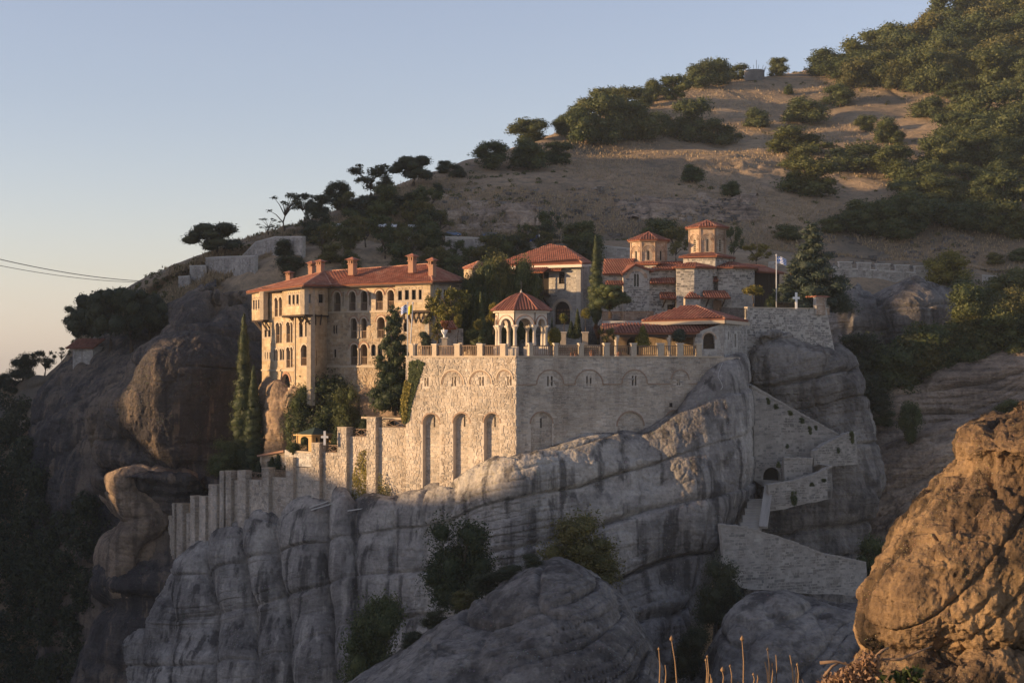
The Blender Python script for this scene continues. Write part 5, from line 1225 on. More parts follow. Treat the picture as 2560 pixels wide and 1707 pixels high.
def tree(kind, mat, base, w_, h, label, group=None, name=None, var=None, rz=None, cat=None):
    var = rnd.randrange(4 if kind == 'oak' else 2) if var is None else var; cr_, tr = proto(kind, mat, var)
    nm = name or {'oak': 'oak_tree', 'bush': 'shrub', 'loose': 'leafy_tree', 'sparse': 'sparse_tree', 'pine': 'pine_tree', 'cypress': 'cypress_tree', 'conifer': 'conifer_tree', 'ball': 'clipped_bush', 'standard': 'standard_tree', 'cone': 'clipped_cypress'}[kind]
    o = bpy.data.objects.new(nm, None); o.location = base; o.rotation_euler = (0, 0, rnd.uniform(0, 6.28) if rz is None else rz); o.scale = (w_, w_, h); o.empty_display_size = .3
    COL.objects.link(o); tag(o, label, cat or ('tree' if kind not in ('bush', 'ball') else 'shrub'), group)
    for n_, me in (('crown', cr_), ('trunk', tr)):
        c = bpy.data.objects.new(n_, me); c.parent = o; COL.objects.link(c)
    return o
def tpx(kind, mat, px, pyb, wp, hp, label, group=None, Y=None, bv=None, sink=.04, **kw):
    """a tree whose foot is seen at (px,pyb), wp x hp pixels big"""
    b = P(px, pyb, Y) if Y else hit(px, pyb, bv); s = b.y/FPX; h = hp*s
    return tree(kind, mat, b-Vector((0, 0, h*sink)), wp*s*1.2, h*1.12, label, group, **kw)
c6, c5b, c7, cf = cv(450, 350, 2.352), cv(1600, 0, 2.24), cv(0, 600, 2.613), (lambda x, y: (x*1.0884, y*1.0884))

ORD = ['first', 'second', 'third', 'fourth', 'fifth', 'sixth', 'seventh', 'eighth', 'ninth', 'tenth', 'eleventh', 'twelfth', 'thirteenth', 'fourteenth', 'fifteenth', 'sixteenth', 'seventeenth', 'eighteenth', 'nineteenth', 'twentieth']
def rowlab(pts, nr, head):
    pts = sorted(pts, key=lambda p: p[1]); n = len(pts); k = -(-n//nr); out = []
    for r in range(nr):
        row = sorted(pts[r*k:(r+1)*k], key=lambda p: p[0])
        for j, p in enumerate(row): out.append((*p, head+(', %s row down' % ORD[r] if nr > 1 else '')+', %s from left' % ORD[j]))
    return sorted(out, key=lambda p: p[1])
# ------------------------------------------------------------ trees on the hill
g1_ = 'oaks scattered over the dry slope'
for i, (x, y, w_, h, lb) in enumerate([
    (770, 428, 130, 108, 'lone round oak on the crest right of the grey water tank'), (1120, 602, 200, 125, 'broad flat oak high on the dry slope below the crest wood'),
    (660, 716, 165, 122, 'small round oak on the sunlit slope above the big oak clump'), (830, 532, 60, 64, 'tiny bush alone on the sunlit grass below the tank'),
    (930, 692, 275, 155, 'wide dark oak in the middle of the sunlit slope'), (455, 812, 215, 150, 'round oak at the shadow edge below the left crest clump'),
    (1265, 742, 125, 95, 'small pale bush beside the dark dome-shaped oak'), (1395, 806, 165, 152, 'dark dome-shaped oak standing upright on the right slope'), (1447, 812, 76, 76, 'little bush tucked against the dome-shaped oak'),
    (295, 1022, 140, 108, 'lone dark bush on the shaded lower slope, left of its pair'), (515, 1102, 110, 98, 'lone dark bush on the shaded lower slope, right of its pair'),
    (1420, 1008, 255, 190, 'feathery grey-green oak right of the big central clump')]):
    tpx('oak', 'leaf_oak', *c5b(x, y), w_/2.24, h/2.24, lb, g1_)
for x, y, w_, h, lb in ((900, 870, 330, 165, 'topmost oak of the large central clump on the slope'), (890, 945, 210, 135, 'small oak at the left of the large central clump'), (1180, 955, 350, 175, 'broad light-topped oak at the right of the central clump'), (970, 1095, 310, 200, 'lowest broad oak of the large central clump'), (880, 1075, 150, 130, 'lowest left oak of the large central clump')):
    tpx('oak', 'leaf_oak', *c5b(x, y), w_/2.24, h/2.24, lb, 'oaks of the central clump')
for x, y, w_, h, lb in rowlab(((330, 492, 180, 175), (430, 482, 210, 170), (530, 442, 130, 95), (200, 562, 180, 135), (80, 572, 120, 125), (140, 762, 150, 150), (285, 788, 235, 235), (30, 782, 170, 195), (20, 600, 120, 110)), 2, 'oak of the crest clump left of the tank'):
    tpx('oak', 'leaf_oak', *c5b(x, y), w_/2.24, h/2.24, lb, 'oaks of the crest clump')
for x, y, w_, h, lb in rowlab(((1345, 330, 95, 92), (1400, 330, 110, 118), (1450, 322, 110, 92), (1385, 262, 110, 62), (1435, 262, 85, 62), (1215, 325, 88, 58), (1215, 390, 92, 78), (1280, 377, 74, 52), (1130, 390, 92, 62), (1290, 312, 52, 46), (1320, 300, 60, 60)), 2, 'oak of the middle skyline clumps'):
    tpx('oak', 'leaf_oak', *cf(x, y), w_*1.0884, h*1.0884, lb, 'oaks along the middle skyline')
for x, y, w_, h, lb in rowlab(((1040, 424, 265, 155), (1150, 455, 285, 145), (1350, 485, 265, 205), (1340, 335, 245, 165), (1230, 430, 200, 150), (1250, 480, 160, 110)), 1, 'oak at the left edge of the crest wood'):
    tpx('oak', 'leaf_oak', *c5b(x, y), w_/2.24, h/2.24, lb, 'oaks at the edge of the crest wood')
def scatter(poly, n, dmin, seed):
    R = random.Random(seed); out = []; xs = [p[0] for p in poly]; ys = [p[1] for p in poly]; k = 0
    while len(out) < n and k < 6000:
        k += 1; x, y = R.uniform(min(xs), max(xs)), R.uniform(min(ys), max(ys))
        if pip(x, y, poly) and all((x-a)**2+((y-b)*1.5)**2 > dmin**2 for a, b in out): out.append((x, y))
    return sorted(out, key=lambda p: p[1])
R_ = random.Random(5)
for x, y, lb in rowlab(scatter([(2120, 222), (2190, 160), (2300, 112), (2400, 70), (2640, 0), (2640, 235), (2500, 232), (2330, 236), (2230, 225)], 58, 34, 3), 5, 'oak in the crest wood'):
    q = R_.uniform(70, 125); tpx('oak', 'leaf_oak' if R_.random() < .65 else 'leaf_dry', x, y, q, q*R_.uniform(.75, 1.0), lb, 'oaks of the crest wood')
for x, y, w_, h, lb in rowlab(((1620, 662, 215, 135), (1810, 662, 225, 135), (1750, 542, 185, 90), (2080, 565, 120, 120), (2130, 470, 150, 200), (1870, 775, 330, 150)), 1, 'oak just below the crest wood'):
    tpx('oak', 'leaf_oak', *c5b(x, y), w_/2.24, h/2.24, lb, 'oaks below the crest wood')
for x, y, lb in rowlab(scatter([(2370, 360), (2450, 305), (2620, 290), (2640, 600), (2500, 600), (2350, 590), (2180, 600), (2230, 500), (2290, 440), (2370, 420)], 32, 50, 9), 4, 'oak in the right thicket'):
    q = R_.uniform(80, 150); tpx('oak', 'leaf_oak', x, y, q, q*R_.uniform(.65, .9), lb, 'oaks of the right thicket')
for x, y, w_, h, lb in rowlab(((1250, 1235, 250, 125), (1150, 1300, 230, 125), (1440, 1345, 250, 150), (1060, 1310, 120, 90)), 1, 'oak at the lower left tip of the right thicket'):
    tpx('oak', 'leaf_oak', *c5b(x, y), w_/2.24, h/2.24, lb, 'oaks at the thicket tip')
tpx('oak', 'leaf_dry', *c5b(1990, 1482), 110/2.24, 75/2.24, 'brownish bush on the bank above the far right road'); tpx('oak', 'leaf_oak', *c5b(2120, 1470), 120/2.24, 90/2.24, 'dark bush at the right edge above the road')
tpx('oak', 'leaf_yel', *c5b(1735, 1600), 250/2.24, 215/2.24, 'sunlit yellow-green tree beside the road parapet', var=0)
tpx('loose', 'leaf_yel', *c5b(650, 1490), 170/2.24, 120/2.24, 'small yellowish tree behind the right end of the church', var=1)
tpx('oak', 'leaf_oak', *c5b(120, 1335), 245/2.24, 125/2.24, 'dark oak behind and left of the taller drum'); tpx('loose', 'leaf_dry', *c5b(200, 1475), 150/2.24, 200/2.24, 'olive green tree standing between the two drums')
tpx('loose', 'leaf_oak', *c5b(525, 1465), 110/2.24, 190/2.24, 'dark tree just right of the taller drum'); tpx('oak', 'leaf_oak', *c5b(830, 1345), 170/2.24, 100/2.24, 'dark bush behind the blue-green spruce')
# left skyline
for k, m, x, y, w_, h, lb in (('oak', 'leaf_dk', 1550, 197, 88, 70, 'small dark tree on the bare skyline, left one'), ('oak', 'leaf_dk', 1630, 222, 94, 84, 'small dark tree on the bare skyline, right one'), ('pine', 'leaf_dk', 1370, 275, 210, 150, 'flat-topped pine on the skyline left of the bare crest'),
    ('loose', 'leaf_dk', 1120, 335, 230, 165, 'tall round dark tree on the left skyline'), ('oak', 'leaf_dk', 1215, 312, 95, 85, 'short dark tree beside the tall round skyline tree'), ('oak', 'leaf_dk', 930, 405, 150, 145, 'dense round tree lower on the left skyline'),
    ('oak', 'leaf_dk', 825, 445, 120, 120, 'small tree between denser trees on the left skyline'), ('loose', 'leaf_dk', 730, 475, 140, 140, 'leafy tree right of the see-through skyline tree'), ('sparse', 'leaf_dk', 615, 545, 200, 205, 'thin see-through tree leaning on the left skyline'), ('sparse', 'leaf_dk', 520, 560, 130, 90, 'low thin tree at the foot of the left skyline'),
    ('oak', 'leaf_dk', 1520, 322, 66, 64, 'lone dark bush just below the skyline'), ('pine', 'leaf_dk', 210, 702, 265, 180, 'dark umbrella pine above the far left stone wall'), ('oak', 'leaf_dk', 780, 612, 135, 105, 'dark bush at the right end of the pale road wall'),
    ('oak', 'leaf_dk', 620, 684, 115, 95, 'dark bush in front of the pale road wall'), ('oak', 'leaf_dk', 655, 806, 165, 110, 'dark bush behind the leftmost chimney')):
    tpx(k, m, *c6(x, y), w_/2.352*1.15, h/2.352*1.12, lb)
for x, y, w_, h, lb in rowlab(((1060, 420, 150, 100), (1160, 425, 170, 100), (1260, 410, 170, 100), (1350, 395, 160, 100), (1410, 375, 110, 80), (1000, 440, 120, 90)), 1, 'dark bush in the row below the left skyline'):
    tpx('oak', 'leaf_dk', *c6(x, y), w_/2.352, h/2.352, lb, 'bushes in the row below the skyline')
for x, y, lb in rowlab(scatter([(745, 640), (760, 575), (850, 545), (960, 530), (1080, 545), (1115, 600), (1120, 690), (1000, 690), (850, 680)], 30, 24, 21), 3, 'shaded tree behind the residence roof')+rowlab(scatter([(1120, 700), (1125, 650), (1220, 640), (1260, 610), (1460, 600), (1480, 690), (1330, 700)], 22, 24, 22), 2, 'shaded tree behind the library roof'):
    q = R_.uniform(50, 85); tpx('loose' if R_.random() < .5 else 'oak', R_.choice(['leaf_dry', 'leaf_oak', 'leaf_dry', 'leaf_oak', 'leaf_dk']), x, y, q, q*R_.uniform(.8, 1.15), lb, 'trees on the bank behind the roofs')
# trees on the right-hand slabs
for x, y, lb in rowlab(scatter([(2200, 1000), (2215, 950), (2300, 925), (2400, 880), (2420, 830), (2600, 800), (2640, 890), (2480, 900), (2380, 925), (2290, 980)], 26, 34, 31), 2, 'oak above the layered rock slabs'):
    q = R_.uniform(85, 145); tpx('oak', R_.choice(['leaf_oak', 'leaf_dry', 'leaf_oak']), x, y, q, q*R_.uniform(.85, 1.1), lb, 'oaks above the rock slabs', Y=206-(y-700)*.03)
for x, y, w_, h, lb in ((2275, 1112, 62, 105, 'narrow dark bush in the cleft between the layered slabs'), (2520, 1050, 70, 50, 'low bush on the upper slab at the right edge'), (2210, 1065, 60, 40, 'small bush at the left tip of the layered slabs'), (2190, 1440, 90, 110, 'dark bush below the end of the lowest stair wall')):
    tpx('oak', 'leaf_oak', x, y, w_, h, lb, bv=slab_bvh if y < 1300 else None, Y=None if y < 1300 else 158)
tpx('bush', 'leaf_dk', 2165, 1030, 120, 90, 'dark green bush in the shade right of the church rock', Y=190); tpx('oak', 'leaf_dk', 2140, 930, 110, 100, 'dark bush behind the church rock', Y=196)
for x, y, w_, lb in ((2440, 790, 130, 'shaded oak behind the slab trees, left one'), (2530, 760, 130, 'shaded oak behind the slab trees, right one'), (2430, 845, 120, 'shaded oak beside the round outcrop')): tpx('oak', 'leaf_oak', x, y, w_, w_*.75, lb)
# far left
lf = [hill_bvh, sh_bvh]
for x, y, w_, h, lb in rowlab(((600, 700, 260, 330), (720, 720, 280, 380), (860, 725, 300, 390), (980, 660, 240, 300), (520, 620, 190, 190)), 1, 'big dark pine in the grove above the cliff hut'):
    tpx('pine', 'leaf_dk', *c7(x, y), w_/2.613, h/2.613, lb, 'pines of the cliff grove', bv=lf)
tpx('oak', 'leaf_dk', *c7(150, 910), 180/2.613, 190/2.613, 'dark round tree on the far left edge of the slope', bv=lf); tpx('loose', 'leaf_dk', *c7(290, 880), 170/2.613, 165/2.613, 'dark tree with a leaning trunk on the far left slope', bv=lf); tpx('sparse', 'leaf_dk', *c7(405, 835), 110/2.613, 135/2.613, 'bare thin tree left of the cliff hut', bv=lf)
for x, y, w_, lb in rowlab(((20, 960, 110), (100, 1000, 140), (-30, 1010, 150)), 1, 'dark bush in the far left corner below the horizon'): tpx('oak', 'leaf_dk', *c7(x, y), w_/2.613, w_*.8/2.613, lb, 'bushes in the far left corner', bv=lf)

# dark wood filling the valley on the left: one mass
def forest():
    R = random.Random(77); rr = rs(5); vs, qs, b0 = [], [], 0
    seen = []
    for k in range(2600):
        x, y = R.uniform(-60, 330), R.uniform(1000, 1770)
        lim = 215-(y-1400)*.05 if y > 1290 else 20+(y-1000)*.28
        if x > lim+R.uniform(0, 40) or any((x-a)**2+(y-b)**2 < 46**2 for a, b in seen): continue
        seen.append((x, y)); p = hit(x, y, [hill_bvh, sh_bvh]); r = R.uniform(1.9, 3.1)
        for c in range(6):
            q = np.array(p)+np.array([R.uniform(-.8, .8)*r, R.uniform(-.5, .5)*r, R.uniform(0, 1.1)*r]); rc = r*R.uniform(.45, .75); n = 240
            d = rr.normal(size=(n, 3)); d /= np.linalg.norm(d, axis=1, keepdims=True)
            cc = q+d*rc*rr.uniform(.7, 1.1, (n, 1))
            nn = d+rr.normal(size=(n, 3))*.6; t = np.cross(nn, rr.normal(size=(n, 3))); t /= np.linalg.norm(t, axis=1, keepdims=True); bt = np.cross(nn, t); bt /= np.linalg.norm(bt, axis=1, keepdims=True)
            s = .24*rr.uniform(.6, 1.3, (n, 1)); vs.append(np.stack([cc+t*s, cc+bt*s*.6, cc-t*s, cc-bt*s*.6], 1).reshape(-1, 3)); qs.append(np.arange(4*n).reshape(n, 4)+b0); b0 += 4*n
    o = bpy.data.objects.new('valley_wood', np_mesh('valley_wood', np.concatenate(vs), np.concatenate(qs), M['leaf_dk'], False)); COL.objects.link(o); tag(o, 'dark wood filling the valley in the lower left', 'wood', kind='stuff')
forest()
# dry grass on the hill
def grass():
    R = rs(3); n = 170000; nv, nu = HG.shape[:2]
    i = R.randint(int(nv*.13), int(nv*.70), n); j = R.randint(int(nu*.30), nu-2, n); p = HG[i, j]+R.normal(size=(n, 3))*np.array([.5, .5, 0]); keep = fbm(p[:, 0]*.06, p[:, 1]*.06, p[:, 2]*.06, 3, 9) > .40; p = p[keep]; n = len(p)
    a = R.uniform(0, 6.28, n); s = R.uniform(.18, .5, n)[:, None]; d = np.stack([np.cos(a), np.sin(a), a*0], 1); ln = R.normal(size=(n, 3))*.25; ln[:, 2] = 1
    V = np.stack([p-d*s*.25-np.array([0, 0, .1]), p+d*s*.25-np.array([0, 0, .1]), p+ln*s*.9], 1).reshape(-1, 3)
    o = bpy.data.objects.new('dry_grass', np_mesh('dry_grass', V, np.arange(3*n).reshape(n, 3), M['grass'], False)); COL.objects.link(o); tag(o, 'tufts of dry grass over the hillside', 'grass', kind='stuff')
grass()

def scree():
    R = rs(31); vs, qs = [], []; b0 = 0
    cube = np.array([(x, y, z) for x in (-1, 1) for y in (-1, 1) for z in (-1, 1)], float); fq = np.array([(0, 1, 3, 2), (4, 6, 7, 5), (0, 4, 5, 1), (2, 3, 7, 6), (0, 2, 6, 4), (1, 5, 7, 3)])
    pts = [(R.uniform(1560, 1880), R.uniform(498, 556)) for _ in range(420)]+[(R.uniform(1050, 1560), R.uniform(470, 600)) for _ in range(260)]+[(R.uniform(2060, 2440), R.uniform(585, 680)) for _ in range(160)]
    for x, y in pts:
        p = hit(x, y); r = R.uniform(.12, .42)*(1.6 if R.uniform() < .12 else 1); q = cube*r*R.uniform(.6, 1.3, 3)*R.uniform(.75, 1.2, (8, 1)); a = R.uniform(0, 3.1); c_, s_ = math.cos(a), math.sin(a)
        q = np.stack([q[:, 0]*c_-q[:, 1]*s_, q[:, 0]*s_+q[:, 1]*c_, q[:, 2]*.75], 1); vs.append(q+np.array(p)); qs.append(fq+b0); b0 += 8
    o = bpy.data.objects.new('scree', np_mesh('scree', np.concatenate(vs), np.concatenate(qs), M['rock_grey'], False)); COL.objects.link(o); tag(o, 'loose grey stones strewn over the lower hillside', 'stones', kind='stuff')
scree()
def rocky(name, xs, ys, m, fwd, seed, dd):
    R = random.Random(seed); n = len(xs); rows = [[(x+R.uniform(-14, 14), y+R.uniform(-9, 9), hit(x, y).y-fwd*(f*(.3+.9*R.random()) if 0 < i < n-1 else -1.5)) for i, x in enumerate(xs)] for y, f in zip(ys, dd)]
    net(name, rows, 200, 110, rockd(.1, .8, 2.2, .9, .3, 1.3, seed, .3, .25, .35), m)
rocky('road_cutting', [1040, 1090, 1150, 1210, 1270, 1330, 1390], [496, 505, 525, 550, 575, 592], M['rock_layer'], 1.2, 171, (-1.5, .2, 1, 1, .9, -.3))
rocky('rocky_band', [1540, 1600, 1680, 1760, 1840, 1900], [492, 500, 515, 532, 548, 556], M['rock_layer'], .7, 173, (-2.2, -.2, .9, .9, .2, -2.2))
def scrub():
    R = random.Random(13); rr = rs(8); nv, nu = HG.shape[:2]; vs, qs, b0 = [], [], 0
    for k in range(1500):
        i, j = R.randrange(int(nv*.10), int(nv*.66)), R.randrange(int(nu*.16), nu-3); p = HG[i, j]
        if fbm(p[0:1]*.05, p[1:2]*.05, p[2:3]*.05, 2, 91)[0] < .5: continue
        r = R.uniform(.25, .8); n = 46; d = rr.normal(size=(n, 3)); d /= np.linalg.norm(d, axis=1, keepdims=True); c = p+d*np.array([r, r, r*.7])*rr.uniform(.5, 1.1, (n, 1))+np.array([0, 0, r*.2])
        t = np.cross(d, rr.normal(size=(n, 3))); t /= np.linalg.norm(t, axis=1, keepdims=True); b = np.cross(d, t); s = .17*rr.uniform(.6, 1.3, (n, 1))
        vs.append(np.stack([c+t*s, c+b*s*.6, c-t*s, c-b*s*.6], 1).reshape(-1, 3)); qs.append(np.arange(4*n).reshape(n, 4)+b0); b0 += 4*n
    o = bpy.data.objects.new('low_scrub', np_mesh('low_scrub', np.concatenate(vs), np.concatenate(qs), M['leaf_dry'], False)); COL.objects.link(o); tag(o, 'low scrub dotted over the hillside grass', 'scrub', kind='stuff')
scrub()
# ------------------------------------------------------------ garden and courtyard plants
tpx('cypress', 'leaf_cyp', 610, 1168, 78, 350, 'tall slim cypress in front of the dark cliff, lit at the tip', Y=176, var=0); tpx('cypress', 'leaf_cyp', 634, 1170, 62, 235, 'shorter cypress leaning against the tall slim one', Y=174.5, var=1)
tpx('bush', 'leaf_oak', 566, 1185, 95, 80, 'broad leafy bush at the foot of the tall cypress', Y=176)
tpx('bush', 'leaf_cyp', 806, 1118, 172, 172, 'wide dark garden tree behind the wooden pavilion', Y=172.5, var=0, cat='tree', name='garden_tree'); tpx('bush', 'leaf_oak', 752, 1108, 84, 140, 'dark tree against the tan rock, left of the wide garden tree', Y=171.5, var=1, cat='tree', name='garden_tree'); tpx('bush', 'leaf_oak', 866, 1095, 80, 118, 'dark tree under the residence, right of the wide garden tree', Y=169, var=0, cat='tree', name='garden_tree')
tpx('conifer', 'leaf_cyp', 985, 1018, 135, 245, 'tall dark conifer in front of the residence, at the terrace end', Y=160.6, var=0, rz=1.0)
tpx('loose', 'leaf_yel', 1125, 845, 100, 125, 'yellow-green tree before the right corner of the residence', Y=163.5, var=0); tpx('loose', 'leaf_dry', 1095, 850, 80, 105, 'olive tree half behind the yellow-green courtyard tree', Y=165)
for x, y, w_, h, m, lb in rowlab(((1180, 860, 80, 165, 'leaf_oak'), (1215, 850, 85, 185, 'leaf_oak'), (1255, 850, 90, 200, 'leaf_dry'), (1295, 850, 90, 195, 'leaf_oak'), (1325, 840, 70, 150, 'leaf_oak'), (1160, 870, 60, 100, 'leaf_oak'), (1240, 860, 70, 120, 'leaf_oak')), 1, 'tall dark tree of the courtyard screen'):
    tpx('bush', m, x, y, w_, h, lb, 'trees of the courtyard screen', Y=171+(x % 3), cat='tree', name='courtyard_tree')
tpx('cypress', 'leaf_cyp', 1490, 800, 52, 195, 'dense cypress standing at the right corner of the library', Y=167.5, var=0)
tpx('cypress', 'leaf_oak', 1202, 870, 30, 130, 'slim bright green cypress left of the gazebo', Y=166, var=1); tpx('cypress', 'leaf_oak', 1188, 870, 26, 110, 'second slim green cypress left of the gazebo', Y=166.5, var=1)
tpx('pine', 'leaf_oak', 1526, 790, 92, 74, 'low spreading tree before the church wall', Y=166.0, var=0)
for x, yb, yt, w_, Y in ((1411, 833, 797, 24, 163), (1464, 830, 785, 24, 163), (1144, 850, 800, 24, 159), (1194, 858, 812, 22, 160)): tpx('standard', 'leaf_yel', x, yb, w_*1.5, yb-yt+10, {1411: 'small lollipop tree on a stone pedestal, left of two', 1464: 'small lollipop tree on a stone pedestal, right of two', 1144: 'small lollipop tree beside the red-roofed shrine', 1194: 'small lollipop tree by the inner courtyard wall'}[x], Y=Y)
for x, yb, yt, w_, lb in ((1444, 840, 779, 15, 'tall clipped cone before the arched door'), (1428, 842, 806, 16, 'short clipped cone between the two pedestal trees'), (1436, 845, 815, 18, 'lowest clipped cone of the courtyard row'), (1380, 862, 800, 8, 'very thin cypress behind the yellow bush')): tpx('cone', 'leaf_cyp', x, yb, w_*1.6, yb-yt, lb, Y=164)
tpx('ball', 'leaf_yel', 1386, 868, 34, 46, 'bright yellow-green bush right of the gazebo', Y=156.5); tpx('ball', 'leaf_oak', 1180, 850, 34, 26, 'round clipped bush behind the railing left of the gazebo', Y=160); tpx('loose', 'leaf_yel', 1233, 830, 34, 70, 'sunlit yellow shrub at the left side of the gazebo', Y=158.5)
tpx('loose', 'leaf_red', 1113, 850, 26, 46, 'red-leaved creeper on the small shrine', Y=158.2); tpx('loose', 'leaf_dry', 1092, 862, 34, 42, 'brownish shrub left of the small shrine', Y=158.6); tpx('bush', 'leaf_blue', 1063, 870, 36, 40, 'grey-green shrub behind the first railing bays', Y=160)
tpx('cone', 'leaf_yel', 1607, 864, 44, 46, 'golden clipped conifer behind the railing of the porch', Y=156.4); tpx('ball', 'leaf_blue', 1698, 858, 34, 34, 'pale variegated bush in a planter by the porch', Y=156.9); tpx('loose', 'leaf_dry', 1517, 866, 46, 44, 'olive shrub at the left end of the porch', Y=155.6); tpx('loose', 'leaf_red', 1494, 858, 24, 46, 'brown withered shrub left of the porch roof', Y=158)
tpx('conifer', 'leaf_blue', 2030, 776, 185, 215, 'big blue-green spruce behind the white cross', Y=173.5, var=1); tpx('conifer', 'leaf_blue', 1985, 772, 110, 120, 'smaller spruce at the left foot of the big one', Y=172.5, var=0); tpx('oak', 'leaf_dk', 2080, 772, 90, 90, 'dark bush at the right foot of the big spruce', Y=174)
tpx('standard', 'leaf_yel', 1884, 770, 74, 52, 'yellow-green umbrella-shaped tree by the church corner', Y=167.6); tpx('bush', 'leaf_cyp', 1935, 772, 40, 40, 'dark shrub at the foot of the flagpole', Y=169.5)
for x, yb, h, w_, lb in ((680, 1183, 38, 22, 'clipped cone by the third rampart railing'), (695, 1186, 46, 26, 'clipped cone beside the garden hut door'), (720, 1180, 40, 18, 'clipped cone next to the rampart pier'), (646, 1190, 34, 22, 'clipped cone at the lowest rampart railing'), (842, 1112, 44, 24, 'clipped cone right of the white garden cross'), (912, 1072, 32, 24, 'clipped cone at the upper rampart step'), (978, 1068, 20, 20, 'small clipped cone behind the topmost cross railing'), (760, 1160, 26, 18, 'clipped cone below the pavilion, left one'), (784, 1158, 30, 16, 'clipped cone below the pavilion, right one'), (538, 1238, 34, 14, 'thin cypress above the lower rampart piers'), (484, 1262, 32, 12, 'thin cypress above the lowest rampart piers')):
    tpx('cone', 'leaf_cyp', x, yb, w_*1.5, h, lb, Y=173.2-(x-556)*.0331+1.6 if x > 560 else 182)
tpx('ball', 'leaf_oak', 732, 1134, 34, 26, 'low clipped hedge left of the wooden pavilion', Y=167)
# bushes on the gorge boulder and rock
tpx('bush', 'leaf_cyp', 1145, 1512, 178, 200, 'dark dense bush on the rock, middle of the picture', Y=138, var=0); tpx('bush', 'leaf_dry', 1450, 1462, 190, 165, 'broad bush with sunlit left side above the gorge boulder', Y=134, var=0); tpx('bush', 'leaf_oak', 935, 1725, 170, 225, 'tall dull green bush at the bottom left of the boulder', Y=132, var=1)
tpx('bush', 'leaf_dk', 1800, 1560, 125, 150, 'dark bush in the gully below the stair', Y=138, var=0); tpx('bush', 'leaf_dk', 1730, 1690, 100, 120, 'dark bush deep in the gully between the boulders', Y=130, var=1)
for x, y, w_, h, lb in rowlab(((1215, 1480, 80, 46), (1270, 1455, 90, 42), (1160, 1520, 70, 40), (1090, 1570, 70, 42), (1330, 1420, 60, 34), (1030, 1620, 60, 40)), 1, 'low scrub on the crest of the gorge boulder'): tpx('bush', 'leaf_dk' if x % 20 else 'leaf_dry', x, y, w_, h, lb, 'low scrub on the boulder crest', Y=124)
for x, y, w_, h, lb in rowlab(((1985, 1262, 18, 34), (2005, 1058, 16, 14), (1975, 1038, 16, 12), (1940, 1022, 14, 12), (2025, 1085, 12, 20), (2040, 1075, 10, 12), (2130, 1108, 14, 30), (2060, 1205, 16, 9), (2030, 1215, 14, 9), (1920, 1010, 12, 16), (1968, 1120, 9, 10), (1946, 1168, 12, 14), (2096, 1132, 9, 12)), 1, 'weed tuft sprouting from the stair walls'): tpx('bush', 'leaf_oak', x, y, w_, h, lb, 'weeds on the stair walls', Y=153.5 if y > 1150 else 158.4, name='weed_tuft')

# ivy: leaves hugging the wall
def ivy(name, fc, poly, n, size, m, label, seed, off=.12):
    R = random.Random(seed); rr = rs(seed); pl = [fc.uv(*p) for p in poly]; us = [p[0] for p in pl]; zs = [p[1] for p in pl]; pts = []
    while len(pts) < n:
        u, z = R.uniform(min(us), max(us)), R.uniform(min(zs), max(zs))
        if pip(u, z, pl) and R.random() < .25+.9*float(noise(np.array([u*1.3]), np.array([z*1.3]), np.array([0.0]), seed)[0]): pts.append(tuple(fc.p(u, z, R.uniform(.03, off))))
    p = np.array(pts); N = np.array([fc.n.x, fc.n.y, .2]); nn = N+rr.normal(size=(n, 3))*.45; t = np.cross(nn, rr.normal(size=(n, 3))); t /= np.linalg.norm(t, axis=1, keepdims=True); b = np.cross(nn, t); b /= np.linalg.norm(b, axis=1, keepdims=True)
    s = size*rr.uniform(.6, 1.3, (n, 1)); V = np.stack([p+t*s, p+b*s*.7, p-t*s, p-b*s*.7], 1).reshape(-1, 3)
    o = bpy.data.objects.new(name, np_mesh(name, V, np.arange(4*n).reshape(n, 4), M[m], False)); COL.objects.link(o); tag(o, label, 'ivy', kind='stuff')
ivy('ivy', fl, [(1012, 1060), (1000, 1030), (1022, 960), (1024, 905), (1046, 900), (1062, 908), (1045, 960), (1030, 1010), (1024, 1050)], 2600, .13, 'leaf_oak', 'green ivy hanging down the left end of the terrace wall', 3)
ivy('ivy', fl, [(1008, 1058), (1004, 1000), (1016, 950), (1030, 960), (1022, 1010), (1020, 1050)], 900, .12, 'leaf_yel', 'yellow ivy patch low on the terrace wall end', 4, .25)
ivy('creeper', fa.off(.02), [(880, 1255), (884, 1180), (900, 1130), (920, 1120), (930, 1200), (960, 1215), (975, 1255)], 1500, .09, 'leaf_yel', 'thin yellow creeper on the rampart foot', 5, .2)
ivy('creeper', fa.off(.4), [(945, 1262), (950, 1180), (980, 1220), (990, 1262)], 500, .09, 'leaf_dry', 'dry creeper at the foot of the last rampart bay', 6, .3)
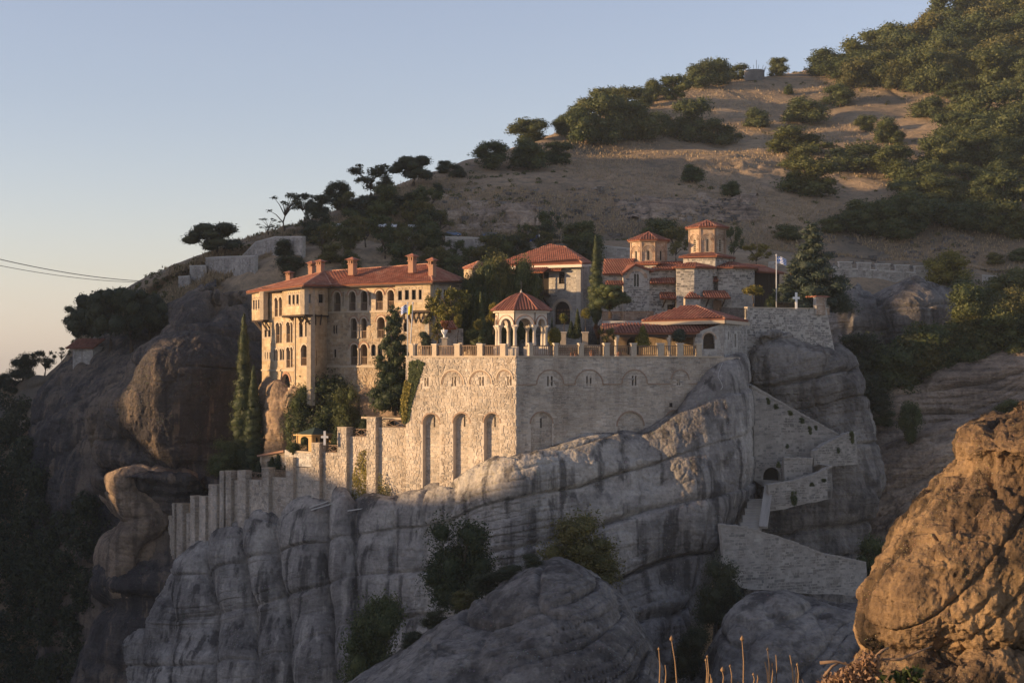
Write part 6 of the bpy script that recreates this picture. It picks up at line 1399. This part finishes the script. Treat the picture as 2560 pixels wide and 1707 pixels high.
# ------------------------------------------------------------ road, walls and small things on the hill
mb = MB(); n = len(HX)-6
A = [P(HX[i], rd_y[i]-2, rd_Y[i]-.6) for i in range(6, 15)]; B = [P(HX[i], rf_y[i]-4, rf_Y[i]+1) for i in range(6, 15)]
for i in range(8): mb.add([B[i], B[i+1], A[i+1], A[i]], [(0, 1, 2, 3)])
single('road', mb, M['asphalt'], kind='structure')
def hwall(pts_top, pts_bot, label, mats, seed, sty='big', fwd=.6):
    """retaining wall on the slope: its foot where the hill is seen at the bottom corners"""
    a, b = hit(*pts_bot[0]), hit(*pts_bot[1]); Ya, Yb = a.y-fwd, b.y-fwd
    fc = FP(pts_bot[0][0], Ya, pts_bot[1][0], Yb); T = Thing('road_wall', fc.p(fc.L/2, Z(pts_bot[0][1], Ya)), label, 'wall')
    u1 = fc.uv(*pts_bot[1]); u0 = fc.uv(*pts_bot[0]); ol = [(u0[0], u0[1]-2), (u1[0], u1[1]-2)]+[fc.uv(*p) for p in pts_top[::-1]]
    wall(T, fc, ol, [], M[mats[0]], M[mats[1]], sty, seed=seed)
    for p, q in zip(pts_top[:-1], pts_top[1:]): T.bar('coping', fc.p(*fc.uv(*p), -.2), fc.p(*fc.uv(*q), -.2), .16, M['white_stone'], t2=.5)
    return T, fc
wm = ('mortar_g', 'stone_grey')
hwall([(514, 645), (560, 642), (637, 640)], [(514, 682), (637, 678)], 'pale stone terrace wall under the umbrella pine', wm, 600)
hwall([(474, 665), (516, 664)], [(474, 706), (516, 690)], 'low pale wall stepping down left of the terrace wall', wm, 603)
hwall([(446, 692), (474, 690)], [(446, 726), (474, 716)], 'lowest pale wall end on the dark shoulder', wm, 606)
hwall([(606, 640), (640, 605), (690, 592), (756, 592)], [(606, 648), (756, 640)], 'long pale retaining wall of the road left of the chimneys', wm, 609)
hwall([(1113, 592), (1180, 594), (1258, 598)], [(1113, 634), (1258, 642)], 'pale retaining wall below the two parked cars', wm, 612)
hwall([(1480, 612), (1578, 622)], [(1480, 645), (1578, 652)], 'pale plastered wall behind the shorter drum', ('white_stone', None) if False else wm, 615, 'ashlar')
T, fcp = hwall([(2080, 668), (2200, 676), (2320, 684)], [(2080, 690), (2320, 702)], 'low stone parapet base along the right-hand road', wm, 618)
for i, (x0, x1, y0, y1) in enumerate(((2098, 2130, 656, 670), (2145, 2177, 658, 674), (2192, 2225, 661, 677), (2240, 2273, 664, 680), (2288, 2312, 667, 683))):
    u0, z0 = fcp.uv(x0, y1); u1, z1_ = fcp.uv(x1, y0); T2 = Thing('parapet_block', fcp.p((u0+u1)/2, z0), '%s pale block from the left on the road parapet' % ORD[i], 'parapet', 'blocks on the road parapet')
    q = fcp.off(.05); wall(T2, q, rect(u0, u1, z0-.1, z1_), [], M['mortar_g'], M['stone_grey'], 'big', seed=630+i); T2.box('cap', fcp.p((u0+u1)/2, z1_+.05, -.2), (u1-u0+.1, .7, .12), M['white_stone'], fcp.rz)
hwall([(2455, 688), (2520, 693), (2600, 699)], [(2455, 708), (2600, 724)], 'low grey guard wall at the far right edge', wm, 640)
hwall([(1922, 656), (1944, 655)], [(1922, 672), (1944, 672)], 'short sunlit wall end above the annex roof', wm, 645)
# cars
def car(px, py, wp, m, label, rz):
    b = hit(px, py+10); Y = b.y-1.5; b = P(px, py, Y); L = wp/FPX*Y; T = Thing('parked_car', b, label, 'car', 'cars parked along the road'); s = L/4.3; R = Matrix.Rotation(rz, 3, 'Z')
    def pr(prof, w_, nm, mt, par=None):
        mb = MB(); k = len(prof); vs = [b+R @ Vector((x*s, sy*w_*s/2, z*s)) for sy in (-1, 1) for x, z in prof]; mb.add(vs, [tuple(range(k-1, -1, -1)), tuple(range(k, 2*k))]+[(i, (i+1) % k, k+(i+1) % k, k+i) for i in range(k)]); return T.part(nm, mb, mt, par)
    pr([(-2.1, .3), (2.1, .3), (2.15, .75), (1.2, .95), (.55, 1.42), (-1.1, 1.45), (-1.9, 1.0), (-2.15, .8)], 1.75, 'body', m)
    pr([(1.02, .98), (.50, 1.36), (-1.05, 1.38), (-1.7, 1.0)], 1.78, 'side_window', M['glass'])
    for x in (-1.3, 1.3):
        for sy in (-1, 1):
            c = b+R @ Vector((x*s, sy*.8*s, .32*s)); ax = R @ Vector((0, 1, 0)); mb = MB().tube([c-ax*.11*s, c+ax*.11*s], .33*s, 12); wh = T.part('wheel', mb, M['tyre']); T.part('rim', MB().tube([c-ax*.12*s, c+ax*.12*s], .18*s, 8), M['metal'], wh)
    for sy in (-1, 1): T.box('headlight', b+R @ Vector((2.1*s, sy*.6*s, .72*s)), (.1*s, .3*s, .14*s), M['white'], rz)
car(1133, 591, 40, M['car_blue'], 'blue parked car on the road, left of the two', .05); car(1224, 594, 36, M['car_dark'], 'dark blue parked car on the road, right of the two', .08)
# roadside stalls, signs and kiosk
def stall(px0, px1, y0, y1, label, m='white'):
    b = hit((px0+px1)/2, y1+6); Y = b.y-1; a0, a1 = P(px0, y0, Y), P(px1, y0, Y); z0 = P(0, y1, Y).z-.8; T = Thing('roadside_stall', ((a0.x+a1.x)/2, Y, z0), label, 'stall', 'stalls along the road')
    T.part('canopy', MB().slab([a0+Vector((0, -.8, -.2)), a1+Vector((0, -.8, -.2)), a1+Vector((0, .9, .25)), a0+Vector((0, .9, .25))], .12), M[m])
    for x in (a0.x+.1, a1.x-.1):
        for dy in (-.7, .8): T.bar('post', (x, Y+dy, z0), (x, Y+dy, a0.z-.2), .08, M['metal'])
    T.box('counter', ((a0.x+a1.x)/2, Y, z0+.6), (a1.x-a0.x-.3, .8, 1.0), M['white_stone'])
stall(828, 868, 562, 585, 'white canopy stall half hidden by trees, leftmost on the road'); stall(945, 992, 563, 590, 'white canopy stall above the residence roof, middle one'); stall(1020, 1072, 564, 588, 'white canopy stall nearest the rock cutting')
def sign(px, y0, y1, m, label, w_=.5):
    b = hit(px, y1+6); Y = b.y-1.2; p = P(px, y1, Y); h = (y1-y0)/FPX*Y; T = Thing('road_sign', p, label, 'sign'); T.bar('pole', p-Vector((0, 0, 1)), p+Vector((0, 0, h)), .08, M['metal']); T.box('panel', p+Vector((0, -.05, h*.72)), (w_, .06, h*.5), M[m])
sign(816, 566, 590, 'yellow', 'yellow road sign between the trees above the residence', .55); sign(1075, 558, 592, 'white', 'white upright sign beside the road cutting', .45)
b = hit(1333, 610); Y = b.y-1.5; p = P(1333, 603, Y); T = Thing('blue_kiosk', p, 'small blue and white kiosk by the road behind the library', 'kiosk'); s = 1/FPX*Y
T.box('body', p+Vector((0, 0, 8*s)), (22*s, 14*s, 17*s), M['blue']); T.box('side_panel', p+Vector((13.5*s, -.02, 7.5*s)), (6*s, 14*s, 16*s), M['white']); T.box('roof', p+Vector((2*s, 0, 17.4*s)), (32*s, 17*s, 1.6*s), M['white_stone'])
# water tank on the crest
M['concrete'] = m_plain('grey_concrete', (.17, .165, .16), .9, .4, .8)
b = hit(1886, 200); T = Thing('water_tank', b, 'round grey concrete tank with spiked rail on the hill crest', 'tank'); s = b.y/FPX; r = 25*s; h = 25*s
T.part('drum', MB().lathe(b-Vector((0, 0, .5)), [(r, 0), (r, h), (r*1.03, h), (r*1.03, h+.25)], 28), M['concrete'])
for k in range(14):
    a = 6.283*k/14; q = b+Vector((r*math.cos(a), r*math.sin(a), h-.4)); T.bar('spike', q, q+Vector((.5*math.cos(a), .5*math.sin(a), 1.1)), .07, M['steel_dark'])
T.bar('mast', b+Vector((.5, 0, h)), b+Vector((.5, 0, h+2.4)), .09, M['steel_dark'])
# hut under the pine grove
b = hit(*c7(560, 770), lf); T = Thing('cliff_hut', b, 'small stone hut with tiled roof under the dark pines', 'hut'); s = b.y/FPX; f_ = FP(182, b.y-.5, 232, b.y-1.5); f2_ = FP(232, b.y-1.5, 300, b.y+2); zt_ = Z(866, b.y)
for k, q in enumerate((f_, f2_)): wall(T, q, rect(0, q.L, zt_-4, zt_), [], M['mortar_g'], M['stone_grey'], 'big', seed=650+k)
tiles(T, [f_.p(-.8, zt_-.2, .6), f_.p(f_.L+.4, zt_-.2, .6), f_.p(f_.L+.4, zt_+1.1, -2.5), f_.p(-.8, zt_+1.1, -2.5)], M['tile_old']); window(T, f2_, (f2_.L*.3, f2_.L*.5, zt_-1.6, zt_-.6))
# overhead cables
for k, (y0, y1, r, lb) in enumerate(((636, 703, .05, 'upper black cable strung from the left edge to the rock'), (656, 706, .035, 'lower thin cable strung from the left edge to the rock'))):
    a, b = P(-120, y0-18, 185), P(357, y1, 244); pts = []
    for i in range(25): t = i/24; q = a.lerp(b, t); pts.append(q+Vector((0, 0, -1.5*4*t*(1-t)*.45)))
    single('overhead_cable', MB().tube(pts, r, 5), M['steel_dark'], lb, 'cable', 'cables', loc=a)

# ------------------------------------------------------------ crosses, flags, garden pavilion
def cross(px, y0, y1, ya, wp, Y, label):
    p = P(px, y1, Y); s = Y/FPX; T = Thing('white_cross', p, label, 'cross', 'white crosses'); h = (y1-y0)*s; t = .22
    T.box('shaft', p+Vector((0, 0, h/2)), (t, t, h), M['white']); T.box('arm', P(px, ya, Y), (wp*s, t*.98, t), M['white'])
cross(811.7, 1077, 1112, 1092, 18, 162.2, 'white cross on the rampart beside the wooden pavilion'); cross(1990.5, 731, 772, 745, 16.5, 168.4, 'tall white cross on the church retaining wall')
def flag_mat():
    t = NT('striped_flag'); sx = t.n('SeparateXYZ'); t.l(t.n('TexCoord').outputs['UV'], sx.inputs[0])
    st = t.math('GREATER_THAN', t.math('FRACT', t.math('MULTIPLY', sx.outputs[1], 4.5)), .45)
    can = t.math('MULTIPLY', t.math('LESS_THAN', sx.outputs[0], .37), t.math('GREATER_THAN', sx.outputs[1], .44))
    cx_ = t.math('LESS_THAN', t.math('ABSOLUTE', t.math('SUBTRACT', sx.outputs[0], .185)), .035); cy_ = t.math('LESS_THAN', t.math('ABSOLUTE', t.math('SUBTRACT', sx.outputs[1], .72)), .06)
    c = t.mix(st, (.75, .75, .75), (.03, .12, .45)); c = t.mix(can, c, t.mix(t.math('MAXIMUM', cx_, cy_), (.03, .12, .45), (.75, .75, .75))); return t.done(c, .8)
M['flag'] = flag_mat()
def flagpole(pb, pt, Y, label, flag=None, flagm=None, w_=.9, h=.62, side=1):
    a, b = P(*pb, Y), P(*pt, Y); T = Thing('flagpole', a, label, 'flagpole'); T.part('pole', MB().tube([a, b], [.06, .045], 8), M['metal'], smooth=True); T.part('finial', MB().lathe(b, [(.04, 0), (.09, .06), (.09, .12), (.02, .2)], 8), M['metal'])
    if flagm:
        nx, nz = 10, 4; V_ = []; uv = []
        for j in range(nz+1):
            for i in range(nx+1):
                u, v = i/nx, j/nz; V_.append(b+Vector((side*w_*u, .12*math.sin(u*7+v)*u, -.1-h*(1-v)-.18*u*u+.05*math.sin(u*5)))); uv.append((u, v))
        mb = MB(); mb.V = V_; mb.F = [(j*(nx+1)+i, j*(nx+1)+i+1, (j+1)*(nx+1)+i+1, (j+1)*(nx+1)+i) for j in range(nz) for i in range(nx)]
        o = T.part('flag', mb, flagm); ul = o.data.uv_layers.new(name='UVMap')
        for l in o.data.loops: ul.data[l.index].uv = uv[l.vertex_index]
flagpole((1941, 768), (1941, 640), 168.2, 'tall flagpole with striped blue and white flag beside the church', 1, M['flag'], 1.05, .7)
flagpole((1019, 893), (1019, 760), 156.6, 'white flagpole with striped blue flag at the terrace corner', 1, M['flag'], .65, .75, -1)
flagpole((1024.5, 892), (1032, 760), 157.2, 'leaning flagpole with yellow flag at the terrace corner', 1, M['yellow'], .45, .75, -1)
# pavilion
T = Thing('garden_pavilion', P(780, 1127, 166), 'pale wooden pavilion with green pyramid roof above the rampart', 'pavilion')
k1, k2, k3, k4 = (743, 167.2), (780, 165.6), (832, 168.2), (800, 170.5); zf = Z(1127, 166); ze = Z(1085, 166)
fs_ = [FP(*k1, *k2), FP(*k2, *k3)]
for i, q in enumerate(fs_):
    if i == 0: ol = [ (q.L*.22, q.L*.78, zf, ze-.25)]
    else: ol = [(q.L*.08, q.L*.30, zf+.75, ze-.3), (q.L*.38, q.L*.62, zf+.75, ze-.3), (q.L*.72, q.L*.93, zf+.75, ze-.3)]
    wall(T, q, rect(0, q.L, zf, ze), [arch(*b, k=.6) for b in ol], M['wood_pale'], None, depth=.08, name='panel')
    for b in ol: cap(T, q, arch(*b, k=.6), .9 if i == 0 else .5, M['dark'], 'opening'); 
    for u in (0.03, q.L-.03): T.box('corner_post', q.p(u, (zf+ze)/2, .03), (.12, .12, ze-zf), M['wood_pale'], q.rz)
    if i == 1:
        for b in ol[2:]:
            for j in range(3): T.box('lattice_bar', q.p(b[0]+(b[1]-b[0])*(j+.5)/3, (b[2]+b[3])/2, -.1), (.03, .03, b[3]-b[2]), M['wood_pale'], q.rz)
            for j in range(4): T.box('lattice_bar', q.p((b[0]+b[1])/2, b[2]+(b[3]-b[2])*(j+.5)/4, -.12), (b[1]-b[0], .03, .03), M['wood_pale'], q.rz)
ep = [P(734, 1085.5, 167.6), P(780, 1086, 164.9), P(837, 1085.5, 168.6), P(792, 1085, 172)]; ap = P(788, 1067, 168.2)
rf_ = T.part('roof', MB().add(ep+[ap], [(0, 1, 4), (1, 2, 4), (2, 3, 4), (3, 0, 4), (3, 2, 1, 0)]), M['green_roof'])
for a, b in zip(ep, ep[1:]+ep[:1]): T.bar('fascia', a-Vector((0, 0, .06)), b-Vector((0, 0, .06)), .12, M['wood_pale'])
q = FP(712, 168.0, 790, 164.6); wall(T, q, rect(0, q.L, zf-1.6, zf), [], M['white_stone'], M['stone_grey'], 'big', seed=670, name='footing'); T.part('floor', MB().slab([Vector((p.x, p.y, zf)) for p in (P(738, 0, 166.6), P(782, 0, 164.9), P(838, 0, 168), P(800, 0, 172))], .15), M['trim'])
# garden hut with red coping
T = Thing('garden_hut', P(680, 1185, 171), 'low stone garden hut with sloping red coping below the tan rock', 'hut'); q = FP(648, 172.6, 714, 169.6); ol = [q.uv(*p) for p in ((648, 1200), (714, 1200), (714, 1128), (690, 1130), (650, 1139))]; dr = ub(q, cs, 668, 1152, 686, 1200)
wall(T, q, ol, [rect(*dr)], M['mortar_w'], M['stone_warm'], 'big', seed=680); cap(T, q, rect(*dr), .3, M['dark'], 'door'); T.bar('coping', q.p(*q.uv(648, 1139), .05), q.p(*q.uv(714, 1127), .05), .2, M['trim_red'], t2=.5)
# ------------------------------------------------------------ courtyard furniture
T = Thing('upper_fence', P(1570, 806, 164.4), 'dark slatted fence on the upper court left of the hip roof', 'fence'); q = FP(1505, 165.0, 1634, 164.2); rail(T, q, 0, q.L, ZU, ZU+.95, M['wood_dark'], 44, 0, t=.06)
T = Thing('upper_fence', P(1836, 792, 166.2), 'dark slatted fence between hip roof and church retaining wall', 'fence'); q = FP(1796, 165.4, 1870, 166.2); rail(T, q, 0, q.L, ZU+.3, ZU+1.35, M['wood_dark'], 24, 0, t=.06)
T = Thing('upper_fence', P(1985, 770, 169.5), 'low picket fence behind the tall white cross', 'fence'); q = FP(1942, 169.0, 2010, 170.4); zz = q.uv(1980, 770)[1]; rail(T, q, 0, q.L, zz, zz+.55, M['wood_dark'], 26, 0, t=.05)
T = Thing('garden_shrine', P(1132, 850, 159.5), 'little stone shrine with red tile roof behind the railing', 'shrine'); q = FP(1112, 159.4, 1158, 160.2); zt_ = q.uv(1130, 821)[1]; wall(T, q, rect(0, q.L, .1, zt_), [], M['mortar_g'], M['stone_grey'], 'big', seed=690); tiles(T, [q.p(-.15, zt_, .4), q.p(q.L*.55, zt_, .4), q.p(q.L*.55, zt_+.75, -.7), q.p(-.15, zt_+.75, -.7)], M['tile_old'])
for x, Y, lb in ((1408, 163, 'stone pedestal under the left lollipop tree'), (1463, 163, 'stone pedestal under the right lollipop tree'), (1111, 158, 'stone pedestal carrying the white urn')):
    T = Thing('pedestal', P(x, 880, Y), lb, 'pedestal'); p = P(x, 0, Y); zt_ = Z(832, Y) if x > 1200 else Z(846, Y); T.box('shaft', (p.x, p.y, zt_/2), (.55, .55, zt_), M['trim']); T.box('cap', (p.x, p.y, zt_+.05), (.72, .72, .12), M['marble'])
p = P(1111, 845, 158); single('urn', MB().lathe(p, [(.2, 0), (.1, .12), (.12, .3), (.28, .55), (.34, .78), (.3, .8)], 12), M['white'], 'white urn on a pedestal left of the small shrine', 'urn', loc=p, smooth=True)
for i, (x, Y) in enumerate(((1412, 155.5), (1437, 156), (1478, 156.2))):
    p = P(x, 0, Y); T = Thing('bench', (p.x, p.y, .12), 'dark wooden bench behind the railing, %s from the gazebo' % ORD[i], 'bench', 'benches on the terrace')
    for k in range(3): T.box('seat_slat', (p.x, p.y+.14*k, .57), (1.5, .1, .05), M['wood_dark']); T.box('back_slat', (p.x, p.y+.42, .72+.16*k), (1.5, .05, .11), M['wood'])
    for sx in (-.65, .65): T.box('leg', (p.x+sx, p.y, .34), (.07, .07, .44), M['steel_dark']); T.box('leg', (p.x+sx, p.y+.4, .55), (.07, .07, .86), M['steel_dark'])
for i, (x, Y, r) in enumerate(((1481, 158.5, .32), (1441, 161, .36), (1430, 157.2, .22), (1548, 155.8, .24))):
    p = P(x, 0, Y); single('clay_pot', MB().lathe((p.x, p.y, .12), [(r*.6, 0), (r*.9, r*.9), (r, r*1.7), (r*.8, r*2.1), (r*.95, r*2.3)], 12), M['clay'], 'clay pot on the terrace, %s of four by size and place' % ORD[i], 'pot', loc=(p.x, p.y, .12), smooth=True)
q = FP(1390, 161.5, 1500, 161.8); single('court_wall', MB().box(q.p(q.L/2, .75, 0), (q.L, .35, 1.3), q.rz), M['trim'], 'low pale courtyard wall behind the benches', 'wall', loc=q.p(q.L/2, .1))
q = FP(1060, 160.8, 1245, 158.6); T = Thing('inner_railing', q.p(q.L/2, .12), 'inner railing with stone posts left of the gazebo', 'railing')
for k in range(5): T.box('post', q.p(q.L*k/4, .85, 0), (.4, .4, 1.5), M['trim'], q.rz)
for k in range(4): rail(T, q, q.L*k/4+.25, q.L*(k+1)/4-.25, .3, 1.4, M['wood_dark'], 11, 0, t=.05)
# planks and rope left on the rock
for i, (a, b, Ya, Yb) in enumerate((((776, 1268), (822, 1252), 162.6, 161.4), ((780, 1274), (832, 1258), 162.2, 161.0), ((871, 1276), (926, 1268), 159.2, 158.0))): 
    mb = MB().bar(P(*a, Ya), P(*b, Yb), .09, .35); single('plank', mb, M['white_stone'], ('pale plank lying on the rock, uppermost by the rampart', 'pale plank lying on the rock, just below another', 'pale plank lying on the rock, rightmost')[i], 'plank', 'planks on the rock', loc=P(*a, Ya))
ctl = [(1806, 908), (1801, 920), (1796, 934), (1795, 942), (1800, 950), (1805, 960), (1806, 968), (1802, 974)]; pts = []
for x, y in ctl: q_ = hit(x, y, [rock_bvh]); pts.append(q_*(1-.12/q_.length))
single('rope', MB().tube(pts, .025, 5), M['white_stone'], 'pale rope dangling over the dark rock by the terrace', 'rope', loc=pts[0])

# ------------------------------------------------------------ foreground ledge with dry stalks
mb = MB(); X0, X1 = P(1300, 0, 14).x, P(2900, 0, 14).x
nx, ny = 40, 14; V_ = []
for j in range(ny):
    for i in range(nx):
        x = X0+(X1-X0)*i/(nx-1); y = 11+6*j/(ny-1); V_.append((x, y, -3.35-.02*(y-11)*9+.18*(float(noise(np.array([x*1.7]), np.array([y*1.7]), np.array([0.]), 3)[0])-.5)-(1.6*max(0, (j-10)/3)**2 if j > 10 else 0)))
mb.add(V_, [(j*nx+i, j*nx+i+1, (j+1)*nx+i+1, (j+1)*nx+i) for j in range(ny-1) for i in range(nx-1)]); single('foreground_ledge', mb, M['rock_warm'], kind='structure', smooth=True)
c8 = cv(1560, 1560, 3.015)
for i, (xt, yt, xb, head) in enumerate(((262, 190, 268, 1), (310, 305, 312, 0), (358, 118, 398, 2), (617, 275, 622, 1), (628, 248, 634, 1), (648, 372, 652, 0), (657, 405, 660, 0), (742, 352, 746, 2), (800, 320, 812, 1), (890, 118, 900, 2), (975, 382, 978, 1), (1003, 370, 1004, 0), (1062, 282, 1084, 0), (1083, 195, 1096, 1), (1115, 290, 1114, 0), (1145, 228, 1146, 0), (1250, 230, 1276, 0), (1292, 322, 1296, 0), (1306, 308, 1312, 1), (855, 432, 857, 0))):
    Y = 13.6+.05*(i*7 % 9); a, b = P(*c8(xt, yt), Y), P(*c8(xb, 443), Y); bt = b+(b-a).normalized()*.75; bt.z = -3.5
    T = Thing('dry_stalk', bt, '%s dry stalk from the left along the bottom edge%s' % (ORD[i], (', bare tip', ', small seed head', ', large seed head')[head]), 'stalk', 'dry stalks in the foreground')
    T.part('stem', MB().tube([bt, b, b.lerp(a, .5)+Vector((.008, 0, 0)), a], [.008, .007, .006, .004], 6), M['straw'], smooth=True)
    if head: r = .010 if head == 1 else .017; T.part('seed_head', MB().lathe(a-Vector((0, 0, r*.5)), [(r*.3, 0), (r, r*.7), (r*1.05, r*1.2), (r*.5, r*2.1), (r*.12, r*2.8)], 9), M['straw'], smooth=True)
# dead brush
def brush():
    R = random.Random(4); T = Thing('dead_brush', P(2110, 1730, 13), 'tangle of dead twigs and curled brown leaves at the bottom edge', 'brush')
    for k in range(34):
        a = P(R.uniform(2040, 2190), 1722, R.uniform(12.6, 13.6)); a.z = -3.4; d = Vector((R.uniform(-.9, .9), R.uniform(-.3, .3), R.uniform(.5, 1.0))).normalized(); L = R.uniform(.5, .95) ; pts = [a]
        for i in range(5): d = (d+Vector((R.uniform(-.5, .5), R.uniform(-.3, .3), R.uniform(-.35, .3)))).normalized(); pts.append(pts[-1]+d*L/5)
        T.part('twig', MB().tube(pts, [.008, .007, .005, .004, .003, .002], 5), M['twig'], smooth=True)
    for pl in (((2050, 1656), (2090, 1652), (2120, 1660), (2150, 1668)), ((2060, 1690), (2080, 1665), (2098, 1655)), ((2200, 1648), (2250, 1648), (2290, 1630), (2330, 1615)), ((2190, 1640), (2205, 1625), (2222, 1618))):
        pts = [P(x, y, 13.1) for x, y in pl]; T.part('branch', MB().tube(pts, [.014, .011, .009, .005][:len(pts)], 6), M['twig'], smooth=True)
    cl = [((x-CX)/FPX*13.1, 13.1+R.uniform(-.3, .3), (HY-y)/FPX*13.1, .10, .12, .08) for x, y in ((2070, 1705), (2095, 1690), (2120, 1680), (2145, 1670), (2165, 1690), (2140, 1700), (2110, 1705), (2180, 1660), (2160, 1645))]
    me = crown_mesh('dead_leaves', [(c[0]-T.loc.x, c[1]-T.loc.y, c[2]-T.loc.z, *c[3:]) for c in cl], 1500, .022, M['deadleaf'], 6, core=0, shell=(.1, 1.2)); o = bpy.data.objects.new('dead_leaves', me); o.parent = T.o; COL.objects.link(o); tag(o, kind='stuff')
M['deadleaf'] = m_leaf('curled_brown_leaves', (.14, .085, .055), (.21, .13, .08), (.28, .18, .11), .1)
brush()
cl = [((x-CX)/FPX*13.4, 13.4, (HY-y)/FPX*13.4, .06, .05, .05) for x, y in ((2240, 1690), (2265, 1682), (2290, 1678), (2255, 1702), (2285, 1700), (2195, 1690), (2190, 1705))]
p = P(2255, 1720, 13.4); T = Thing('green_sprig', p, 'small green leafy sprig at the bottom right of the rock', 'plant'); me = crown_mesh('leaves', [(c[0]-p.x, c[1]-p.y, c[2]-p.z, *c[3:]) for c in cl], 170, .034, M['leaf_oak'], 9, core=0, shell=(.1, 1.2), asp=.6); o = bpy.data.objects.new('leaves', me); o.parent = T.o; COL.objects.link(o)
for c in cl: T.part('twig', MB().tube([p-Vector((0, 0, .3)), p.lerp(Vector(c[:3]), .5), Vector(c[:3])], [.008, .006, .003], 5), M['twig'])

# ------------------------------------------------------------ thin evening haze, even density, added to lift the shadows
def haze(density=.00012):
    m = bpy.data.materials.new('shadow_lift_haze'); m.use_nodes = True; t = m.node_tree; t.nodes.clear()
    v = t.nodes.new('ShaderNodeVolumePrincipled'); v.inputs['Density'].default_value = density; v.inputs['Color'].default_value = (.74, .86, 1.0, 1)
    o = t.nodes.new('ShaderNodeOutputMaterial'); t.links.new(v.outputs[0], o.inputs['Volume'])
    mb = MB().box((0, 2150, 35), (6200, 4900, 222)); single('haze', mb, m, kind='stuff')['label'] = 'thin pale evening haze over the valley, added to lift shadows'
haze()
